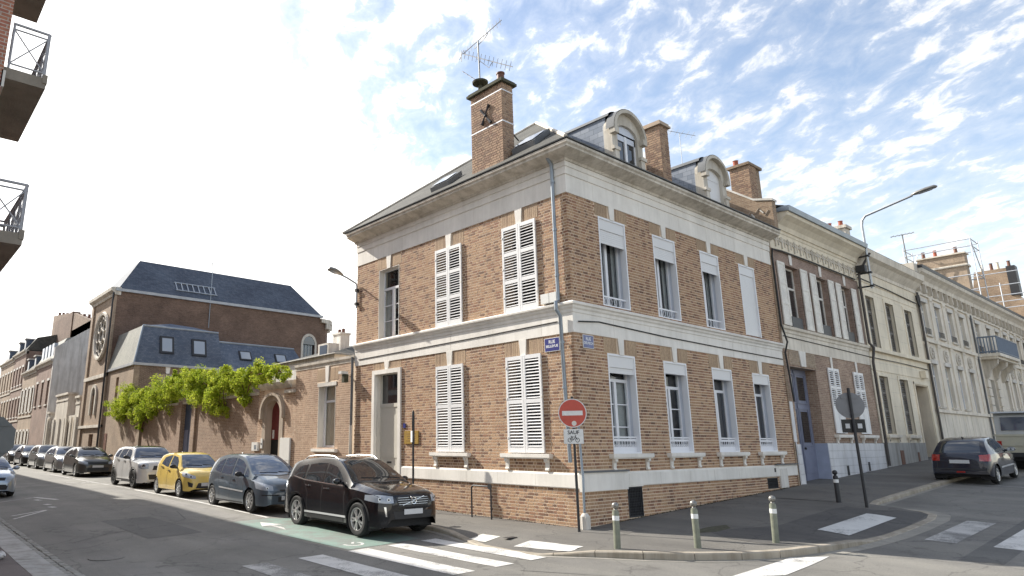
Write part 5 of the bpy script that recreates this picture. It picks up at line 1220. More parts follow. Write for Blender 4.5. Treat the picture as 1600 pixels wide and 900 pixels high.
# small roof behind the side wing with a dark chimney
bk = thing('rear_house', 'small roof with white dormer and dark chimney behind the side wing', 'house')
g = MB(); g.box(5.6, 12, 20, 27, 0, 6.6); g.build('wall', 'render_grey', bk)
g = MB(); g.add([(5.4, 19.8, 6.5), (12.2, 19.8, 6.5), (12.2, 27.2, 6.5), (5.4, 27.2, 6.5), (8.8, 22.5, 7.6), (8.8, 24.5, 7.6)], [(0, 1, 4), (1, 2, 5, 4), (2, 3, 5), (3, 0, 4, 5)]); g.build('roof', 'slate', bk)
g = MB(); g.box(6.9, 7.5, 21.5, 22.3, 6.4, 7.9); g.box(6.85, 7.55, 21.45, 22.35, 7.9, 8.0); c = g.build('chimney', 'render_grey', bk)
for k in range(2): p = MB(); p.lathe([(.1, 0), (.09, .25)], (7.2, 21.7 + k * .4, 8.0), n=8); p.build('chimney_pot', 'wood_brown', c)
g = MB(); g.box(6.0, 6.7, 21.3, 22.4, 6.4, 7.3); d = g.build('dormer', 'plaster_white', bk); g = MB(); g.box(5.98, 6.0, 21.45, 22.2, 6.6, 7.2); g.build('pane', 'door_dark_blue', d)

# ================================================================== CROSS STREET HOUSES (facades on y = 0)
def simple_shutter(fr, par, u0, u1, z0, z1, d0=.03, d1=.07, m='shutter_old', n=3, tilt=False):
    mb = MB(); fr.box(mb, u0, u1, d0, d1 - .015, z0, z1)
    st = .07
    fr.box(mb, u0, u0 + st, d1 - .015, d1, z0, z1); fr.box(mb, u1 - st, u1, d1 - .015, d1, z0, z1)
    for k in range(n + 1):
        z = lerp(z0, z1 - .09, k / n); fr.box(mb, u0 + st, u1 - st, d1 - .015, d1 - .001, z, z + .09)
    return mb.build('shutter_leaf', m, par)
nb = thing('terrace_house', 'brick and stone terrace house with open cream shutters and a recessed blue door', 'house')
X0, X1 = 11.62, 20.0
nf = [(12.55, 13.85, 6.02, 8.38), (15.33, 16.5, 6.02, 8.36), (17.85, 18.97, 6.02, 8.36)]
ng = [(12.0, 14.22, .0, 4.62), (15.3, 16.2, 2.25, 4.72), (17.85, 18.75, 2.25, 4.72)]
wall(FR, nb, 'brick_neighbour_upper', X0, X1, 6.0, 8.9, nf, name='wall')
wall(FR, nb, 'brick_neighbour', X0, X1, 1.0, 5.2, ng)
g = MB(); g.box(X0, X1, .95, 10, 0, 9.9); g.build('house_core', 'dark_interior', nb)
MB().sweep([(-.3, 5.15), (.03, 5.15), (.03, 5.72), (.06, 5.75), (.07, 5.84), (.13, 5.88), (.15, 5.97), (.02, 6.02), (-.3, 6.02)], [lambda p: (X0, -p), lambda p: (X1, -p)]).build('string_course', 'stone_pale', nb)
MB().sweep([(-.3, 8.85), (.03, 8.85), (.03, 9.55), (.06, 9.58), (.08, 9.68), (-.3, 9.68)], [lambda p: (X0, -p), lambda p: (X1, -p)]).build('frieze', 'stone_yellow', nb)
MB().sweep([(-.3, 9.68), (.12, 9.68), (.18, 9.84), (.34, 10.0), (.52, 10.12), (.55, 10.24), (-.3, 10.3)], [lambda p: (X0 + .55, -p), lambda p: (X1, -p)]).build('cornice', 'stone_yellow', nb)
MB().sweep([(-.3, 10.3), (.62, 10.24), (.66, 10.42), (.4, 10.46), (-.3, 10.5)], [lambda p: (X0 + .5, -p), lambda p: (X1, -p)]).build('zinc_gutter', 'zinc', nb)
g = MB(); g.add([(X0 + .5, -.5, 10.45), (X1, -.5, 10.45), (X1, 5, 12.4), (X0 + .5, 5, 12.4), (X0 + .5, 5, 9.8), (X1, 5, 9.8)], [(0, 1, 2, 3), (0, 3, 4), (1, 5, 2)]); g.build('roof', 'slate', nb)
# carved leaf frieze: rosettes and scrolls in relief, repeated
q = random.Random(2)
for k in range(15):
    u = 12.05 + k * .54; g = MB()
    for j in range(5):
        a = math.pi * (j + .5) / 5; g.obox(FR.P(u + .13 * math.cos(a), .05, 9.2 + .13 * math.sin(a)), (.09 * math.cos(a), 0, .09 * math.sin(a)), (0, .02, 0), (-.025 * math.sin(a), 0, .025 * math.cos(a)))
    g.obox(FR.P(u, .05, 9.1), (.035, 0, 0), (0, .02, 0), (0, 0, .13)); g.obox(FR.P(u + .27, .045, 9.22), (.03, 0, .0), (0, .02, 0), (0, 0, .16))
    g.build('frieze_ornament', 'stone_dirty', nb)
for h in nf:
    w = window(FR, nb, *h, rec=.2, trans=lerp(h[2], h[3], .66), bars=0, m='shutter_old', pane='dark_pane', inn=False, fw=.07)
    sw = (h[1] - h[0]) * .47
    simple_shutter(FR, nb, h[0] - sw - .02, h[0] - .02, h[2] + .02, h[3] + .03); simple_shutter(FR, nb, h[1] + .04, h[1] + sw + .04, h[2] + .02, h[3] + .03)
    g = MB(); FR.box(g, h[0] + .25, h[1] - .15, -.16, -.02, h[2] + .02, h[2] + .42); g.build('window_box', 'iron_black', nb)
    keystone(FR, nb, (h[0] + h[1]) / 2, h[3] + .05, 8.88, .09, .13)
for h in ng[1:]:
    um = (h[0] + h[1]) / 2
    for a, b in ((h[0] - .06, um - .01), (um + .01, h[1] + .06)): louvre_leaf(FR, nb, a, b, h[2] + .02, h[3], (.40, .70), m='shutter_paint', slats='joined', pitch=.075, panel_low=0)
    sill(FR, nb, h[0] - .2, h[1] + .55, 2.1, 2.22, .16, 1.88); keystone(FR, nb, um, h[3], 5.16, .07, .10)
# plinth of whitewashed blocks, each stone its own piece
for k in range(5):
    x = 14.24
    while x < X1 - .05:
        w_ = .62 if (x > 14.3 or k % 2) else .38; xe = min(x + w_, X1); zb = .55 + k * .27; mb = MB()
        mb.box(x + .006, xe - .006, -.06, .3, zb + .005, zb + .27 - .005); mb.build('stone_block', 'stone_plinth', nb); x = xe
g = MB(); g.box(14.24, X1, -.04, .3, .2, 1.92); g.build('plinth_core', 'stone_grey', nb)
for x in (15.7, 17.9): g = MB(); g.box(x, x + .17, -.075, -.05, G(x, 0) + .02, G(x, 0) + .36); g.build('vent', 'iron_black', nb)
for k in range(4):
    zb = .55 + k * .33; mb = MB(); mb.box(11.66, 12.0 - .02 * k, -.055, .3, zb + .006, zb + .325); mb.build('stone_block', 'stone_plinth', nb)
g = MB(); g.box(11.50, 11.72, -.05, -.005, 1.95, 3.3); g.box(11.56, 11.70, -.03, .0, .5, 1.95); g.build('trim_strip', 'stone_plinth', nb)
g = MB(); g.box(11.46, 11.62, -.03, .3, 0, 9.0); g.build('party_strip', 'brick_gable', nb)
# recessed blue door
rc = MB(); rc.box(14.20, 14.25, -.001, .9, .3, 4.62); rc.build('door_reveal', 'brick_neighbour', nb)
rc = MB(); rc.box(14.18, 14.20, -.06, .9, .3, 1.9); rc.build('painted_dado', 'dado_blue', nb)
rc = MB(); rc.box(11.98, 14.24, -.001, .9, 4.55, 4.62); rc.build('door_head', 'brick_neighbour', nb)
mb = MB(); mb.box(12.0, 14.2, 0.370, 0.430, .3, 4.6); do = mb.build('door', 'door_blue', nb)
for (a, b) in ((12.2, 13.02), (13.18, 14.0)):
    for (za, zb) in ((3.35, 4.35), (1.85, 3.1)):
        g = MB(); g.box(a + .13, b - .13, 0.350, 0.360, za + .08, zb - .08); g.build('pane', 'dark_pane', do)
        g = MB(); g.box(a, b, 0.340, 0.370, za - .04, za); g.box(a, b, 0.340, 0.370, zb, zb + .04); g.box(a, a + .05, 0.340, 0.370, za, zb); g.box(b - .05, b, 0.340, 0.370, za, zb); g.build('door_moulding', 'door_blue', do)
    g = MB(); g.box(a, b, 0.350, 0.370, .85, 1.6); g.build('door_panel', 'door_blue', do)
g = MB(); g.box(13.08, 13.12, 0.335, 0.370, .3, 4.5); g.build('meeting_stile', 'door_blue', do); g = MB(); g.ball((13.2, .30, 1.72), .045); g.build('door_knob', 'iron_black', do)
keystone(FR, nb, 13.1, 4.6, 5.16, .2, .28, .05)
for (a, b) in ((12.0, 12.85), (13.35, 14.25)): g = MB(); n=10; [g.box(lerp(a, b, k / n) + .006, lerp(a, b, (k + 1) / n) - .006, -.02, .05, 4.62, 5.15) for k in range(n)]; g.build('soldier_lintel', 'brick_far_tan', nb)
# dark cable run and downpipes between the houses
def tubething(name, pts, r, m, label, cat, n=6):
    mb = MB(); mb.tube(pts, r, n); return tag(mb.build(name, m, smooth=True), label, cat)
tubething('cable', [(11.75, -.10, 3.3), (11.6, -.08, 5.0), (11.58, -.20, 5.35), (11.58, -.07, 6), (11.56, -.07, 8.5), (11.62, -.08, 8.78), (12.4, -.08, 8.84), (15, -.08, 8.87), (19.6, -.08, 8.87)], .03, 'cable_black', 'thick black cable climbing the joint between corner house and terrace house', 'cable')
tubething('downpipe', [(20.4, -.55, 10.1), (19.95, -.16, 9.2), (19.95, -.13, 8.7), (19.95, -.13, 6.1), (20.05, -.24, 5.9), (20.05, -.13, 5.3), (20.05, -.13, 1.0)], .055, 'pipe_brown', 'dark drainpipe between brick terrace house and cream stone house', 'drainpipe', 8)
tubething('cable', [(.15, -.06, 4.80), (1.0, -.04, 4.88), (4, -.04, 4.80), (8, -.04, 4.76), (11.4, -.04, 4.74)], .018, 'cable_black', 'thin black cable along the stone band above the side street windows', 'cable')
tubething('cable', [(-.04, .45, 4.84), (-.04, 3, 4.80), (-.04, 6, 4.77), (-.04, 9.3, 4.74)], .014, 'cable_black', 'thin black cable along the stone band above the house door', 'cable')
tubething('cable', [(11.7, -.04, 5.6), (16, -.04, 5.56), (19.8, -.04, 5.52), (24, -.04, 5.54), (28, -.04, 5.5)], .018, 'cable_black', 'thin black cable along the band of the terrace and cream houses', 'cable')
tubething('cable', [(20.1, -.05, 9.05), (24, -.05, 9.0), (27.9, -.05, 8.9)], .025, 'cable_black', 'black cable under the cornice of the cream stone house', 'cable')
ch = thing('stack', None, None); bpy.data.objects.remove(ch)
# cream stone house
cs = thing('stone_house', 'cream stone house with dark closed louvres upstairs and a deep doorway', 'house')
C0, C1 = 20.12, 28.2
cf = [(20.68, 21.74, 6.0, 8.33), (23.18, 24.28, 6.0, 8.33), (25.86, 27.0, 6.0, 8.33)]
cg = [(20.82, 21.92, 2.3, 4.77), (23.44, 24.62, 2.3, 4.77), (25.56, 27.55, .5, 4.66)]
wall(FR, cs, 'stone_yellow', C0, C1, 1.93, 9.6, cf + cg)
wall(FR, cs, 'stone_grey', C0, C1, .3, 1.93, cg, d=.05, name='plinth')
g = MB(); g.box(C0, C1, 1.2, 10, 0, 9.9); g.build('house_core', 'dark_interior', cs)
for za, zb, p_ in ((5.82, 5.98, .16), (5.5, 5.56, .03), (4.98, 5.03, .025), (8.95, 9.0, .03), (8.62, 8.66, .02)): g = MB(); FR.box(g, C0, C1, -.02, p_, za, zb); g.build('string_course', 'stone_yellow', cs)
MB().sweep([(-.3, 9.45), (.04, 9.45), (.06, 9.6), (.2, 9.75), (.32, 9.9), (.5, 10.0), (.55, 10.3), (.35, 10.45), (-.3, 10.5)], [lambda p: (C0, -p), lambda p: (C1, -p)]).build('cornice', 'stone_pale', cs)
g = MB(); g.add([(C0, -.4, 10.45), (C1, -.4, 10.45), (C1, 5, 13.2), (C0, 5, 13.2)], [(0, 1, 2, 3)]); g.build('roof', 'slate', cs)
g = MB(); g.box(22.5, 23.1, .9, 1.85, 10.5, 12.1); g.box(22.42, 23.18, .82, 1.93, 12.1, 12.25); c = g.build('chimney', 'stone_dirty', cs)
for k in range(2): p = MB(); p.lathe([(.11, 0), (.09, .26), (.12, .3)], (22.8, 1.15 + k * .5, 12.25), n=10); p.build('chimney_pot', 'pot_red', c)
g = MB(); g.box(C1 - .5, C1 + .1, -.3, 5, 10.3, 11.0); g.build('parapet', 'stone_dirty', cs)
for h in cf + cg[:2]:
    um = (h[0] + h[1]) / 2; up_ = h[2] > 5
    for a, b in ((h[0] + .03, um - .01), (um + .01, h[1] - .03)): louvre_leaf(FR, cs, a, b, h[2] + .03, h[3] - .02, (.4, .72), m='shutter_grey', d0=-.16, d1=-.12, slats='joined', pitch=.09)
    g = MB(); FR.box(g, h[0] - .16, h[0], -.02, .03, h[2], h[3] + .14); FR.box(g, h[1], h[1] + .16, -.02, .03, h[2], h[3] + .14); FR.box(g, h[0], h[1], -.02, .031, h[3], h[3] + .14); g.build('window_surround', 'stone_yellow', cs)
    if not up_: sill(FR, cs, h[0] - .22, h[1] + .25, 2.12, 2.26, .15, 1.94, m='stone_pale')
    g = MB(); FR.box(g, h[0] + .02, h[1] - .02, -.34, -.3, h[2], h[3]); g.build('window', 'dark_interior', cs)
# joints of the stone courses
g = MB()
for k in range(12):
    z = 2.25 + k * .62
    if z > 9.2: break
    u = C0
    for h in sorted([h for h in cf + cg if h[2] < z < h[3]]):
        FR.box(g, u + .02, h[0] - .17, .0005, .003, z, z + .012); u = h[1] + .17
    FR.box(g, u, C1 - .02, .0005, .003, z, z + .012)
g.build('stone_joints', 'stone_dirty', cs)['kind'] = 'stuff'
g = MB(); FR.box(g, 27.5, 27.56, -1.15, -.001, .5, 4.66); FR.box(g, 25.55, 27.56, -1.15, -.001, 4.62, 4.67); g.build('door_reveal', 'stone_yellow', cs)
g = MB(); FR.box(g, 25.56, 27.5, -1.15, -1.1, .5, 4.66); do = g.build('door', 'wood_brown', cs)
g = MB(); FR.box(g, 25.45, 25.56, -.1, .04, 1.0, 4.75); FR.box(g, 27.55, 27.68, -.1, .04, 1.0, 4.75); FR.box(g, 25.45, 27.68, -.1, .042, 4.67, 4.8); g.build('door_surround', 'stone_yellow', cs)
for va, vb, vh in ((21.9, 22.3, .6), (24.2, 24.4, .4)): g = MB(); FR.box(g, va, vb, .04, .07, G(va, 0), G(va, 0) + vh); g.build('vent', 'wood_brown', cs)
g = MB(); g.box(26.7, 27.15, -.25, -.02, 5.0, 5.35); o = g.build('junction_box', 'stone_yellow'); tag(o, 'pale junction box on the cream house beside its drainpipe', 'utility box')
tubething('downpipe', [(28.2, -.12, 9.5), (28.2, -.1, 9.2), (28.2, -.10, 1.2)], .05, 'pipe_brown', 'dark drainpipe between cream house and long pale house', 'drainpipe', 8)
tubething('cable', [(27.95, -.1, 9.3), (28.05, -.12, 8.9), (28.2, -.12, 8.7), (28.35, -.12, 9.0), (28.42, -.1, 9.4)], .035, 'cable_black', 'black cable loop round the drainpipe head of the cream house', 'cable')

# long pale house with pilasters, balcony and medallions
lh = thing('long_stone_house', 'long weathered pale stone building with rows of tall windows and an iron balcony', 'building')
L0, L1 = 28.32, 53.6; cols = [29.35 + 2.36 * k for k in range(4)] + [39.9, 42.6, 44.9] + [47.0 + 2.0 * k for k in range(4)]
lf_, lg_ = [], []
for i, c in enumerate(cols):
    hw = .46; lf_.append((c - hw, c + hw, 7.42, 9.15)); 
    if i not in (4, 5): lg_.append((c - hw, c + hw, 3.72, 5.9))
ld_ = [(40.2, 41.6, 1.5, 5.75)]; lg_[3] = (36.0, 36.9, 1.9, 5.9)
wall(FR, lh, 'stone_pale', L0, L1, 1.0, 10.2, lf_ + lg_ + ld_)
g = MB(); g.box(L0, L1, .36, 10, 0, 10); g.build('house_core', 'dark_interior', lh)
for za, zb, p_ in ((6.98, 7.16, .13), (3.42, 3.58, .12), (9.5, 9.6, .08)): g = MB(); FR.box(g, L0, L1, -.02, p_, za, zb); g.build('string_course', 'stone_pale', lh)
MB().sweep([(-.3, 10.15), (.12, 10.15), (.16, 10.35), (.3, 10.5), (.45, 10.6), (.5, 10.75), (.46, 10.8), (-.3, 10.85)], [lambda p: (L0, -p), lambda p: (L1, -p)]).build('cornice', 'stone_pale', lh)
MB().sweep([(-.3, 10.8), (.50, 10.78), (.52, 10.95), (.1, 11.0), (-.3, 11.0)], [lambda p: (L0, -p), lambda p: (L1, -p)]).build('gutter', 'iron_black', lh)
g = MB(); g.add([(L0, -.3, 10.95), (L1, -.3, 10.95), (L1, 5, 12.6), (L0, 5, 12.6)], [(0, 1, 2, 3)]); g.build('roof', 'slate', lh)
for k in range(26):
    u = L0 + .35 + k * .97; g = MB(); g.obox(FR.P(u, .10, 9.88), (.07, 0, 0), (0, .09, 0), (0, 0, .24)); g.obox(FR.P(u + .48, .04, 9.86), (.22, 0, 0), (0, .03, 0), (0, 0, .10)); g.build('frieze_bracket', 'stone_dirty', lh)
pil = [L0 + .12] + [(a + b) / 2 for a, b in zip(cols[:3], cols[1:4])] + [37.9, 38.7, 46.0, 48, 50, 52, 53.3]
for u in pil:
    for za, zb in ((3.58, 6.98), (7.16, 9.5)): g = MB(); FR.box(g, u - .22, u + .22, -.02, .06, za, zb); FR.box(g, u - .27, u + .27, -.02, .09, zb - .16, zb); g.build('pilaster', 'stone_pale', lh)
for i, h in enumerate(lf_ + lg_):
    w = window(FR, lh, *h, rec=.14, m='stone_plinth' if i % 3 else 'shutter_old', pane='lamp_glass' if i < 4 or i in (11, 12, 13) else 'dark_pane', inn=False, trans=lerp(h[2], h[3], .72), fw=.05)
    g = MB(); FR.box(g, h[0] - .1, h[1] + .1, -.02, .07, h[3], h[3] + .2); g.build('lintel', 'plaster_white', w)
    g = MB(); FR.box(g, h[0] - .1, h[1] + .1, -.02, .1, h[2] - .1, h[2]); g.build('window_sill', 'stone_dirty', w)
    if h[2] > 7:
        r_ = MB(); [r_.tube([FR.P(lerp(h[0], h[1], j / 6), .04, h[2]), FR.P(lerp(h[0], h[1], j / 6), .04, h[2] + .32)], .012, 4) for j in range(7)]; FR.box(r_, h[0], h[1], .03, .05, h[2] + .31, h[2] + .34); r_.build('window_guard', 'iron_black', w)
for c in cols[:4] + cols[6:]:
    g = MB(); g.lathe([(.36, 0), (.36, .05), (.26, .07), (.24, .03), (.1, .03), (.08, .08)], (c, 0, 6.45), axis='y', n=14)
    for v_ in range(len(g.v)): x_, y_, z_ = g.v[v_]; g.v[v_] = (x_, -y_, z_)
    for j in range(6): a = j * math.pi / 3; g.tube([(c + .12 * math.cos(a), -.05, 6.45 + .12 * math.sin(a)), (c + .3 * math.cos(a), -.07, 6.45 + .3 * math.sin(a))], [.05, .02], 5)
    g.build('medallion', 'stone_dirty', lh)
g = MB(); u = L0
for k in range(9): FR.box(g, u + .03, min(u + 1.2, 39.2), .0, .02, 1.7, 3.4); u += 1.24
g.build('base_panels', 'stone_pale', lh); 
FR_ = MB(); FR.box(FR_, L0, L1, -.02, .05, .8, 2.0); FR_.build('plinth', 'stone_grey', lh)
# balcony
bl = thing('balcony', None, None); bl.parent = lh
g = MB(); FR.box(g, 39.0, 44.4, 0, 1.0, 7.02, 7.2); FR.box(g, 39.1, 44.3, 0, .85, 6.88, 7.02); g.build('balcony_slab', 'stone_pale', bl)
for u in (39.7, 41.9, 43.9):
    g = MB(); g.prism([FR.P(u - .2, d, z) for d, z in ((0, 6.88), (.75, 6.88), (.7, 6.6), (.35, 6.3), (.2, 5.9), (0, 5.7))], (.4, 0, 0)); g.build('console', 'stone_dirty', bl)
g = MB()
for (a, b) in ((FR.P(39.05, .95, 8.2), FR.P(44.35, .95, 8.2)), (FR.P(39.05, .95, 7.3), FR.P(44.35, .95, 7.3)), (FR.P(39.05, .0, 8.2), FR.P(39.05, .95, 8.2)), (FR.P(39.05, .0, 7.3), FR.P(39.05, .95, 7.3)), (FR.P(44.35, 0, 8.2), FR.P(44.35, .95, 8.2))): g.tube([a, b], .045, 6)
g.build('handrail', 'balcony_blue', bl)
for k in range(34): u = 39.05 + k * 5.3 / 33; g = MB(); g.tube([FR.P(u, .95, 7.2), FR.P(u, .95, 8.2)], .032, 5); g.build('baluster', 'balcony_blue', bl)
for k in range(6): g = MB(); g.tube([FR.P(39.05, .05 + k * .15, 7.2), FR.P(39.05, .05 + k * .15, 8.2)], .032, 5); g.build('baluster', 'balcony_blue', bl)
g = MB(); FR.box(g, 40.2, 41.6, -.3, -.24, 1.5, 5.75); do = g.build('door', 'balcony_blue', lh); g = MB(); FR.box(g, 40.4, 40.85, -.24, -.23, 3.2, 5.5); FR.box(g, 40.95, 41.4, -.24, -.23, 3.2, 5.5); g.build('pane', 'dark_pane', do)
for k in range(7):
    for a in (39.3, 41.75): g = MB(); FR.box(g, a, a + .75, 0, .12, 2.1 + k * .52, 2.1 + k * .52 + .46); g.build('rustic_block', 'stone_pale', lh)
tubething('downpipe', [(38.3, -.10, 9.5), (38.3, -.09, 2.0)], .05, 'roof_lead', 'grey drainpipe left of the iron balcony on the long pale house', 'drainpipe', 8)
# chimney gables behind the long roof and the brick building under scaffolding
def gable(name, label, x, pts, th, m, cat='chimney'):
    mb = MB(); mb.prism([(x, y, z) for y, z in pts], (th, 0, 0)); t = thing(name, label, cat); mb.build('gable_wall', m, t); return t
g1 = gable('chimney_gable', 'broad pale brick chimney gable wrapped in scaffolding above the long roof', 45.0, [(.9, 9), (.9, 14.9), (3.6, 14.9), (4.4, 12.5), (4.4, 9)], .8, 'brick_far_tan')
g = MB(); g.box(44.9, 45.9, .8, 3.8, 14.0, 14.15); g.box(44.9, 45.9, .8, 3.7, 14.9, 15.0); g.build('coping', 'stone_pale', g1)
for k, y in enumerate((1.4, 2.6, 3.3)): p = MB(); p.lathe([(.12, 0), (.1, .5), (.13, .52)], (45.4, y, 15.0), n=8); p.build('chimney_pot', 'pot_red' if k == 1 else 'wood_brown', g1)
g2 = gable('end_gable', 'dark brown brick gable with chimney pots behind the scaffolding', 56.0, [(-2.5, 6), (-2.5, 11.2), (-1.0, 12.2), (.1, 13.2), (.1, 15.6), (2.6, 15.6), (2.9, 13.8), (8, 13.0), (8, 6)], .7, 'brick_gable', 'building')
g = MB(); g.box(56.7, 70, -2.5, 8, 2, 11); g.build('rear_block', 'brick_gable', g2)
g = MB(); g.box(55.9, 56.8, -.0, .55, 13.3, 15.7); g.build('dark_stack', 'iron_black', g2); g = MB(); g.box(55.9, 56.8, -2.6, .2, 11.1, 11.25); g.build('coping', 'roof_lead', g2)  # stack near-black over its whole height
for k, y in enumerate((.4, 1.1, 1.5, 2.1)): p = MB(); p.lathe([(.12, 0), (.1, .55), (.14, .6)], (56.4, y, 15.6), n=8); p.build('chimney_pot', 'stone_yellow' if k % 2 else 'wood_brown', g2)
sc = thing('scaffolding', 'steel tube scaffolding round the brick chimneys above the long pale house', 'scaffolding')
def pole(a, b, r=.035, nm='scaffold_tube', m='scaffold_steel'): g = MB(); g.tube([a, b], r, 5); g.build(nm, m, sc)
for x, ys_, zl, zh in ((44.4, (.3, 4.2), 9.5, 15.9), (46.4, (.3, 4.2), 9.5, 15.9)):
    for y in ys_: pole((x, y, zl), (x, y, zh))
for z in (13.2, 15.2, 15.7):
    pole((44.4, .3, z), (44.4, 4.2, z)); pole((46.4, .3, z), (46.4, 4.2, z)); pole((44.4, .3, z), (46.4, .3, z)); pole((44.4, 4.2, z), (46.4, 4.2, z))
pole((44.4, .3, 12.0), (44.4, 4.2, 13.2)); pole((44.4, .3, 15.7), (46.4, .3, 13.2)); pole((44.4, 4.2, 13.2), (44.4, 3.4, 15.2))
for y in (-4.2, -2.9, -1.2, .9, 2.9): pole((54.6, y, 4), (54.6, y, 17.2 if y == -4.2 else 14.2))
for z in (8.2, 10.2, 12.2, 12.7, 13.2): pole((54.6, -6, z), (54.6, 3.2, z))
for z in (11.1, 9.1): g = MB(); g.box(54.3, 55.2, -6, 3, z, z + .07); g.build('scaffold_board', 'scaffold_board', sc)
for y in (-2.9, .9): pole((54.6, y, 9.1), (54.6, y + 2, 11.1)); 
for z in (14.0, 15.0): pole((54.6, -.3, z), (54.6, 3.2, z))

# ================================================================== CARS
def curve(pts):
    """monotone-ish smooth interpolation through control points"""
    xs = [p[0] for p in pts]; zs = [p[1] for p in pts]; n = len(pts); m = []
    d = [(zs[i + 1] - zs[i]) / (xs[i + 1] - xs[i]) for i in range(n - 1)]
    for i in range(n):
        if i == 0: m.append(d[0])
        elif i == n - 1: m.append(d[-1])
        elif d[i - 1] * d[i] <= 0: m.append(0.)
        else: m.append(2 * d[i - 1] * d[i] / (d[i - 1] + d[i]))
    def f(x):
        if x <= xs[0]: return zs[0]
        if x >= xs[-1]: return zs[-1]
        for i in range(n - 1):
            if x <= xs[i + 1]:
                h = xs[i + 1] - xs[i]; t = (x - xs[i]) / h
                return (2 * t ** 3 - 3 * t * t + 1) * zs[i] + (t ** 3 - 2 * t * t + t) * h * m[i] + (-2 * t ** 3 + 3 * t * t) * zs[i + 1] + (t ** 3 - t * t) * h * m[i + 1]
    return f
def sheet_disc(c, r, ax_u, ax_v, th, n=40):
    mb = MB(); nrm = Vector(ax_u).cross(Vector(ax_v)).normalized(); mb.prism([Vector(c) + Vector(ax_u) * r * math.cos(2 * math.pi * k / n) + Vector(ax_v) * r * math.sin(2 * math.pi * k / n) for k in range(n)], nrm * th); return mb
wheel_cache = {}
def wheel_mesh(r, w, spokes, rimm, kind):
    key = (r, w, spokes, rimm, kind)
    if key in wheel_cache: return wheel_cache[key]
    rr = r * .70
    t = MB(); t.lathe([(rr, -w / 2 + .01), (rr + .02, -w / 2), (r - .035, -w / 2), (r - .01, -w / 2 + .02), (r, -w / 2 + .05), (r, w / 2 - .05), (r - .01, w / 2 - .02), (r - .035, w / 2), (rr + .02, w / 2), (rr, w / 2 - .01)], axis='y', n=40, cap=False)
    tm = t.mesh('tyre', 'tyre', smooth=True)
    g = MB(); g.lathe([(rr + .004, -w / 2 + .02), (rr - .006, w / 2 - .005), (rr - .022, w / 2 - .008), (rr - .03, w / 2 - .03), (rr - .035, -w / 2 + .04)], axis='y', n=40, cap=False)
    if kind == 'cap':      # steel wheel with plastic cover
        g.lathe([(rr - .02, w / 2 - .02), (rr * .7, w / 2 - .005), (rr * .3, w / 2 + .003), (.03, w / 2 + .004)], axis='y', n=40)
    for k in range(spokes):
        a = 2 * math.pi * k / spokes
        offs = (-.13, .13) if kind == 'double' else (0,)
        for o_ in offs:
            a0, a1 = a + o_ * .6, a + o_ * 1.5
            p0 = Vector((.03 * math.cos(a0), w / 2 - .022, .03 * math.sin(a0))); p1 = Vector(((rr - .02) * math.cos(a1), w / 2 - .018, (rr - .02) * math.sin(a1)))
            d = (p1 - p0); nrm = Vector((-d.z, 0, d.x)).normalized(); ww = .016 if kind == 'double' else .032 if kind == 'five' else .014
            y2 = w / 2 - .0 if kind != 'cap' else w / 2 + .006
            vs = [p0 - nrm * ww, p0 + nrm * ww, p1 + nrm * ww * 1.25, p1 - nrm * ww * 1.25]
            g.add([(v.x, w / 2 - .04, v.z) for v in vs] + [(v.x, y2 - .012, v.z) for v in vs[:2]] + [(v.x, y2 - .014, v.z) for v in vs[2:]], [(4, 5, 6, 7), (0, 1, 5, 4), (1, 2, 6, 5), (2, 3, 7, 6), (3, 0, 4, 7)])
    g.lathe([(.062, w / 2 - .04), (.06, w / 2 - .006), (.03, w / 2)], axis='y', n=16)
    rm = g.mesh('rim', rimm, smooth=True)
    b = MB(); b.lathe([(rr - .03, -.02), (rr - .035, w / 2 - .075), (.05, w / 2 - .075)], axis='y', n=24); bm_ = b.mesh('brake', 'rim_dark')
    wheel_cache[key] = (tm, rm, bm_); return wheel_cache[key]
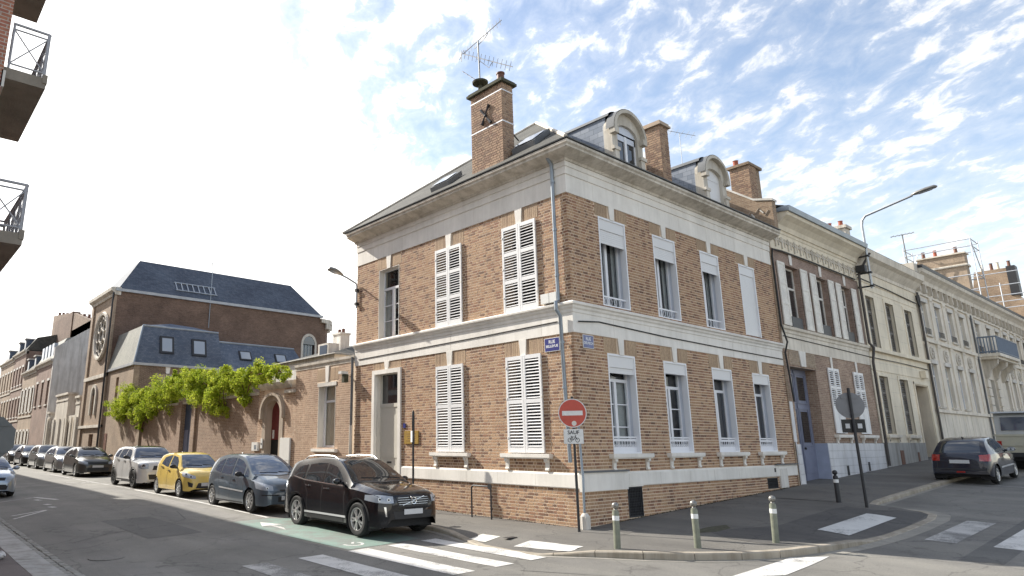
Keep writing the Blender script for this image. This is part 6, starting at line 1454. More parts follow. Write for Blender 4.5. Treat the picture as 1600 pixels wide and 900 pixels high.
def make_car(sp, label, loc, rz, group='cars parked along the kerb', scale=1., cat='car', slope=(0, 0)):
    """local axes: +x forwards, y left, z up, origin on the ground at mid length"""
    L_, Wd, H = sp['L'], sp['W'] / 2, sp['H']; XF = L_ / 2
    top = curve(sp['top']); belt = curve(sp['belt']); roofw = sp['roofw']; hood = curve(sp['hood']) if 'hood' in sp else None
    xw0, xr0, xr1, xw1 = sp['cab']; wa = (sp['fo'], sp['fo'] + sp['wb']); rw = sp['wr']; Ra = rw + sp.get('gap', .055); sill = curve(sp.get('sill', [(0, .24), (.12, .19), (L_ - .12, .22), (L_, .30)]))
    plan = curve(sp['plan'])
    xs = set()
    for v in [0, .012, .03, .055, .09, .13, .18, .25, .33, .42] : xs.add(v); xs.add(L_ - v)
    xs |= set(round(.42 + (L_ - .84) * i / 46, 3) for i in range(47)) | {xw0, xr0, xr1, xw1}
    for w in wa:
        for k in range(0, 19): xs.add(round(w - Ra * math.cos(math.pi * k / 18), 4))
        xs.add(round(w - Ra - .012, 4)); xs.add(round(w + Ra + .012, 4))
    xs = sorted(v for v in xs if 0 <= v <= L_)
    xs = [v for i, v in enumerate(xs) if i == 0 or v - xs[i - 1] > .004]
    def zlow(x):
        z = sill(x)
        for w in wa:
            if abs(x - w) < Ra: z = max(z, rw + math.sqrt(max(0, Ra * Ra - (x - w) ** 2)) * .98)
        return z
    def sideprof(z, zb):
        # half-width factor against height: tucked under, widest at about 60 % of the belt, shoulder tucks in
        t = z / zb
        return 1 - .055 * max(0, (.45 - t) / .45) ** 1.6 - sp.get('tumble', .035) * max(0, (t - .62) / .38) ** 1.5
    def cabf(x):
        if x <= xw0 or x >= xw1: return 0.
        if x < xr0: return (x - xw0) / (xr0 - xw0)
        if x > xr1: return (xw1 - x) / (xw1 - xr1)
        return 1.
    rows = []; FS = [0, .18, .36, .52, .66, .78, .88, .95, 1.0]
    for x in xs:
        zt = top(x); zb = min(belt(x), zt - .035); zl = min(zlow(x), zb - .05); w = Wd * plan(x); a = cabf(x); row = []
        for f in FS:
            z = zl + (zb - zl) * f; row.append((w * sideprof(z, zb), z))
        wb_ = row[-1][0]; a2 = min(1., a * 1.0)
        we = lerp(wb_ * sp.get('hoodw', .80), roofw * (1 - .04 * (1 - a)), a2 ** .8); ze = zt - lerp(sp.get('crown', .035), .045, a); ze = max(ze, zb + .012)
        if a > 0: we = lerp(wb_ * .97, roofw, min(1, max(0, (ze - zb) / (H - .05 - belt((xr0 + xr1) / 2)))))
        for f, bl_ in ((.04, 0.), (.35, .012), (.7, .012), (.93, .004)):
            row.append((lerp(wb_, we, f) + bl_ * a, lerp(zb, ze, f)))
        row += [(we - .0, ze), (we * .93, ze + (zt - ze) * .38), (we * .72, ze + (zt - ze) * .78), (we * .4, ze + (zt - ze) * .96), (0, zt)]
        rows.append(row)
    m = len(rows[0]); mb = MB(); full = 2 * m - 1
    for x, row in zip(xs, rows):
        X = XF - x
        for (w, z) in row: mb.v.append((X, w, z))
        for (w, z) in reversed(row[:-1]): mb.v.append((X, -w, z))
    for i in range(len(xs) - 1):
        for j in range(full - 1): mb.f.append((i * full + j, (i + 1) * full + j, (i + 1) * full + j + 1, i * full + j + 1))
    mb.f.append(tuple(range(full))); mb.f.append(tuple((len(xs) - 1) * full + k for k in range(full))[::-1]); mb.r = [0] * len(mb.f)
    root = thing('parked_car', label, cat, loc, rz, group); root.scale = (scale,) * 3; root.rotation_euler = (slope[0], slope[1], rz)
    body = mb.build('body', sp['paint'], root, smooth=True)
    # mirror-smooth normals but crisp ends
    bv = BVHTree.FromPolygons([Vector(v) for v in mb.v], mb.f)
    def hit(p, d, off):
        d = Vector(d).normalized(); r_ = bv.ray_cast(Vector(p) - d * 4, d)
        if r_[0] is None: return None
        n = r_[1]; n = n if n.dot(d) < 0 else -n
        return r_[0] + n * off
    def poly_at(P, u):
        n = len(P) - 1; i = min(int(u * n), n - 1); t = u * n - i; return lerp(Vector(P[i]), Vector(P[i + 1]), t)
    def patch(name, A, B, d, m_, off=.004, nu=10, nv=5, parent=None, both=True, smooth='all'):
        outs = []
        for s in ((1, -1) if both else (1,)):
            g = MB(); ok = True; vs = []
            for i in range(nu + 1):
                for j in range(nv + 1):
                    p = lerp(poly_at(A, i / nu), poly_at(B, i / nu), j / nv); q_ = hit((p.x, p.y * s, p.z), (d[0], d[1] * s, d[2]), off); vs.append(q_)
            idx = {}
            for k, v in enumerate(vs):
                if v is not None: idx[k] = len(g.v); g.v.append(tuple(v))
            for i in range(nu):
                for j in range(nv):
                    q_ = (i * (nv + 1) + j, (i + 1) * (nv + 1) + j, (i + 1) * (nv + 1) + j + 1, i * (nv + 1) + j + 1)
                    if all(k in idx for k in q_): g.f.append(tuple(idx[k] for k in q_)); g.r.append(0)
            if g.f: outs.append(g.build(name, m_, parent or root, fix=False, smooth=smooth))
        return outs
    X = lambda x: XF - x
    gl = sp.get('glass', 'car_glass')
    # windscreen and rear window (cast down), side windows (cast sideways)
    zf = lambda x: top(x)
    def wsp(xa, xb, ya, yb, name, m_=gl):
        patch(name, [(X(xa) - .0, -ya, 2), (X(xa) + sp.get('bow', .06) , 0, 2), (X(xa), ya, 2)], [(X(xb), -yb, 2), (X(xb) + .02, 0, 2), (X(xb), yb, 2)], (0, 0, -1), m_, .004, 14, 8, both=False)
    ya = Wd * plan(xw0) * sp.get('wsw', .80); wsp(xw0 + .10, xr0 - .02, ya, roofw * .90, 'windscreen')
    patch('scuttle', [(X(xw0 + .10) , -ya, 2), (X(xw0 + .10) + sp.get('bow', .06), 0, 2), (X(xw0 + .10), ya, 2)], [(X(xw0 + .02), -ya, 2), (X(xw0 + .02) + sp.get('bow', .06), 0, 2), (X(xw0 + .02), ya, 2)], (0, 0, -1), 'car_plastic', .003, 10, 1, both=False)
    if sp.get('rearglass', True):
        zlo, zhi = sp['rg']; yb = sp.get('rgw', roofw * .88)
        o_ = patch('rear_window', [(-3, -yb * 1.04, zlo), (-3, yb * 1.04, zlo)], [(-3, -yb * .93, zhi), (-3, yb * .93, zhi)], (1, 0, 0), gl, .004, 10, 6, both=False)
    if sp.get('roofm'):
        patch('roof_panel', [(X(xr0 + .03), -roofw * .96, 2), (X(xr0 + .03), roofw * .96, 2)], [(X(xr1), -roofw * .96, 2), (X(xr1), roofw * .96, 2)], (0, 0, -1), sp['roofm'], .005, 10, 10, both=False)
    for wn in sp['side']:
        A = [(X(x), 3, z) for x, z in wn[0]]; B = [(X(x), 3, z) for x, z in wn[1]]; patch('side_window', A, B, (0, -1, 0), gl, .004, 12, 5)
    if sp.get('wtrim'):
        A, B = sp['wtrim']; patch('window_trim', [(X(x), 3, z) for x, z in A], [(X(x), 3, z) for x, z in B], (0, -1, 0), 'chrome', .006, 16, 1)
    # door gaps, handles, sill trim, fuel flap
    for (x0, z0, x1, z1) in sp.get('gaps', []):
        dx = .006; patch('door_gap', [(X(x0) - dx, 3, z0), (X(x1) - dx, 3, z1)], [(X(x0) + dx, 3, z0), (X(x1) + dx, 3, z1)], (0, -1, 0), 'car_plastic', .0025, 8, 1)
    for (x0, z0, x1, z1, h_, m_) in sp.get('trims', []):
        patch('trim', [(X(x0), 3, z0), (X(x1), 3, z1)], [(X(x0), 3, z0 + h_), (X(x1), 3, z1 + h_)], (0, -1, 0), m_, .010, 14, 2)
    for (x, z) in sp.get('handles', []):
        for s in (1, -1):
            q_ = hit((X(x), 3 * s, z), (0, -s, 0), .02); 
            if q_ is not None: g = MB(); g.obox(q_, (.085, 0, 0), (0, .012, 0), (0, 0, .014)); g.build('door_handle', sp.get('handlem', 'chrome'), root)
    # front: lamps (cast from ahead and a bit sideways), grille, intakes, plate
    for (nm, A, B, d, m_, off, both) in sp.get('front', []):
        patch(nm, [(XF - .1, y, z) for y, z in A], [(XF - .1, y, z) for y, z in B], d, m_, off, 10, 6, both=both)
    for (nm, A, B, d, m_, off, both) in sp.get('lamps', []):
        patch(nm, [(X(x), y, z) for x, y, z in A], [(X(x), y, z) for x, y, z in B], d, m_, off, 8, 5, both=both)
    for (x, y, z, r_) in sp.get('projectors', []):
        for s in (1, -1):
            q_ = hit((X(x), y * s, z), (-1, -.6 * s, -.05), .009)
            if q_ is None: continue
            nn = Vector((1, .55 * s, .15)).normalized(); g = sheet_disc(q_, r_, nn.orthogonal().normalized(), nn.cross(nn.orthogonal().normalized()), .004, 16); o_ = g.build('lamp_reflector', 'rim', root)
            g = sheet_disc(q_ + nn * .005, r_ * .62, nn.orthogonal().normalized(), nn.cross(nn.orthogonal().normalized()), .003, 14); g.build('lamp_bulb', 'car_plastic', o_)
    for (nm, A, B, d, m_, off, both) in sp.get('rear', []):
        patch(nm, [(.08 - XF, y, z) for y, z in A], [(.08 - XF, y, z) for y, z in B], d, m_, off, 10, 6, both=both)
    for (nm, y0, y1, z0, z1, m_) in sp.get('bars', []):       # raised bars of the grille
        n = 8; g = MB(); pts = []
        for k in range(n + 1):
            q_ = hit((3, lerp(y0, y1, k / n), (z0 + z1) / 2), (-1, 0, 0), .012)
            if q_ is not None: pts.append(q_)
        if len(pts) > 2: g.tube(pts, (z1 - z0) / 2, 5); g.build(nm, m_, root)
    if sp.get('badge'):
        (yb_, zb_, rb_) = sp['badge']; q_ = hit((3, yb_, zb_), (-1, 0, 0), .022)
        if q_ is not None:
            g = MB(); g.tube([q_ + Vector((0, rb_ * math.cos(2 * math.pi * k / 16), rb_ * math.sin(2 * math.pi * k / 16))) for k in range(17)], .012, 5, False); g.tube([q_ + Vector((.004, -rb_ * .7, rb_ * .7)), q_ + Vector((.004, -rb_ * 1.25, rb_ * 1.25))], .012, 5)
            g.build('badge', 'chrome', root)
            g = MB(); 
            for s in (-1,): g.tube([q_ + Vector((-.006, -.30, -.09)), q_ + Vector((0, 0, 0)), q_ + Vector((-.006, .30, .09))], .007, 5)
            g.build('grille_bar', 'chrome', root)
    pl = sp.get('plate')
    if pl:
        for fwd, z in ((1, pl[0]), (-1, pl[1])):
            q_ = hit((3 * fwd, 0, z), (-fwd, 0, 0), .018)
            if q_ is not None: g = MB(); g.obox(q_, (.006, 0, 0), (0, .26, 0), (0, 0, .055)); g.build('number_plate', 'plate_white', root)
    # mirrors
    mx, mz = sp['mirror']
    for s in (1, -1):
        q_ = hit((X(mx), 3 * s, mz), (0, -s, 0), 0.)
        if q_ is None: continue
        g = MB(); c = q_ + Vector((.02, s * .16, .03)); g.ball(c, .07, .115, .075, 12, 8); g.tube([q_ - Vector((0, s * .03, 0)), q_ + Vector((.02, s * .10, .0))], [.035, .028], 8); mo_ = g.build('door_mirror', sp.get('mirrorm', sp['paint']), root, smooth='all')
        g = MB(); g.obox(c + Vector((-.06, 0, 0)), (.004, 0, 0), (0, .09, 0), (0, 0, .05)); g.build('mirror_glass', 'lamp_glass', mo_)
    # wipers
    g = MB()
    for y0, y1 in ((.05, -.5), (.62, .1)):
        pts = []
        for k in range(6):
            q_ = hit((X(xw0 + .12 + .05 * k / 5), lerp(y0, y1, k / 5), 3), (0, 0, -1), .014)
            if q_ is not None: pts.append(q_)
        if len(pts) > 2: g.tube(pts, .008, 4)
    if g.v: g.build('wipers', 'car_plastic', root)
    # arch linings, floor
    for w in wa:
        for s in (1, -1):
            g = MB(); n = 16; yo = Wd * plan(w) * .955; vs = []
            for k in range(n + 1):
                a = math.pi * k / n; x_, z_ = X(w) + Ra * math.cos(a), rw + Ra * .98 * math.sin(a)
                vs += [(x_, s * yo, z_), (x_, s * (yo - .34), z_)]
            vs += [(X(w) - Ra, s * yo, .15), (X(w) - Ra, s * (yo - .34), .15), (X(w) + Ra, s * yo, .15), (X(w) + Ra, s * (yo - .34), .15)]
            fs = [(2 * k, 2 * k + 1, 2 * k + 3, 2 * k + 2) for k in range(n)]; b_ = 2 * (n + 1)
            fs += [tuple(2 * k + 1 for k in range(n + 1)) + (b_ + 1, b_ + 3), (2 * n, 2 * n + 1, b_ + 1, b_), (0, 1, b_ + 3, b_ + 2)]; g.add(vs, fs); g.build('wheel_arch_lining', 'car_interior', root, fix=False)
    g = MB(); x0 = wa[0] + Ra; x1 = wa[1] - Ra; g.box(X(L_ - .25), X(.25), -Wd * .72, Wd * .72, .21, .40); g.box(X(x1), X(x0), -Wd * .9, Wd * .9, .20, .36); g.build('underbody', 'car_interior', root)
    if sp.get('cladding'):
        for w in wa:
            for s in (1, -1):
                g = MB(); n = 18; vs = []
                for k in range(n + 1):
                    a = math.pi * (k / n); e0, e1 = Ra - .004, Ra + sp['cladding']; row = []
                    for e in (e0, e1):
                        p = hit((X(w) + e * math.cos(a), 3 * s, rw + e * .98 * math.sin(a)), (0, -s, 0), .012)
                        if p is None: p = Vector((X(w) + e * math.cos(a), s * Wd * .97, rw + e * .98 * math.sin(a)))
                        row.append(p)
                    vs += row
                g.add(vs, [(2 * k, 2 * k + 1, 2 * k + 3, 2 * k + 2) for k in range(n)]); g.build('arch_trim', 'car_plastic', root, fix=False, smooth='all')
    # wheels
    tm, rm, bm_ = wheel_mesh(rw, sp.get('ww', .2), sp['spokes'][0], sp['spokes'][1], sp['spokes'][2])
    for w in wa:
        for s in (1, -1):
            y = s * (Wd * min(1, plan(w) * 1.0) - sp.get('ww', .2) / 2 - .015)
            t_ = add_obj('wheel', tm, root, (X(w), y, rw), (0, rng.uniform(0, 6) * 1.0, 0) if s == 1 else (0, rng.uniform(0, 6), math.pi)); add_obj('rim', rm, t_); add_obj('brake', bm_, t_)
    if sp.get('rails'):
        for s in (1, -1):
            g = MB(); pts = []
            for k in range(9):
                q_ = hit((X(lerp(xr0 + .15, xr1 + .1, k / 8)), s * roofw * .93, 3), (0, 0, -1), .05 if 0 < k < 8 else .0)
                if q_ is not None: pts.append(q_)
            g.tube(pts, .014, 6); g.build('roof_rail', 'rim', root, smooth=True)
    q_ = hit((X(xr1 - .1), 0, 3), (0, 0, -1), 0)
    if q_ is not None and sp.get('aerial', True): g = MB(); g.tube([q_, q_ + Vector((-.10, 0, .05))], [.03, .008], 6); g.build('aerial', 'car_plastic', root)
    return root
F_ = (-1, 0, 0); FD = (-1, -.55, 0)
# large black SUV ------------------------------------------------
suv = dict(L=4.62, W=1.89, H=1.70, fo=.87, wb=2.77, wr=.365, ww=.235, gap=.06, paint='paint_black', roofw=.62, cab=(1.18, 2.05, 3.75, 4.42), tumble=.05, cladding=.045,
    top=[(0, .78), (.03, .88), (.08, .94), (.2, .985), (.6, 1.06), (1.12, 1.13), (1.25, 1.18), (1.7, 1.45), (2.1, 1.635), (2.5, 1.69), (3.0, 1.70), (3.6, 1.665), (4.0, 1.60), (4.2, 1.50), (4.42, 1.20), (4.52, 1.05), (4.6, .95), (4.62, .8)],
    belt=[(0, .72), (.1, .82), (.5, .93), (1.2, 1.0), (2.2, 1.04), (3.2, 1.10), (4.0, 1.17), (4.4, 1.08), (4.62, .78)],
    plan=[(0, .62), (.03, .70), (.09, .78), (.18, .855), (.33, .92), (.6, .975), (.9, 1.), (1.6, .975), (2.6, .97), (3.6, 1.), (4.1, .97), (4.4, .90), (4.55, .82), (4.62, .72)],
    sill=[(0, .40), (.05, .28), (.15, .22), (.5, .21), (1.5, .25), (3.2, .25), (4.3, .28), (4.55, .36), (4.62, .46)], bow=.12, wsw=.83, hoodw=.84, crown=.05,
    rg=(1.16, 1.52), glass='car_glass', rails=True,
    side=[([(1.52, 1.07), (1.95, 1.08), (2.42, 1.095)], [(1.80, 1.30), (2.08, 1.46), (2.46, 1.53)]), ([(2.50, 1.10), (2.9, 1.115), (3.28, 1.14)], [(2.53, 1.535), (2.9, 1.54), (3.30, 1.50)]), ([(3.38, 1.15), (3.6, 1.17), (3.88, 1.23)], [(3.40, 1.49), (3.6, 1.465), (3.80, 1.41)])],
    wtrim=([(1.46, 1.035), (2.4, 1.062), (3.3, 1.11), (3.9, 1.19)], [(1.46, 1.06), (2.4, 1.088), (3.3, 1.135), (3.9, 1.215)]),
    gaps=[(1.38, .35, 1.46, 1.02), (2.46, .34, 2.46, 1.07), (3.10, .34, 3.10, .8), (3.10, .8, 3.34, 1.12)], handles=[(2.28, .96), (3.14, 1.0)],
    trims=[(1.32, .36, 3.20, .36, .045, 'trim_silver'), (1.30, .26, 3.22, .26, .08, 'car_plastic')],
    front=[('grille', [(-.42, .66), (0, .645), (.42, .66)], [(-.46, .86), (0, .875), (.46, .86)], F_, 'car_plastic', .004, False), ('intake', [(-.5, .40), (.5, .40)], [(-.55, .56), (.55, .56)], F_, 'car_plastic', .004, False),
           ('skid_plate', [(-.5, .30), (.5, .30)], [(-.56, .345), (.56, .345)], F_, 'skid_grey', .01, False), ('fog_lamp', [(.66, .46), (.69, .46)], [(.68, .66), (.73, .66)], (-1, -.4, 0), 'chrome', .008, True)],
    lamps=[('headlight', [(.07, .50, .74), (.12, .66, .735), (.30, .84, .75), (.52, .95, .79)], [(.10, .50, .875), (.15, .66, .895), (.30, .84, .905), (.50, .95, .90)], (-1, -.6, 0), 'lamp_glass', .006, True)],
    rear=[('tail_light', [(.68, .85), (.84, .85)], [(.60, 1.45), (.64, 1.45)], (1, -.5, 0), 'tail_red', .006, True)],
    bars=[('grille_bar', -.40, .40, 0.700, 0.708, 'chrome'), ('grille_bar', -.42, .42, 0.745, 0.753, 'chrome'), ('grille_bar', -.43, .43, 0.790, 0.798, 'chrome'), ('grille_bar', -.42, .42, 0.835, 0.843, 'chrome')],
    projectors=[(.12, .60, .80, .036), (.25, .74, .815, .04)], badge=(0, .775, .07), plate=(.545, .8), mirror=(1.62, 1.12), spokes=(5, 'rim', 'double'))
def place(sp, label, yf, **kw):
    """front axle at y = yf, parked facing -Y with its street side at x = -4.25"""
    s = kw.pop('scale', 1.); xs_ = kw.pop('xs', -4.24); yc = yf - sp['fo'] * s + sp['L'] * s / 2; xc = xs_ + sp['W'] * s / 2
    z0, z1 = G(xc, yc - 1.3) + RD, G(xc, yc + 1.3) + RD
    return make_car(sp, label, (xc, yc, (z0 + z1) / 2), R(-90), scale=s, slope=(0, 0), **kw)
place(suv, 'black five-door SUV with roof rails and chrome sill trim, nearest the crossing', 2.99)
# blue-grey compact people carrier
mpv = dict(L=4.28, W=1.75, H=1.60, fo=.85, wb=2.76, wr=.315, ww=.19, paint='paint_bluegrey', roofw=.58, cab=(.78, 1.92, 3.35, 4.12), tumble=.05,
    top=[(0, .55), (.03, .66), (.10, .74), (.3, .86), (.75, 1.0), (.95, 1.08), (1.4, 1.34), (1.95, 1.56), (2.4, 1.605), (3.0, 1.60), (3.5, 1.53), (3.85, 1.36), (4.05, 1.15), (4.2, 1.0), (4.28, .8)],
    belt=[(0, .5), (.1, .66), (.5, .80), (.9, .88), (1.6, .92), (2.6, .97), (3.6, 1.03), (4.05, 1.0), (4.28, .75)],
    plan=[(0, .62), (.03, .70), (.10, .79), (.22, .87), (.45, .94), (.8, .985), (1.2, .985), (2.2, 1.), (3.4, .985), (3.9, .94), (4.15, .86), (4.28, .74)], bow=.14, wsw=.82,
    rg=(1.05, 1.42), glass='car_glass_blue',
    side=[([(1.05, .955), (1.18, .955), (1.34, .955)], [(1.17, 1.10), (1.25, 1.15), (1.36, 1.21)]), ([(1.43, .955), (1.8, .965), (2.14, .975)], [(1.50, 1.26), (1.78, 1.39), (2.20, 1.47)]), ([(2.24, .985), (2.6, 1.0), (2.98, 1.02)], [(2.28, 1.475), (2.6, 1.48), (2.95, 1.45)]), ([(3.06, 1.03), (3.25, 1.05), (3.56, 1.10)], [(3.03, 1.44), (3.2, 1.41), (3.40, 1.34)])],
    gaps=[(1.2, .32, 1.35, .90), (2.18, .30, 2.2, .93), (2.95, .30, 2.98, .65), (2.98, .65, 3.2, .98), (.45, .72, .95, .9)], handles=[(2.0, .86), (2.86, .91)], handlem='paint_bluegrey',
    trims=[(1.25, .52, 2.98, .58, .045, 'zinc_pale'), (1.15, .19, 3.2, .19, .06, 'car_plastic')],
    front=[('grille', [(-.36, .30), (.36, .30)], [(-.36, .43), (.36, .43)], F_, 'car_plastic', .004, False), ('upper_grille', [(-.3, .585), (.3, .585)], [(-.32, .63), (.32, .63)], F_, 'car_plastic', .004, False), ('bumper_strip', [(.3, .47), (.8, .47)], [(.3, .50), (.8, .50)], (-1, -.3, 0), 'car_plastic', .006, True)],
    lamps=[('headlight', [(.10, .46, .59), (.2, .62, .59), (.32, .73, .61), (.5, .82, .66)], [(.16, .46, .71), (.25, .60, .76), (.4, .70, .81), (.62, .82, .855)], (-1, -.6, -.2), 'lamp_glass', .006, True)],
    rear=[('tail_light', [(.7, .85), (.8, .85)], [(.62, 1.3), (.68, 1.3)], (1, -.5, 0), 'tail_red', .006, True)],
    projectors=[(.2, .60, .665, .035)], plate=(.40, .8), mirror=(1.45, 1.0), mirrorm='car_plastic', spokes=(9, 'rim', 'single'))
place(mpv, 'blue-grey rounded people carrier parked behind the black SUV', 8.55, scale=1.0)
# yellow three-door city car
cty = dict(L=3.43, W=1.63, H=1.47, fo=.67, wb=2.34, wr=.285, ww=.165, paint='paint_yellow', roofw=.555, cab=(.72, 1.42, 2.75, 3.30), tumble=.045,
    top=[(0, .50), (.03, .62), (.08, .70), (.25, .83), (.7, .95), (.82, 1.0), (1.15, 1.25), (1.48, 1.42), (1.9, 1.47), (2.4, 1.46), (2.85, 1.39), (3.1, 1.22), (3.3, .95), (3.4, .8), (3.43, .65)],
    belt=[(0, .45), (.1, .62), (.5, .76), (.9, .85), (1.6, .90), (2.3, .96), (2.9, 1.04), (3.3, .9), (3.43, .6)],
    plan=[(0, .60), (.03, .69), (.09, .79), (.2, .88), (.4, .96), (.7, 1.), (1.2, .97), (2.2, .98), (2.8, 1.), (3.15, .94), (3.35, .84), (3.43, .70)], bow=.1, wsw=.80,
    sill=[(0, .27), (.08, .21), (3.3, .22), (3.43, .3)], rg=(.98, 1.3), glass='car_glass_blue',
    side=[([(1.05, .915), (1.4, .925), (1.83, .94)], [(1.22, 1.16), (1.45, 1.30), (1.86, 1.36)]), ([(1.93, .95), (2.2, .98), (2.62, 1.06)], [(1.95, 1.36), (2.2, 1.355), (2.55, 1.28)])],
    gaps=[(.98, .30, 1.02, .86), (1.9, .28, 1.9, .92), (2.5, .65, 2.62, 1.0)], handles=[(1.75, .84), (2.45, .95)], handlem='car_plastic', trims=[(1.0, .22, 2.35, .22, .05, 'paint_yellow')],
    front=[('intake', [(-.45, .30), (0, .27), (.45, .30)], [(-.36, .47), (0, .48), (.36, .47)], F_, 'car_plastic', .004, False), ('fog_recess', [(.52, .33), (.66, .36)], [(.50, .46), (.70, .52)], (-1, -.4, 0), 'car_plastic', .005, True)],
    lamps=[('headlight', [(.08, .42, .60), (.15, .55, .60), (.28, .66, .63), (.46, .76, .69)], [(.12, .42, .69), (.2, .54, .73), (.36, .64, .79), (.58, .74, .84)], (-1, -.6, -.2), 'lamp_glass', .006, True)],
    rear=[('tail_light', [(.62, .6), (.72, .6)], [(.56, 1.2), (.62, 1.2)], (1, -.5, 0), 'tail_red', .006, True)],
    projectors=[(.2, .54, .665, .05), (.38, .64, .73, .045)], plate=(.42, .7), mirror=(1.12, .97), mirrorm='car_plastic', spokes=(10, 'rim', 'single'))
place(cty, 'small yellow hatchback between the blue-grey carrier and the white car', 14.25, scale=1.03)
# white crossover with black roof and arches
mini = dict(L=4.10, W=1.79, H=1.56, fo=.80, wb=2.60, wr=.335, ww=.205, paint='paint_white', roofw=.62, cab=(1.12, 1.72, 3.55, 3.98), tumble=.03, roofm='paint_black', cladding=.06,
    top=[(0, .62), (.03, .76), (.08, .86), (.2, .96), (.6, 1.03), (1.05, 1.07), (1.18, 1.11), (1.5, 1.36), (1.75, 1.50), (2.1, 1.555), (3.0, 1.555), (3.6, 1.50), (3.8, 1.36), (3.98, 1.05), (4.06, .92), (4.10, .75)],
    belt=[(0, .58), (.1, .78), (.5, .92), (1.1, .98), (2.2, 1.03), (3.2, 1.10), (3.8, 1.12), (4.1, .72)],
    plan=[(0, .62), (.03, .71), (.09, .80), (.2, .89), (.4, .96), (.8, 1.), (1.6, .97), (2.8, .98), (3.3, 1.), (3.8, .94), (4.02, .85), (4.1, .74)], bow=.07, wsw=.85, hoodw=.78, crown=.05,
    rg=(1.14, 1.42), glass='car_glass_blue',
    side=[([(1.48, 1.04), (1.8, 1.05), (2.18, 1.06)], [(1.62, 1.26), (1.85, 1.40), (2.2, 1.43)]), ([(2.26, 1.065), (2.6, 1.08), (2.95, 1.10)], [(2.28, 1.435), (2.6, 1.435), (2.95, 1.42)]), ([(3.03, 1.11), (3.3, 1.12), (3.66, 1.16)], [(3.03, 1.415), (3.3, 1.40), (3.60, 1.34)])],
    gaps=[(1.25, .32, 1.35, 1.0), (2.22, .30, 2.22, 1.04), (3.0, .6, 3.1, 1.08)], handles=[(2.05, .97), (2.88, 1.0)], handlem='car_plastic', trims=[(1.2, .2, 3.1, .2, .10, 'car_plastic')],
    front=[('grille', [(-.40, .66), (.40, .66)], [(-.34, .82), (.34, .82)], F_, 'car_plastic', .005, False), ('intake', [(-.5, .32), (.5, .32)], [(-.54, .50), (.54, .50)], F_, 'car_plastic', .004, False)],
    lamps=[('headlight', [(.10, .50, .70), (.16, .62, .68), (.24, .74, .70), (.34, .82, .76)], [(.16, .50, .88), (.24, .62, .93), (.32, .74, .93), (.40, .82, .88)], (-1, -.6, -.1), 'lamp_glass', .01, True)],
    rear=[('tail_light', [(.7, .75), (.8, .75)], [(.7, .98), (.78, .98)], (1, -.5, 0), 'tail_red', .006, True)],
    projectors=[(.2, .66, .80, .085)], plate=(.55, .8), mirror=(1.58, 1.1), mirrorm='car_plastic', spokes=(10, 'rim_dark', 'single'))
place(mini, 'white crossover with black roof and wheel arches behind the yellow car', 19.75, scale=1.08, xs=-4.2)
# generic hatchback for the far row
def hatch(paint, gl='car_glass', H=1.47, spk=(8, 'rim', 'single')):
    return dict(L=4.28, W=1.78, H=H, fo=.90, wb=2.61, wr=.32, ww=.2, paint=paint, roofw=.575, cab=(1.05, 1.95, 3.3, 4.05), tumble=.05,
    top=[(0, .55), (.03, .66), (.08, .74), (.25, .84), (.7, .94), (1.05, .99), (1.5, 1.24), (1.98, H - .05), (2.4, H), (2.9, H - .01), (3.4, H - .08), (3.8, 1.22), (4.05, 1.04), (4.2, .95), (4.28, .75)],
    belt=[(0, .5), (.1, .66), (.5, .78), (1.1, .88), (2.2, .93), (3.2, .98), (3.9, 1.0), (4.28, .7)],
    plan=[(0, .60), (.03, .69), (.09, .78), (.2, .86), (.4, .94), (.8, .99), (1.4, .985), (2.6, .99), (3.5, 1.), (3.95, .93), (4.18, .84), (4.28, .70)], bow=.12, wsw=.82, rg=(1.05, 1.32), glass=gl,
    side=[([(1.45, .93), (1.9, .945), (2.28, .96)], [(1.68, 1.14), (1.98, 1.30), (2.32, 1.36)]), ([(2.38, .965), (2.7, .975), (3.05, .99)], [(2.41, 1.36), (2.7, 1.36), (3.05, 1.33)]), ([(3.13, 1.0), (3.3, 1.01), (3.55, 1.05)], [(3.13, 1.32), (3.25, 1.30), (3.45, 1.25)])],
    gaps=[(1.32, .32, 1.38, .9), (2.33, .3, 2.33, .94), (2.95, .3, 3.2, .96)], handles=[(2.15, .86), (2.98, .9)], handlem=paint, trims=[(1.3, .5, 2.95, .52, .04, 'car_plastic')],
    front=[('grille', [(-.42, .60), (.42, .60)], [(-.45, .70), (.45, .70)], F_, 'car_plastic', .005, False), ('intake', [(-.5, .28), (.5, .28)], [(-.55, .46), (.55, .46)], F_, 'car_plastic', .004, False)],
    lamps=[('headlight', [(.08, .46, .60), (.16, .62, .60), (.28, .74, .62), (.46, .84, .67)], [(.10, .46, .71), (.2, .62, .76), (.32, .72, .79), (.5, .82, .81)], (-1, -.6, -.1), 'lamp_glass', .006, True)],
    rear=[('tail_light', [(.66, .78), (.82, .78)], [(.60, .98), (.74, .98)], (1, -.5, 0), 'tail_red', .006, True)], plate=(.50, .75), mirror=(1.5, .97), spokes=spk)
place(hatch('paint_darkgrey'), 'dark grey hatchback first behind the gap after the white crossover', 31.0, scale=1.08, xs=-3.95)
place(hatch('paint_silver', 'car_glass_blue'), 'silver hatchback directly behind the dark grey one in the far row', 37.0, scale=1.06, xs=-3.85)
place(hatch('paint_silver2', H=1.52), 'dull silver high-roofed hatchback in the middle of the far row', 43.2, scale=1.06, xs=-3.75)
place(hatch('paint_black', 'car_glass_blue'), 'black hatchback fourth in the far row of parked cars', 49.5, scale=1.06, xs=-3.7)
place(hatch('paint_darkgrey', H=1.5), 'dark car last in the visible far row of parked cars', 56.0, scale=1.06, xs=-3.65)
c = place(hatch('paint_lightblue', 'car_glass_blue'), 'pale blue car at the left kerb, cut by the picture edge', 18.6, xs=-10.25, group='cars parked along the kerb')
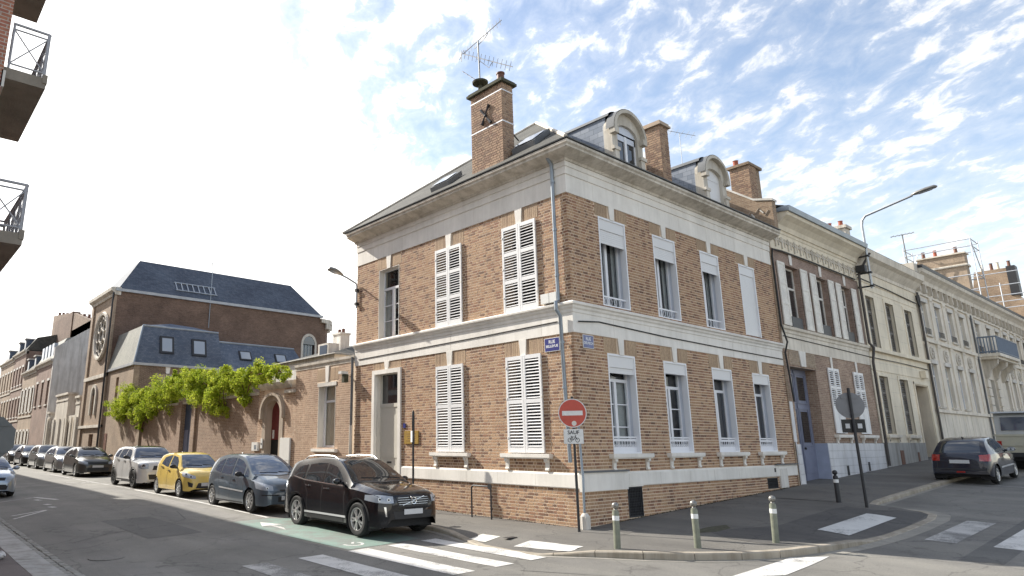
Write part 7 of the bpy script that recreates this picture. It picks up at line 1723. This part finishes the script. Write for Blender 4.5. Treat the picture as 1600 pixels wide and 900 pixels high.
c.location.x = -8.45 - .89; c.location.y = 20.8; c.location.z = G(-9.3, 20.8) + RD
# dark blue hatchback seen from behind on the side street
h206 = dict(L=3.83, W=1.67, H=1.43, fo=.80, wb=2.44, wr=.29, ww=.18, paint='paint_navy', roofw=.55, cab=(.95, 1.72, 3.0, 3.66), tumble=.05,
    top=[(0, .5), (.04, .62), (.1, .70), (.3, .80), (.9, .92), (1.3, 1.16), (1.75, 1.38), (2.2, 1.43), (2.7, 1.42), (3.1, 1.36), (3.35, 1.22), (3.6, .98), (3.70, .92), (3.78, .80), (3.81, .60), (3.83, .45)],
    belt=[(0, .45), (.1, .6), (.5, .74), (1, .83), (2, .89), (3, .93), (3.55, .90), (3.78, .70), (3.83, .42)],
    plan=[(0, .6), (.04, .7), (.1, .8), (.25, .9), (.5, .97), (.9, 1.), (2, .985), (3.0, 1.), (3.4, .97), (3.62, .95), (3.76, .91), (3.83, .85)], bow=.1, wsw=.8, rg=(.96, 1.30), rgw=.52, glass='car_glass',
    sill=[(0, .25), (.1, .20), (3.6, .24), (3.8, .28), (3.83, .32)],
    side=[([(1.3, .90), (1.7, .91), (2.1, .925)], [(1.5, 1.12), (1.75, 1.26), (2.12, 1.32)]), ([(2.2, .93), (2.6, .945), (3.05, .99)], [(2.22, 1.32), (2.6, 1.31), (2.95, 1.24)])],
    gaps=[(1.15, .3, 1.2, .86), (2.15, .3, 2.15, .9)], handles=[(2.0, .82)], handlem='paint_navy', trims=[(1.1, .46, 2.8, .46, .05, 'zinc_pale')],
    front=[], lamps=[],
    rear=[('tail_light', [(.50, .72), (.82, .72)], [(.52, .90), (.84, .93)], (1, -.35, 0), 'tail_red', .008, True), ('tailgate_gap', [(.60, .50), (.612, .50)], [(.57, .95), (.582, .95)], (1, 0, 0), 'car_plastic', .003, True), ('bumper_strip', [(-.7, .46), (.7, .46)], [(-.7, .49), (.7, .49)], (1, 0, 0), 'car_plastic', .006, False), ('rear_fog', [(-.12, .36), (.12, .36)], [(-.10, .41), (.10, .41)], (1, 0, 0), 'tail_red', .008, False)],
    plate=(.4, .70), mirror=(1.38, .95), spokes=(8, 'rim', 'single'))
xm = 15.15 + h206['L'] / 2; ym = -3.62
c = make_car(h206, 'dark blue three-door hatchback seen from behind at the side street kerb', (xm, ym, G(xm, 0) + RD), 0, slope=(0, -math.atan(.046)), scale=1.02)

# old cream and grey four-wheel-drive van with side windows --------
van = thing('parked_van', 'old cream and grey van with a long hard top parked beyond the dark blue hatchback', 'van', (21.6, -4.35, G(21.6, 0) + RD), 0, None)
van.rotation_euler = (0, -math.atan(.046), 0)
VL, VW = 5.6, 1.0     # rear at x = 0
g = MB(); prof = [(0, .55), (0, 1.28), (.03, 1.32), (VL, 1.32), (VL + .1, 1.2), (VL + .12, .6), (VL - .5, .5)]
def vprism(pts, y0, y1, m, name, par=van): mb = MB(); mb.prism([(x, y0, z) for x, z in pts], (0, y1 - y0, 0)); return mb.build(name, m, par)
vprism(prof, -VW * .93, VW * .93, 'paint_cream', 'body'); vprism([(-.04, .92), (-.04, 1.05), (4.5, 1.05), (4.5, .92)], -VW * .96, VW * .96, 'paint_cream', 'side_rail'); vprism([(-.03, 1.28), (-.03, 1.35), (4.5, 1.35), (4.5, 1.28)], -VW * .97, VW * .97, 'paint_cream', 'side_rail')
vprism([(.02, 1.35), (.14, 2.05), (.3, 2.2), (3.7, 2.24), (3.95, 2.1), (4.5, 1.35)], -VW * .90, VW * .90, 'paint_vangrey', 'hard_top'); vprism([(.0, 2.16), (.05, 2.22), (3.8, 2.29), (3.9, 2.22)], -VW * .93, VW * .93, 'paint_vangrey', 'roof_panel')
for (a, b) in ((.45, 1.9), (2.1, 3.5)):
    for s in (-1, 1):
        g = MB(); g.prism([(a + .1, s * .905, 1.55), (b - .1, s * .905, 1.55), (b, s * .905, 1.65), (b, s * .905, 1.95), (b - .1, s * .905, 2.03), (a + .1, s * .905, 2.03), (a, s * .905, 1.95), (a, s * .905, 1.65)], (0, s * .012, 0)); w = g.build('side_window', 'car_plastic', van)
        for k in range(3): x = lerp(a + .1, b - .5, k / 2.2); g = MB(); g.prism([(x, s * .918, 1.6), (x + .38, s * .918, 1.6), (x + .38, s * .918, 1.98), (x, s * .918, 1.98)], (0, s * .008, 0)); g.build('pane', 'lamp_glass' if k != 1 else 'car_glass', w)
g = MB(); g.prism([(.035, -.72, 1.5), (.035, .72, 1.5), (.125, .70, 2.0), (.125, -.70, 2.0)], (-.02, 0, 0)); g.build('rear_window', 'car_glass_blue', van)
g = MB(); g.box(-.1, .02, -.9, .9, .5, .66); g.build('bumper', 'car_plastic', van)
for s in (-1, 1): g = MB(); g.box(-.05, 0, s * .84 - .07, s * .84 + .07, .75, 1.1); g.build('tail_light', 'tail_red', van)
tm, rm, bm_ = wheel_mesh(.37, .22, 6, 'rim_dark', 'five')
for x in (1.2, 4.4):
    for s in (1, -1): w = add_obj('wheel', tm, van, (x, s * .80, .37), (0, 0, 0) if s == 1 else (0, 0, math.pi)); add_obj('rim', rm, w)
    g = MB(); g.lathe([(.5, -.93), (.5, .93)], (x, 0, .45), axis='y', n=24); g.build('wheel_arch', 'car_interior', van)
vprism([(.2, .35), (.2, .6), (5.3, .6), (5.3, .35)], -.6, .6, 'car_interior', 'chassis')

# ================================================================== STREET FURNITURE
def bollard(x, y, label, m='bollard_green', h=.84, tilt=0.):
    t = thing('bollard', label, 'bollard', (x, y, G(x, y)), 0, 'bollards along the kerb'); t.rotation_euler = (tilt, tilt * .6, 0)
    g = MB(); g.lathe([(.062, -.05), (.062, h - .19), (.056, h - .17), (.056, h - .155), (.045, h - .15)], n=20); g.build('post', m, t, smooth=True)
    g = MB(); g.lathe([(.045, h - .17), (.032, h - .14), (.036, h - .125)], n=16); g.ball((0, 0, h - .065), .064, n=18, m=12); g.build('ball_cap', 'bollard_grey' if m != 'iron_black' else m, t, smooth='all')
    g = MB(); g.lathe([(.0635, h - .33), (.0635, h - .245)], n=20, cap=False); g.build('reflective_band', 'reflective', t, smooth='all'); return t
bollard(-1.80, -2.14, 'left of the three green bollards along the curved kerb', tilt=.01)
bollard(-.69, -3.12, 'middle one of the three green bollards along the curved kerb', h=.86, tilt=-.012)
bollard(.84, -3.86, 'right of the three green bollards, nearest the white ground marking', h=.88, tilt=.02)
bollard(7.58, -2.59, 'dark bollard standing beside the back of the round sign', 'iron_black', .84)
def rect(c, hw_, hh, au, av, nrm, th):
    mb = MB(); mb.obox(Vector(c) + nrm * th / 2, au * hw_, av * hh, nrm * th / 2); return mb
# no-entry sign at the corner: faces along -X -Y, seen obliquely
sg = thing('road_sign', 'red no entry sign with white plate below on a black post at the house corner', 'road sign', (-.49, -.24, G(-.49, -.24)), 0)
g = MB(); g.tube([(0, 0, -.05), (-.005, .005, 2.95)], .031, 12); g.build('post', 'iron_black', sg, smooth=True)
nrm = Vector((-.90, -.43, 0)).normalized(); au = Vector((-nrm.y, nrm.x, 0)); au = Vector((.43, -.90, 0)).normalized(); av = Vector((0, 0, 1)); zc = 2.57
c0 = Vector((0, 0, zc)) + nrm * .045
dsc = sheet_disc(c0, .325, au, av, .012).build('disc', 'sign_back', sg)
f1 = sheet_disc(c0 + nrm * .013, .325, au, av, .002); f1.build('rim', 'sign_white', dsc); f2 = sheet_disc(c0 + nrm * .016, .305, au, av, .002); f2.build('face', 'sign_red', dsc)
rect(c0 + nrm * .019, .235, .052, au, av, nrm, .002).build('white_bar', 'sign_white', dsc)
g = sheet_disc(c0 + nrm * .019 + au * .03 - av * .23, .055, au, av, .001); g.build('sticker', 'shutter_old', dsc)
pz = 2.05; pc = Vector((0, 0, pz)) + nrm * .045
pl_ = rect(pc, .225, .165, au, av, nrm, .012).build('plate', 'sign_back', sg); rect(pc + nrm * .012, .222, .162, au, av, nrm, .002).build('plate_face', 'sign_white', pl_)
def frame_mat(c, u, v, n): 
    M = Matrix.Identity(4)
    for i in range(3): M[i][0] = u[i]; M[i][1] = v[i]; M[i][2] = n[i]; M[i][3] = c[i]
    return M
text('SAUF', .115, frame_mat(pc + nrm * .0145 + av * .085, au, av, nrm), 'black_paint', 'lettering', pl_, .0005, bold=.003)
g = MB(); bb = pc + nrm * .016 - av * .045
def P2(u, v): return bb + au * u + av * v
for s in (-1, 1): g.tube([P2(s * .085 + .045 * math.cos(2 * math.pi * k / 16), -.035 + .045 * math.sin(2 * math.pi * k / 16)) for k in range(17)], .006, 4, False)
for a, b in (((-.085, -.035), (-.04, .035)), ((-.04, .035), (.05, .035)), ((.05, .035), (.085, -.035)), ((-.085, -.035), (-.005, -.03)), ((-.005, -.03), (.05, .035)), ((-.005, -.03), (-.045, .05)), ((.05, .035), (.04, .065)), ((.03, .065), (.065, .06)), ((-.065, .05), (-.03, .05))): g.tube([P2(*a), P2(*b)], .006, 4)
g.build('bicycle_symbol', 'black_paint', pl_)
# round sign seen from behind
sg = thing('road_sign', 'round sign and two small boxes seen from behind on a leaning brown post', 'road sign', (6.96, -3.45, G(6.96, -3.45)), 0)
g = MB(); g.tube([(0, 0, -.05), (-.02, .02, 3.0)], .036, 12); g.build('post', 'stone_grey' if False else 'iron_black', sg, smooth=True)
nv = Vector((.83, .56, 0)).normalized(); au = Vector((-nv.y, nv.x, 0)); c0 = Vector((-.02, .02, 2.55)) + nv * .045
sheet_disc(c0, .335, au, av, .014).build('disc', 'sign_back', sg)
for z in (.2, -.2): rect(c0 - nv * .02 + av * z, .2, .02, au, av, nv, .02).build('bracket', 'sign_back', sg)
c1 = Vector((-.01, .01, 2.02)) + nv * .04; pb = rect(c1, .27, .17, au, av, nv, .02).build('plate', 'black_paint', sg)
for s in (-1, 1): rect(c1 - nv * .012 + au * s * .14, .05, .06, au, av, nv, .01).build('pale_square', 'plate_white', pb)
# back of the octagonal sign on the left pavement
sg = thing('stop_sign', 'dark grey back of an octagonal sign at the left picture edge', 'road sign', (-11.42, 3.2, G(-11.4, 3.2)), 0)
g = MB(); g.tube([(0, 0, -.05), (0, 0, 2.55)], .035, 12); g.build('post', 'sign_back', sg, smooth=True)
nv = Vector((.05, 1, 0)).normalized(); au = Vector((1, -.05, 0)).normalized(); mb = MB(); r_ = .38
mb.prism([Vector((0, .05, 2.18)) + au * r_ * math.cos(math.pi / 8 + k * math.pi / 4) + av * r_ * math.sin(math.pi / 8 + k * math.pi / 4) for k in range(8)], nv * .015); oc = mb.build('octagon', 'stop_back', sg)
for z in (.22, -.22): rect(Vector((0, .035, 2.18 + z)), .28, .022, au, av, nv, .015).build('bracket', 'stop_back', sg)
# black post with a small white notice
ps = thing('notice_post', 'slim black post with a small white notice by the brass plaque', 'post', (-.75, 5.32, G(-.75, 5.32)), 0)
g = MB(); g.tube([(0, 0, -.05), (0, 0, 1.9)], .030, 12); g.tube([(0, 0, 1.85), (0, 0, 2.5), (0, 0, 2.74), (0, 0, 2.80)], [.042, .042, .036, .01], 12); g.build('post', 'iron_black', ps, smooth=True)
g = MB(); g.obox((-.045, .012, 2.05), (.006, -.012, 0), (.03, .07, 0), (0, 0, .16)); g.build('notice', 'sign_white', ps)
# bicycle rack
rk = thing('bicycle_rack', 'black tubular bicycle hoop with a round disc against the brick wall', 'bicycle rack', (-.35, 2.98, G(-.35, 3)), 0)
g = MB(); pts = [(0, .36, -.05), (0, .36, .72)] + [(0, .36 - .08 * (1 - math.cos(a)), .72 + .08 * math.sin(a)) for a in (.5, 1.0, 1.57)] + [(0, -.28 + .08 * 0, .80)] + [(0, -.28 - .08 * math.sin(a), .72 + .08 * math.cos(a)) for a in (.5, 1.0, 1.57)] + [(0, -.36, -.05)]
g.tube(pts, .022, 10); g.build('hoop', 'iron_black', rk, smooth=True)
g = sheet_disc(Vector((-.03, -.34, .80)), .075, Vector((0, 1, 0)), Vector((0, 0, 1)), .02, 20); g.build('disc', 'iron_black', rk)
# street name plates
def nameplate(fr, u0, u1, z0, z1, l1, l2, m, mt, label, flip):
    t = thing('street_name_plate', label, 'street sign'); g = MB(); fr.box(g, u0, u1, .012, .03, z0, z1); b = g.build('plate', 'sign_white' if m == 'sign_blue' else mt, t)
    g = MB(); fr.box(g, u0 + .012, u1 - .012, .03, .032, z0 + .012, z1 - .012); g.build('face', m, b)
    n = Vector(fr.P(0, 1, 0)) - Vector(fr.P(0, 0, 0)); u = Vector((0, -1, 0)) if fr.k == 'L' else Vector((1, 0, 0))
    for s, z, sz in ((l1, .70, .115), (l2, .38, .115)):
        c = Vector(fr.P((u0 + u1) / 2, .0325, lerp(z0, z1, z))); text(s, sz if len(s) < 5 else min(sz, (u1 - u0) * .92 / len(s) / .62), frame_mat(c, u, Vector((0, 0, 1)), n), mt, 'lettering', b, .0005, bold=.002)
nameplate(FL, .42, .90, 4.12, 4.46, 'RUE', 'BELLEVUE', 'sign_blue', 'sign_white', 'deep blue street name plate left of the corner drainpipe', 1)
nameplate(FR, .32, .74, 4.17, 4.50, 'RUE', 'DELPECH', 'sign_blue_faded', 'sign_white', 'faded pale blue street name plate right of the corner', 1)
t = thing('wall_plaque', 'yellow brass plaque on the brick wall right of the house door', 'plaque'); g = MB(); FL.box(g, 5.98, 6.66, .012, .04, 1.88, 2.27); b = g.build('plate', 'brass', t)
g = MB()
for k in range(4): FL.box(g, 6.08 + .03 * (k % 2), 6.56 - .04 * (k % 3), .04, .0415, 2.17 - k * .07, 2.182 - k * .07)
g.build('engraved_lines', 'wood_brown', b)
flbox('house_number', FL, 6.62, 6.74, .012, .03, 2.36, 2.50, 'sign_blue', 'small blue enamel house number above the brass plaque', 'house number')
t = thing('junction_box', 'pair of white boxes on the string course beside the corner drainpipe', 'utility box')
flbox('box', FL, .60, .86, .01, .15, 5.33, 5.58, 'plastic_white', parent=t); flbox('box', FL, .36, .58, .01, .15, 5.33, 5.58, 'plastic_white', parent=t)
t = thing('security_camera', 'white and green security camera high on the side wing beside the drainpipe', 'camera'); g = MB(); g.tube([(-.02, 9.9, 4.25), (-.25, 9.85, 4.22)], .03, 8); g.build('arm', 'plastic_white', t)
g = MB(); g.box(-.42, -.14, 9.78, 9.98, 4.27, 4.36); g.build('hood', 'plastic_white', t); g = MB(); g.box(-.30, -.12, 9.78, 9.94, 3.98, 4.26); g.build('housing', 'moss', t)
# lamps
def lamp_head(t, c, d, l=.62):
    """c: joint with the arm, d: direction of the head"""
    d = Vector(d).normalized(); s = d.cross(Vector((0, 0, 1))).normalized(); up_ = s.cross(d); g = MB(); ps_ = []; n = 12
    secs = [(0, .045, .04), (.08, .08, .07), (.2, .14, .10), (l * .6, .17, .12), (l * .92, .14, .10), (l, .05, .04)]
    vs = []
    for x, a, b in secs:
        for k in range(n): an = 2 * math.pi * k / n; vs.append(c + d * x + s * a * math.cos(an) + up_ * (b * math.sin(an) * (1. if math.sin(an) > 0 else .35) + .02))
    fs = [(i * n + k, i * n + (k + 1) % n, (i + 1) * n + (k + 1) % n, (i + 1) * n + k) for i in range(len(secs) - 1) for k in range(n)] + [tuple(range(n)), tuple((len(secs) - 1) * n + k for k in range(n))]
    g.add(vs, fs); h = g.build('lamp_head', 'bollard_grey', t, smooth='all')
    g = MB(); vs = []
    secs = [(.2, .07, .02), (.3, .09, .06), (l * .75, .09, .06), (l * .9, .06, .02)]
    for x, a, b in secs:
        for k in range(n): an = 2 * math.pi * k / n; vs.append(c + d * x + s * a * math.cos(an) - up_ * (b * abs(math.sin(an)) - .005 if math.sin(an) > 0 else -.01))
    fs = [(i * n + k, i * n + (k + 1) % n, (i + 1) * n + (k + 1) % n, (i + 1) * n + k) for i in range(len(secs) - 1) for k in range(n)]
    g.add(vs, fs); g.build('lamp_glass', 'lamp_glass', h, smooth='all')
lp = thing('street_lamp', 'grey street lamp on a short arm at the far corner of the brick house', 'street lamp')
g = MB(); g.tube([(-.06, 9.46, 6.6), (-.06, 9.46, 7.40), (-.10, 9.46, 7.50), (-.5, 9.47, 7.66), (-.80, 9.48, 7.74)], .028, 8); g.build('arm', 'zinc', lp, smooth=True)
g = MB(); g.box(-.12, -.01, 9.40, 9.52, 6.7, 6.8); g.box(-.12, -.01, 9.40, 9.52, 7.2, 7.3); g.build('bracket', 'iron_black', lp); lamp_head(lp, Vector((-.66, 9.48, 7.70)), (-1, .02, .24), .62)
lp = thing('street_lamp', 'tall bent street lamp fixed to the facade above the parked cars', 'street lamp')
g = MB(); g.tube([(20, -.55, 8.45), (20, -.55, 11.3), (20, -.60, 11.55), (20, -.74, 11.70), (20, -2.55, 12.12)], .05, 10); g.build('pole', 'steel_pole', lp, smooth=True)
for z in (8.55, 9.15, 9.9): g = MB(); g.tube([(20, -.02, z), (20, -.6, z)], .035, 6); g.box(19.93, 20.07, -.64, -.5, z - .04, z + .04); g.build('bracket', 'iron_black', lp)
lamp_head(lp, Vector((20, -2.5, 12.11)), (0, -1, .14), .95)
g = MB(); g.box(19.8, 20.1, -.45, -.1, 9.2, 9.5); g.build('control_box', 'iron_black', lp)
# aerials
def yagi(t, a, b, n, r=.010, el=.14, m='roof_lead', cross=(0, 0, 1)):
    g = MB(); a, b = Vector(a), Vector(b); g.tube([a, b], r * 1.3, 5); d = (b - a).normalized(); s = d.cross(Vector(cross)).normalized()
    g.build('boom', m, t)
    for k in range(n): p = lerp(a, b, (k + .5) / n); g = MB(); g.tube([p - s * el, p + s * el], r * .7, 4); g.build('element', m, t)
an = thing('tv_aerial', 'double television aerial on the mast above the tall brick chimney', 'aerial')
g = MB(); g.tube([(.22, 3.22, 12.6), (.25, 3.30, 14.32)], .022, 8); g.build('mast', 'bollard_grey', an)
yagi(an, (.3, 4.05, 14.25), (.35, 2.35, 14.60), 12, m='bollard_grey', cross=(1, 0, 0)); yagi(an, (.3, 4.05, 14.25), (.4, 2.02, 12.85), 12, m='bollard_grey', cross=(1, 0, .3))
yagi(an, (.25, 4.05, 13.6), (.22, 3.3, 12.88), 4, el=.05, m='bollard_grey')
g = MB(); g.tube([(.28, 3.5, 14.15), (.27, 3.0, 14.28), (.3, 2.9, 14.42)], .012, 4); g.tube([(.27, 3.4, 13.75), (.3, 2.9, 13.2), (.3, 2.75, 13.32)], .012, 4); g.build('brace', 'bollard_grey', an)
g = MB(); g.tube([(.28, 4.12, 14.0), (.28, 4.12, 14.4)], .012, 4); g.tube([(.28, 4.2, 14.1), (.28, 4.0, 14.35)], .012, 4); g.build('reflector', 'bollard_grey', an)
an = thing('tv_aerial', 'thin aerial on a pole above the cream stone house roof', 'aerial'); g = MB(); g.tube([(31.2, .8, 11), (31.1, .8, 13.45)], .03, 6); g.build('mast', 'bollard_grey', an); yagi(an, (30.8, 1.3, 13.35), (31.4, .3, 13.5), 6, .014, .25, m='bollard_grey')
an = thing('tv_aerial', 'faint thin aerial behind the second chimney of the corner house', 'aerial'); g = MB(); g.tube([(8.8, 1.5, 10.5), (8.8, 1.5, 13.1)], .012, 5); g.build('mast', 'zinc_pale', an); yagi(an, (8.4, 1.9, 13.25), (9.2, 1.1, 12.95), 6, .008, .25, m='zinc_pale')
# litter
t = thing('plastic_bag', 'crumpled pale bag lying on the left pavement by the kerb slabs', 'litter', (-10.82, 4.85, G(-10.8, 4.85)), R(60)); g = MB(); q = random.Random(3)
for k in range(1): g.ball((0, 0, .06), .14, .09, .07, 14, 9); g.ball((-.17, 0, .03), .09, .06, .035, 10, 7)
g.v = [(x + q.uniform(-.012, .012), y + q.uniform(-.012, .012), max(.002, z + q.uniform(-.01, .012))) for x, y, z in g.v]; g.build('bag', 'bag_white', t)
tag(MB().box(-.02, .28, -.03, .12, 0, .005).build('drain_cover', 'iron_black'), 'small metal drain cover in the pavement by the corner', 'drain cover').location = (-2.3, .2, G(-2.3, .2) + .004)
g = MB(); g.lathe([(.33, -.02), (.33, .006)], (-9.1, 4.3, G(-9.1, 4.3) + RD + .002), n=24); tag(g.build('manhole_cover', 'patch_asphalt'), 'round worn manhole cover in the near left road', 'manhole cover')

# ================================================================== LEFT APARTMENT BUILDINGS (balconies overhang the picture's left edge)
FE = Fr('E', -12.15)
def apt(label, y0, y1, H, m, floors, bays, balc=()):
    t = thing('apartment_building', label, 'building'); hs = []
    for i, z in enumerate(floors):
        for (a, b) in bays: hs.append((a, b, z, z + 2.15 if i else z + 2.3))
    wall(FE, t, m, y0, y1, -.3, H, hs); g = MB(); g.box(-24, -12.5, y0 + .01, y1 - .01, -.3, H - .02); g.build('building_core', 'render_grey', t)
    for z in floors[1:]: g = MB(); FE.box(g, y0, y1, -.02, .04, z - .45, z - .15); g.build('floor_band', 'plaster_white', t)
    for h in hs:
        f = MB(); FE.box(f, h[0], h[1], -.25, -.2, h[2], h[3]); w = f.build('window', 'dark_pane', t); f = MB(); FE.box(f, h[0], h[0] + .07, -.2, -.15, h[2], h[3]); FE.box(f, h[1] - .07, h[1], -.2, -.15, h[2], h[3]); FE.box(f, (h[0] + h[1]) / 2 - .04, (h[0] + h[1]) / 2 + .04, -.2, -.15, h[2], h[3]); FE.box(f, h[0], h[1], -.2, -.15, h[3] - .07, h[3]); f.build('frame', 'pvc', w)
    g = MB(); FE.box(g, y0 - .1, y1 + .1, -12, .35, H, H + .3); g.build('roof_slab', 'balcony_concrete', t); return t
a1 = apt('red brick apartment building with concrete slab balconies at the left picture edge', 2.08, 36, 15.5, 'brick_apartment', (.8, 5.35, 8.15, 10.95, 13.6), [(2.7, 4.3), (8, 9.4), (13, 14.4), (18, 19.4), (23, 24.4), (28, 29.4), (33, 34.4)])
for k, (zb, yb0, yb1) in enumerate(((5.08, 2.25, 4.75), (7.90, 2.15, 4.85), (10.62, 2.25, 4.75), (13.3, 2.2, 4.75), (5.08, 12.4, 15), (7.9, 12.4, 15), (10.62, 12.4, 15), (13.3, 12.4, 15))):
    b = thing('balcony', None, None); b.parent = a1; xo = -11.5
    g = MB(); g.box(-12.15, xo, yb0, yb1, zb, zb + .20); g.box(xo - .06, xo + .015, yb0 - .015, yb1 + .015, zb + .10, zb + .26); g.build('balcony_slab', 'balcony_concrete', b)
    zt = zb + 1.06
    def bar(p, q_, r=.018, nm='rail', mm='balcony_rail'): gg = MB(); gg.tube([p, q_], r, 6); return gg.build(nm, mm, b)
    for z in (zt, zt - .10): bar((-12.1, yb0 + .03, z), (xo - .03, yb0 + .03, z), .024 if z == zt else .016); bar((xo - .03, yb0 + .03, z), (xo - .03, yb1 - .03, z), .024 if z == zt else .016); bar((-12.1, yb1 - .03, z), (xo - .03, yb1 - .03, z), .02)
    bar((-12.1, yb0 + .03, zb + .30), (xo - .03, yb0 + .03, zb + .30), .016); bar((xo - .03, yb0 + .03, zb + .30), (xo - .03, yb1 - .03, zb + .30), .016)
    for x in (-12.08, xo - .05): bar((x, yb0 + .03, zb + .2), (x, yb0 + .03, zt), .02, 'rail_post')
    bar((-12.08, yb0 + .03, zb + .3), (xo - .05, yb0 + .03, zt - .1), .012, 'brace'); bar((-12.08, yb0 + .03, zt - .1), (xo - .05, yb0 + .03, zb + .3), .012, 'brace')
    for j in range(5):
        y = lerp(yb0 + .05, yb1 - .05, j / 4); bar((xo - .03, y, zb + .2), (xo - .03, y, zt), .018, 'rail_post')
    for j in range(4):
        ya_, yb_ = lerp(yb0 + .05, yb1 - .05, j / 4), lerp(yb0 + .05, yb1 - .05, (j + 1) / 4); bar((xo - .03, ya_, zb + .3), (xo - .03, yb_, zt - .1), .011, 'brace'); bar((xo - .03, ya_, zt - .1), (xo - .03, yb_, zb + .3), .011, 'brace')
    if k < 3:   # wire mesh panels, joined
        gg = MB()
        for j in range(14): y = lerp(yb0 + .05, yb1 - .05, j / 13); gg.tube([(xo - .05, y, zb + .3), (xo - .05, y, zt - .12)], .003, 3)
        for j in range(9): z = lerp(zb + .32, zt - .14, j / 8); gg.tube([(xo - .05, yb0 + .05, z), (xo - .05, yb1 - .05, z)], .003, 3)
        for j in range(5): x = lerp(-12.1, -11.9, j / 4); gg.tube([(x, yb0 + .05, zb + .3), (x, yb0 + .05, zt - .12)], .003, 3)
        o = gg.build('wire_mesh', 'balcony_rail', b); o['kind'] = 'stuff'
apt('plain tan brick block further along the left side of the street', 36.2, 62, 14.6, 'brick_far_tan', (.8, 4.0, 7.0, 10.0), [(38 + 4 * k, 39.4 + 4 * k) for k in range(6)])
apt('lower red brick block at the far end of the left side', 62.2, 120, 13.4, 'brick_far_red', (.8, 4.2, 7.4), [(64 + 5 * k, 65.4 + 5 * k) for k in range(11)])
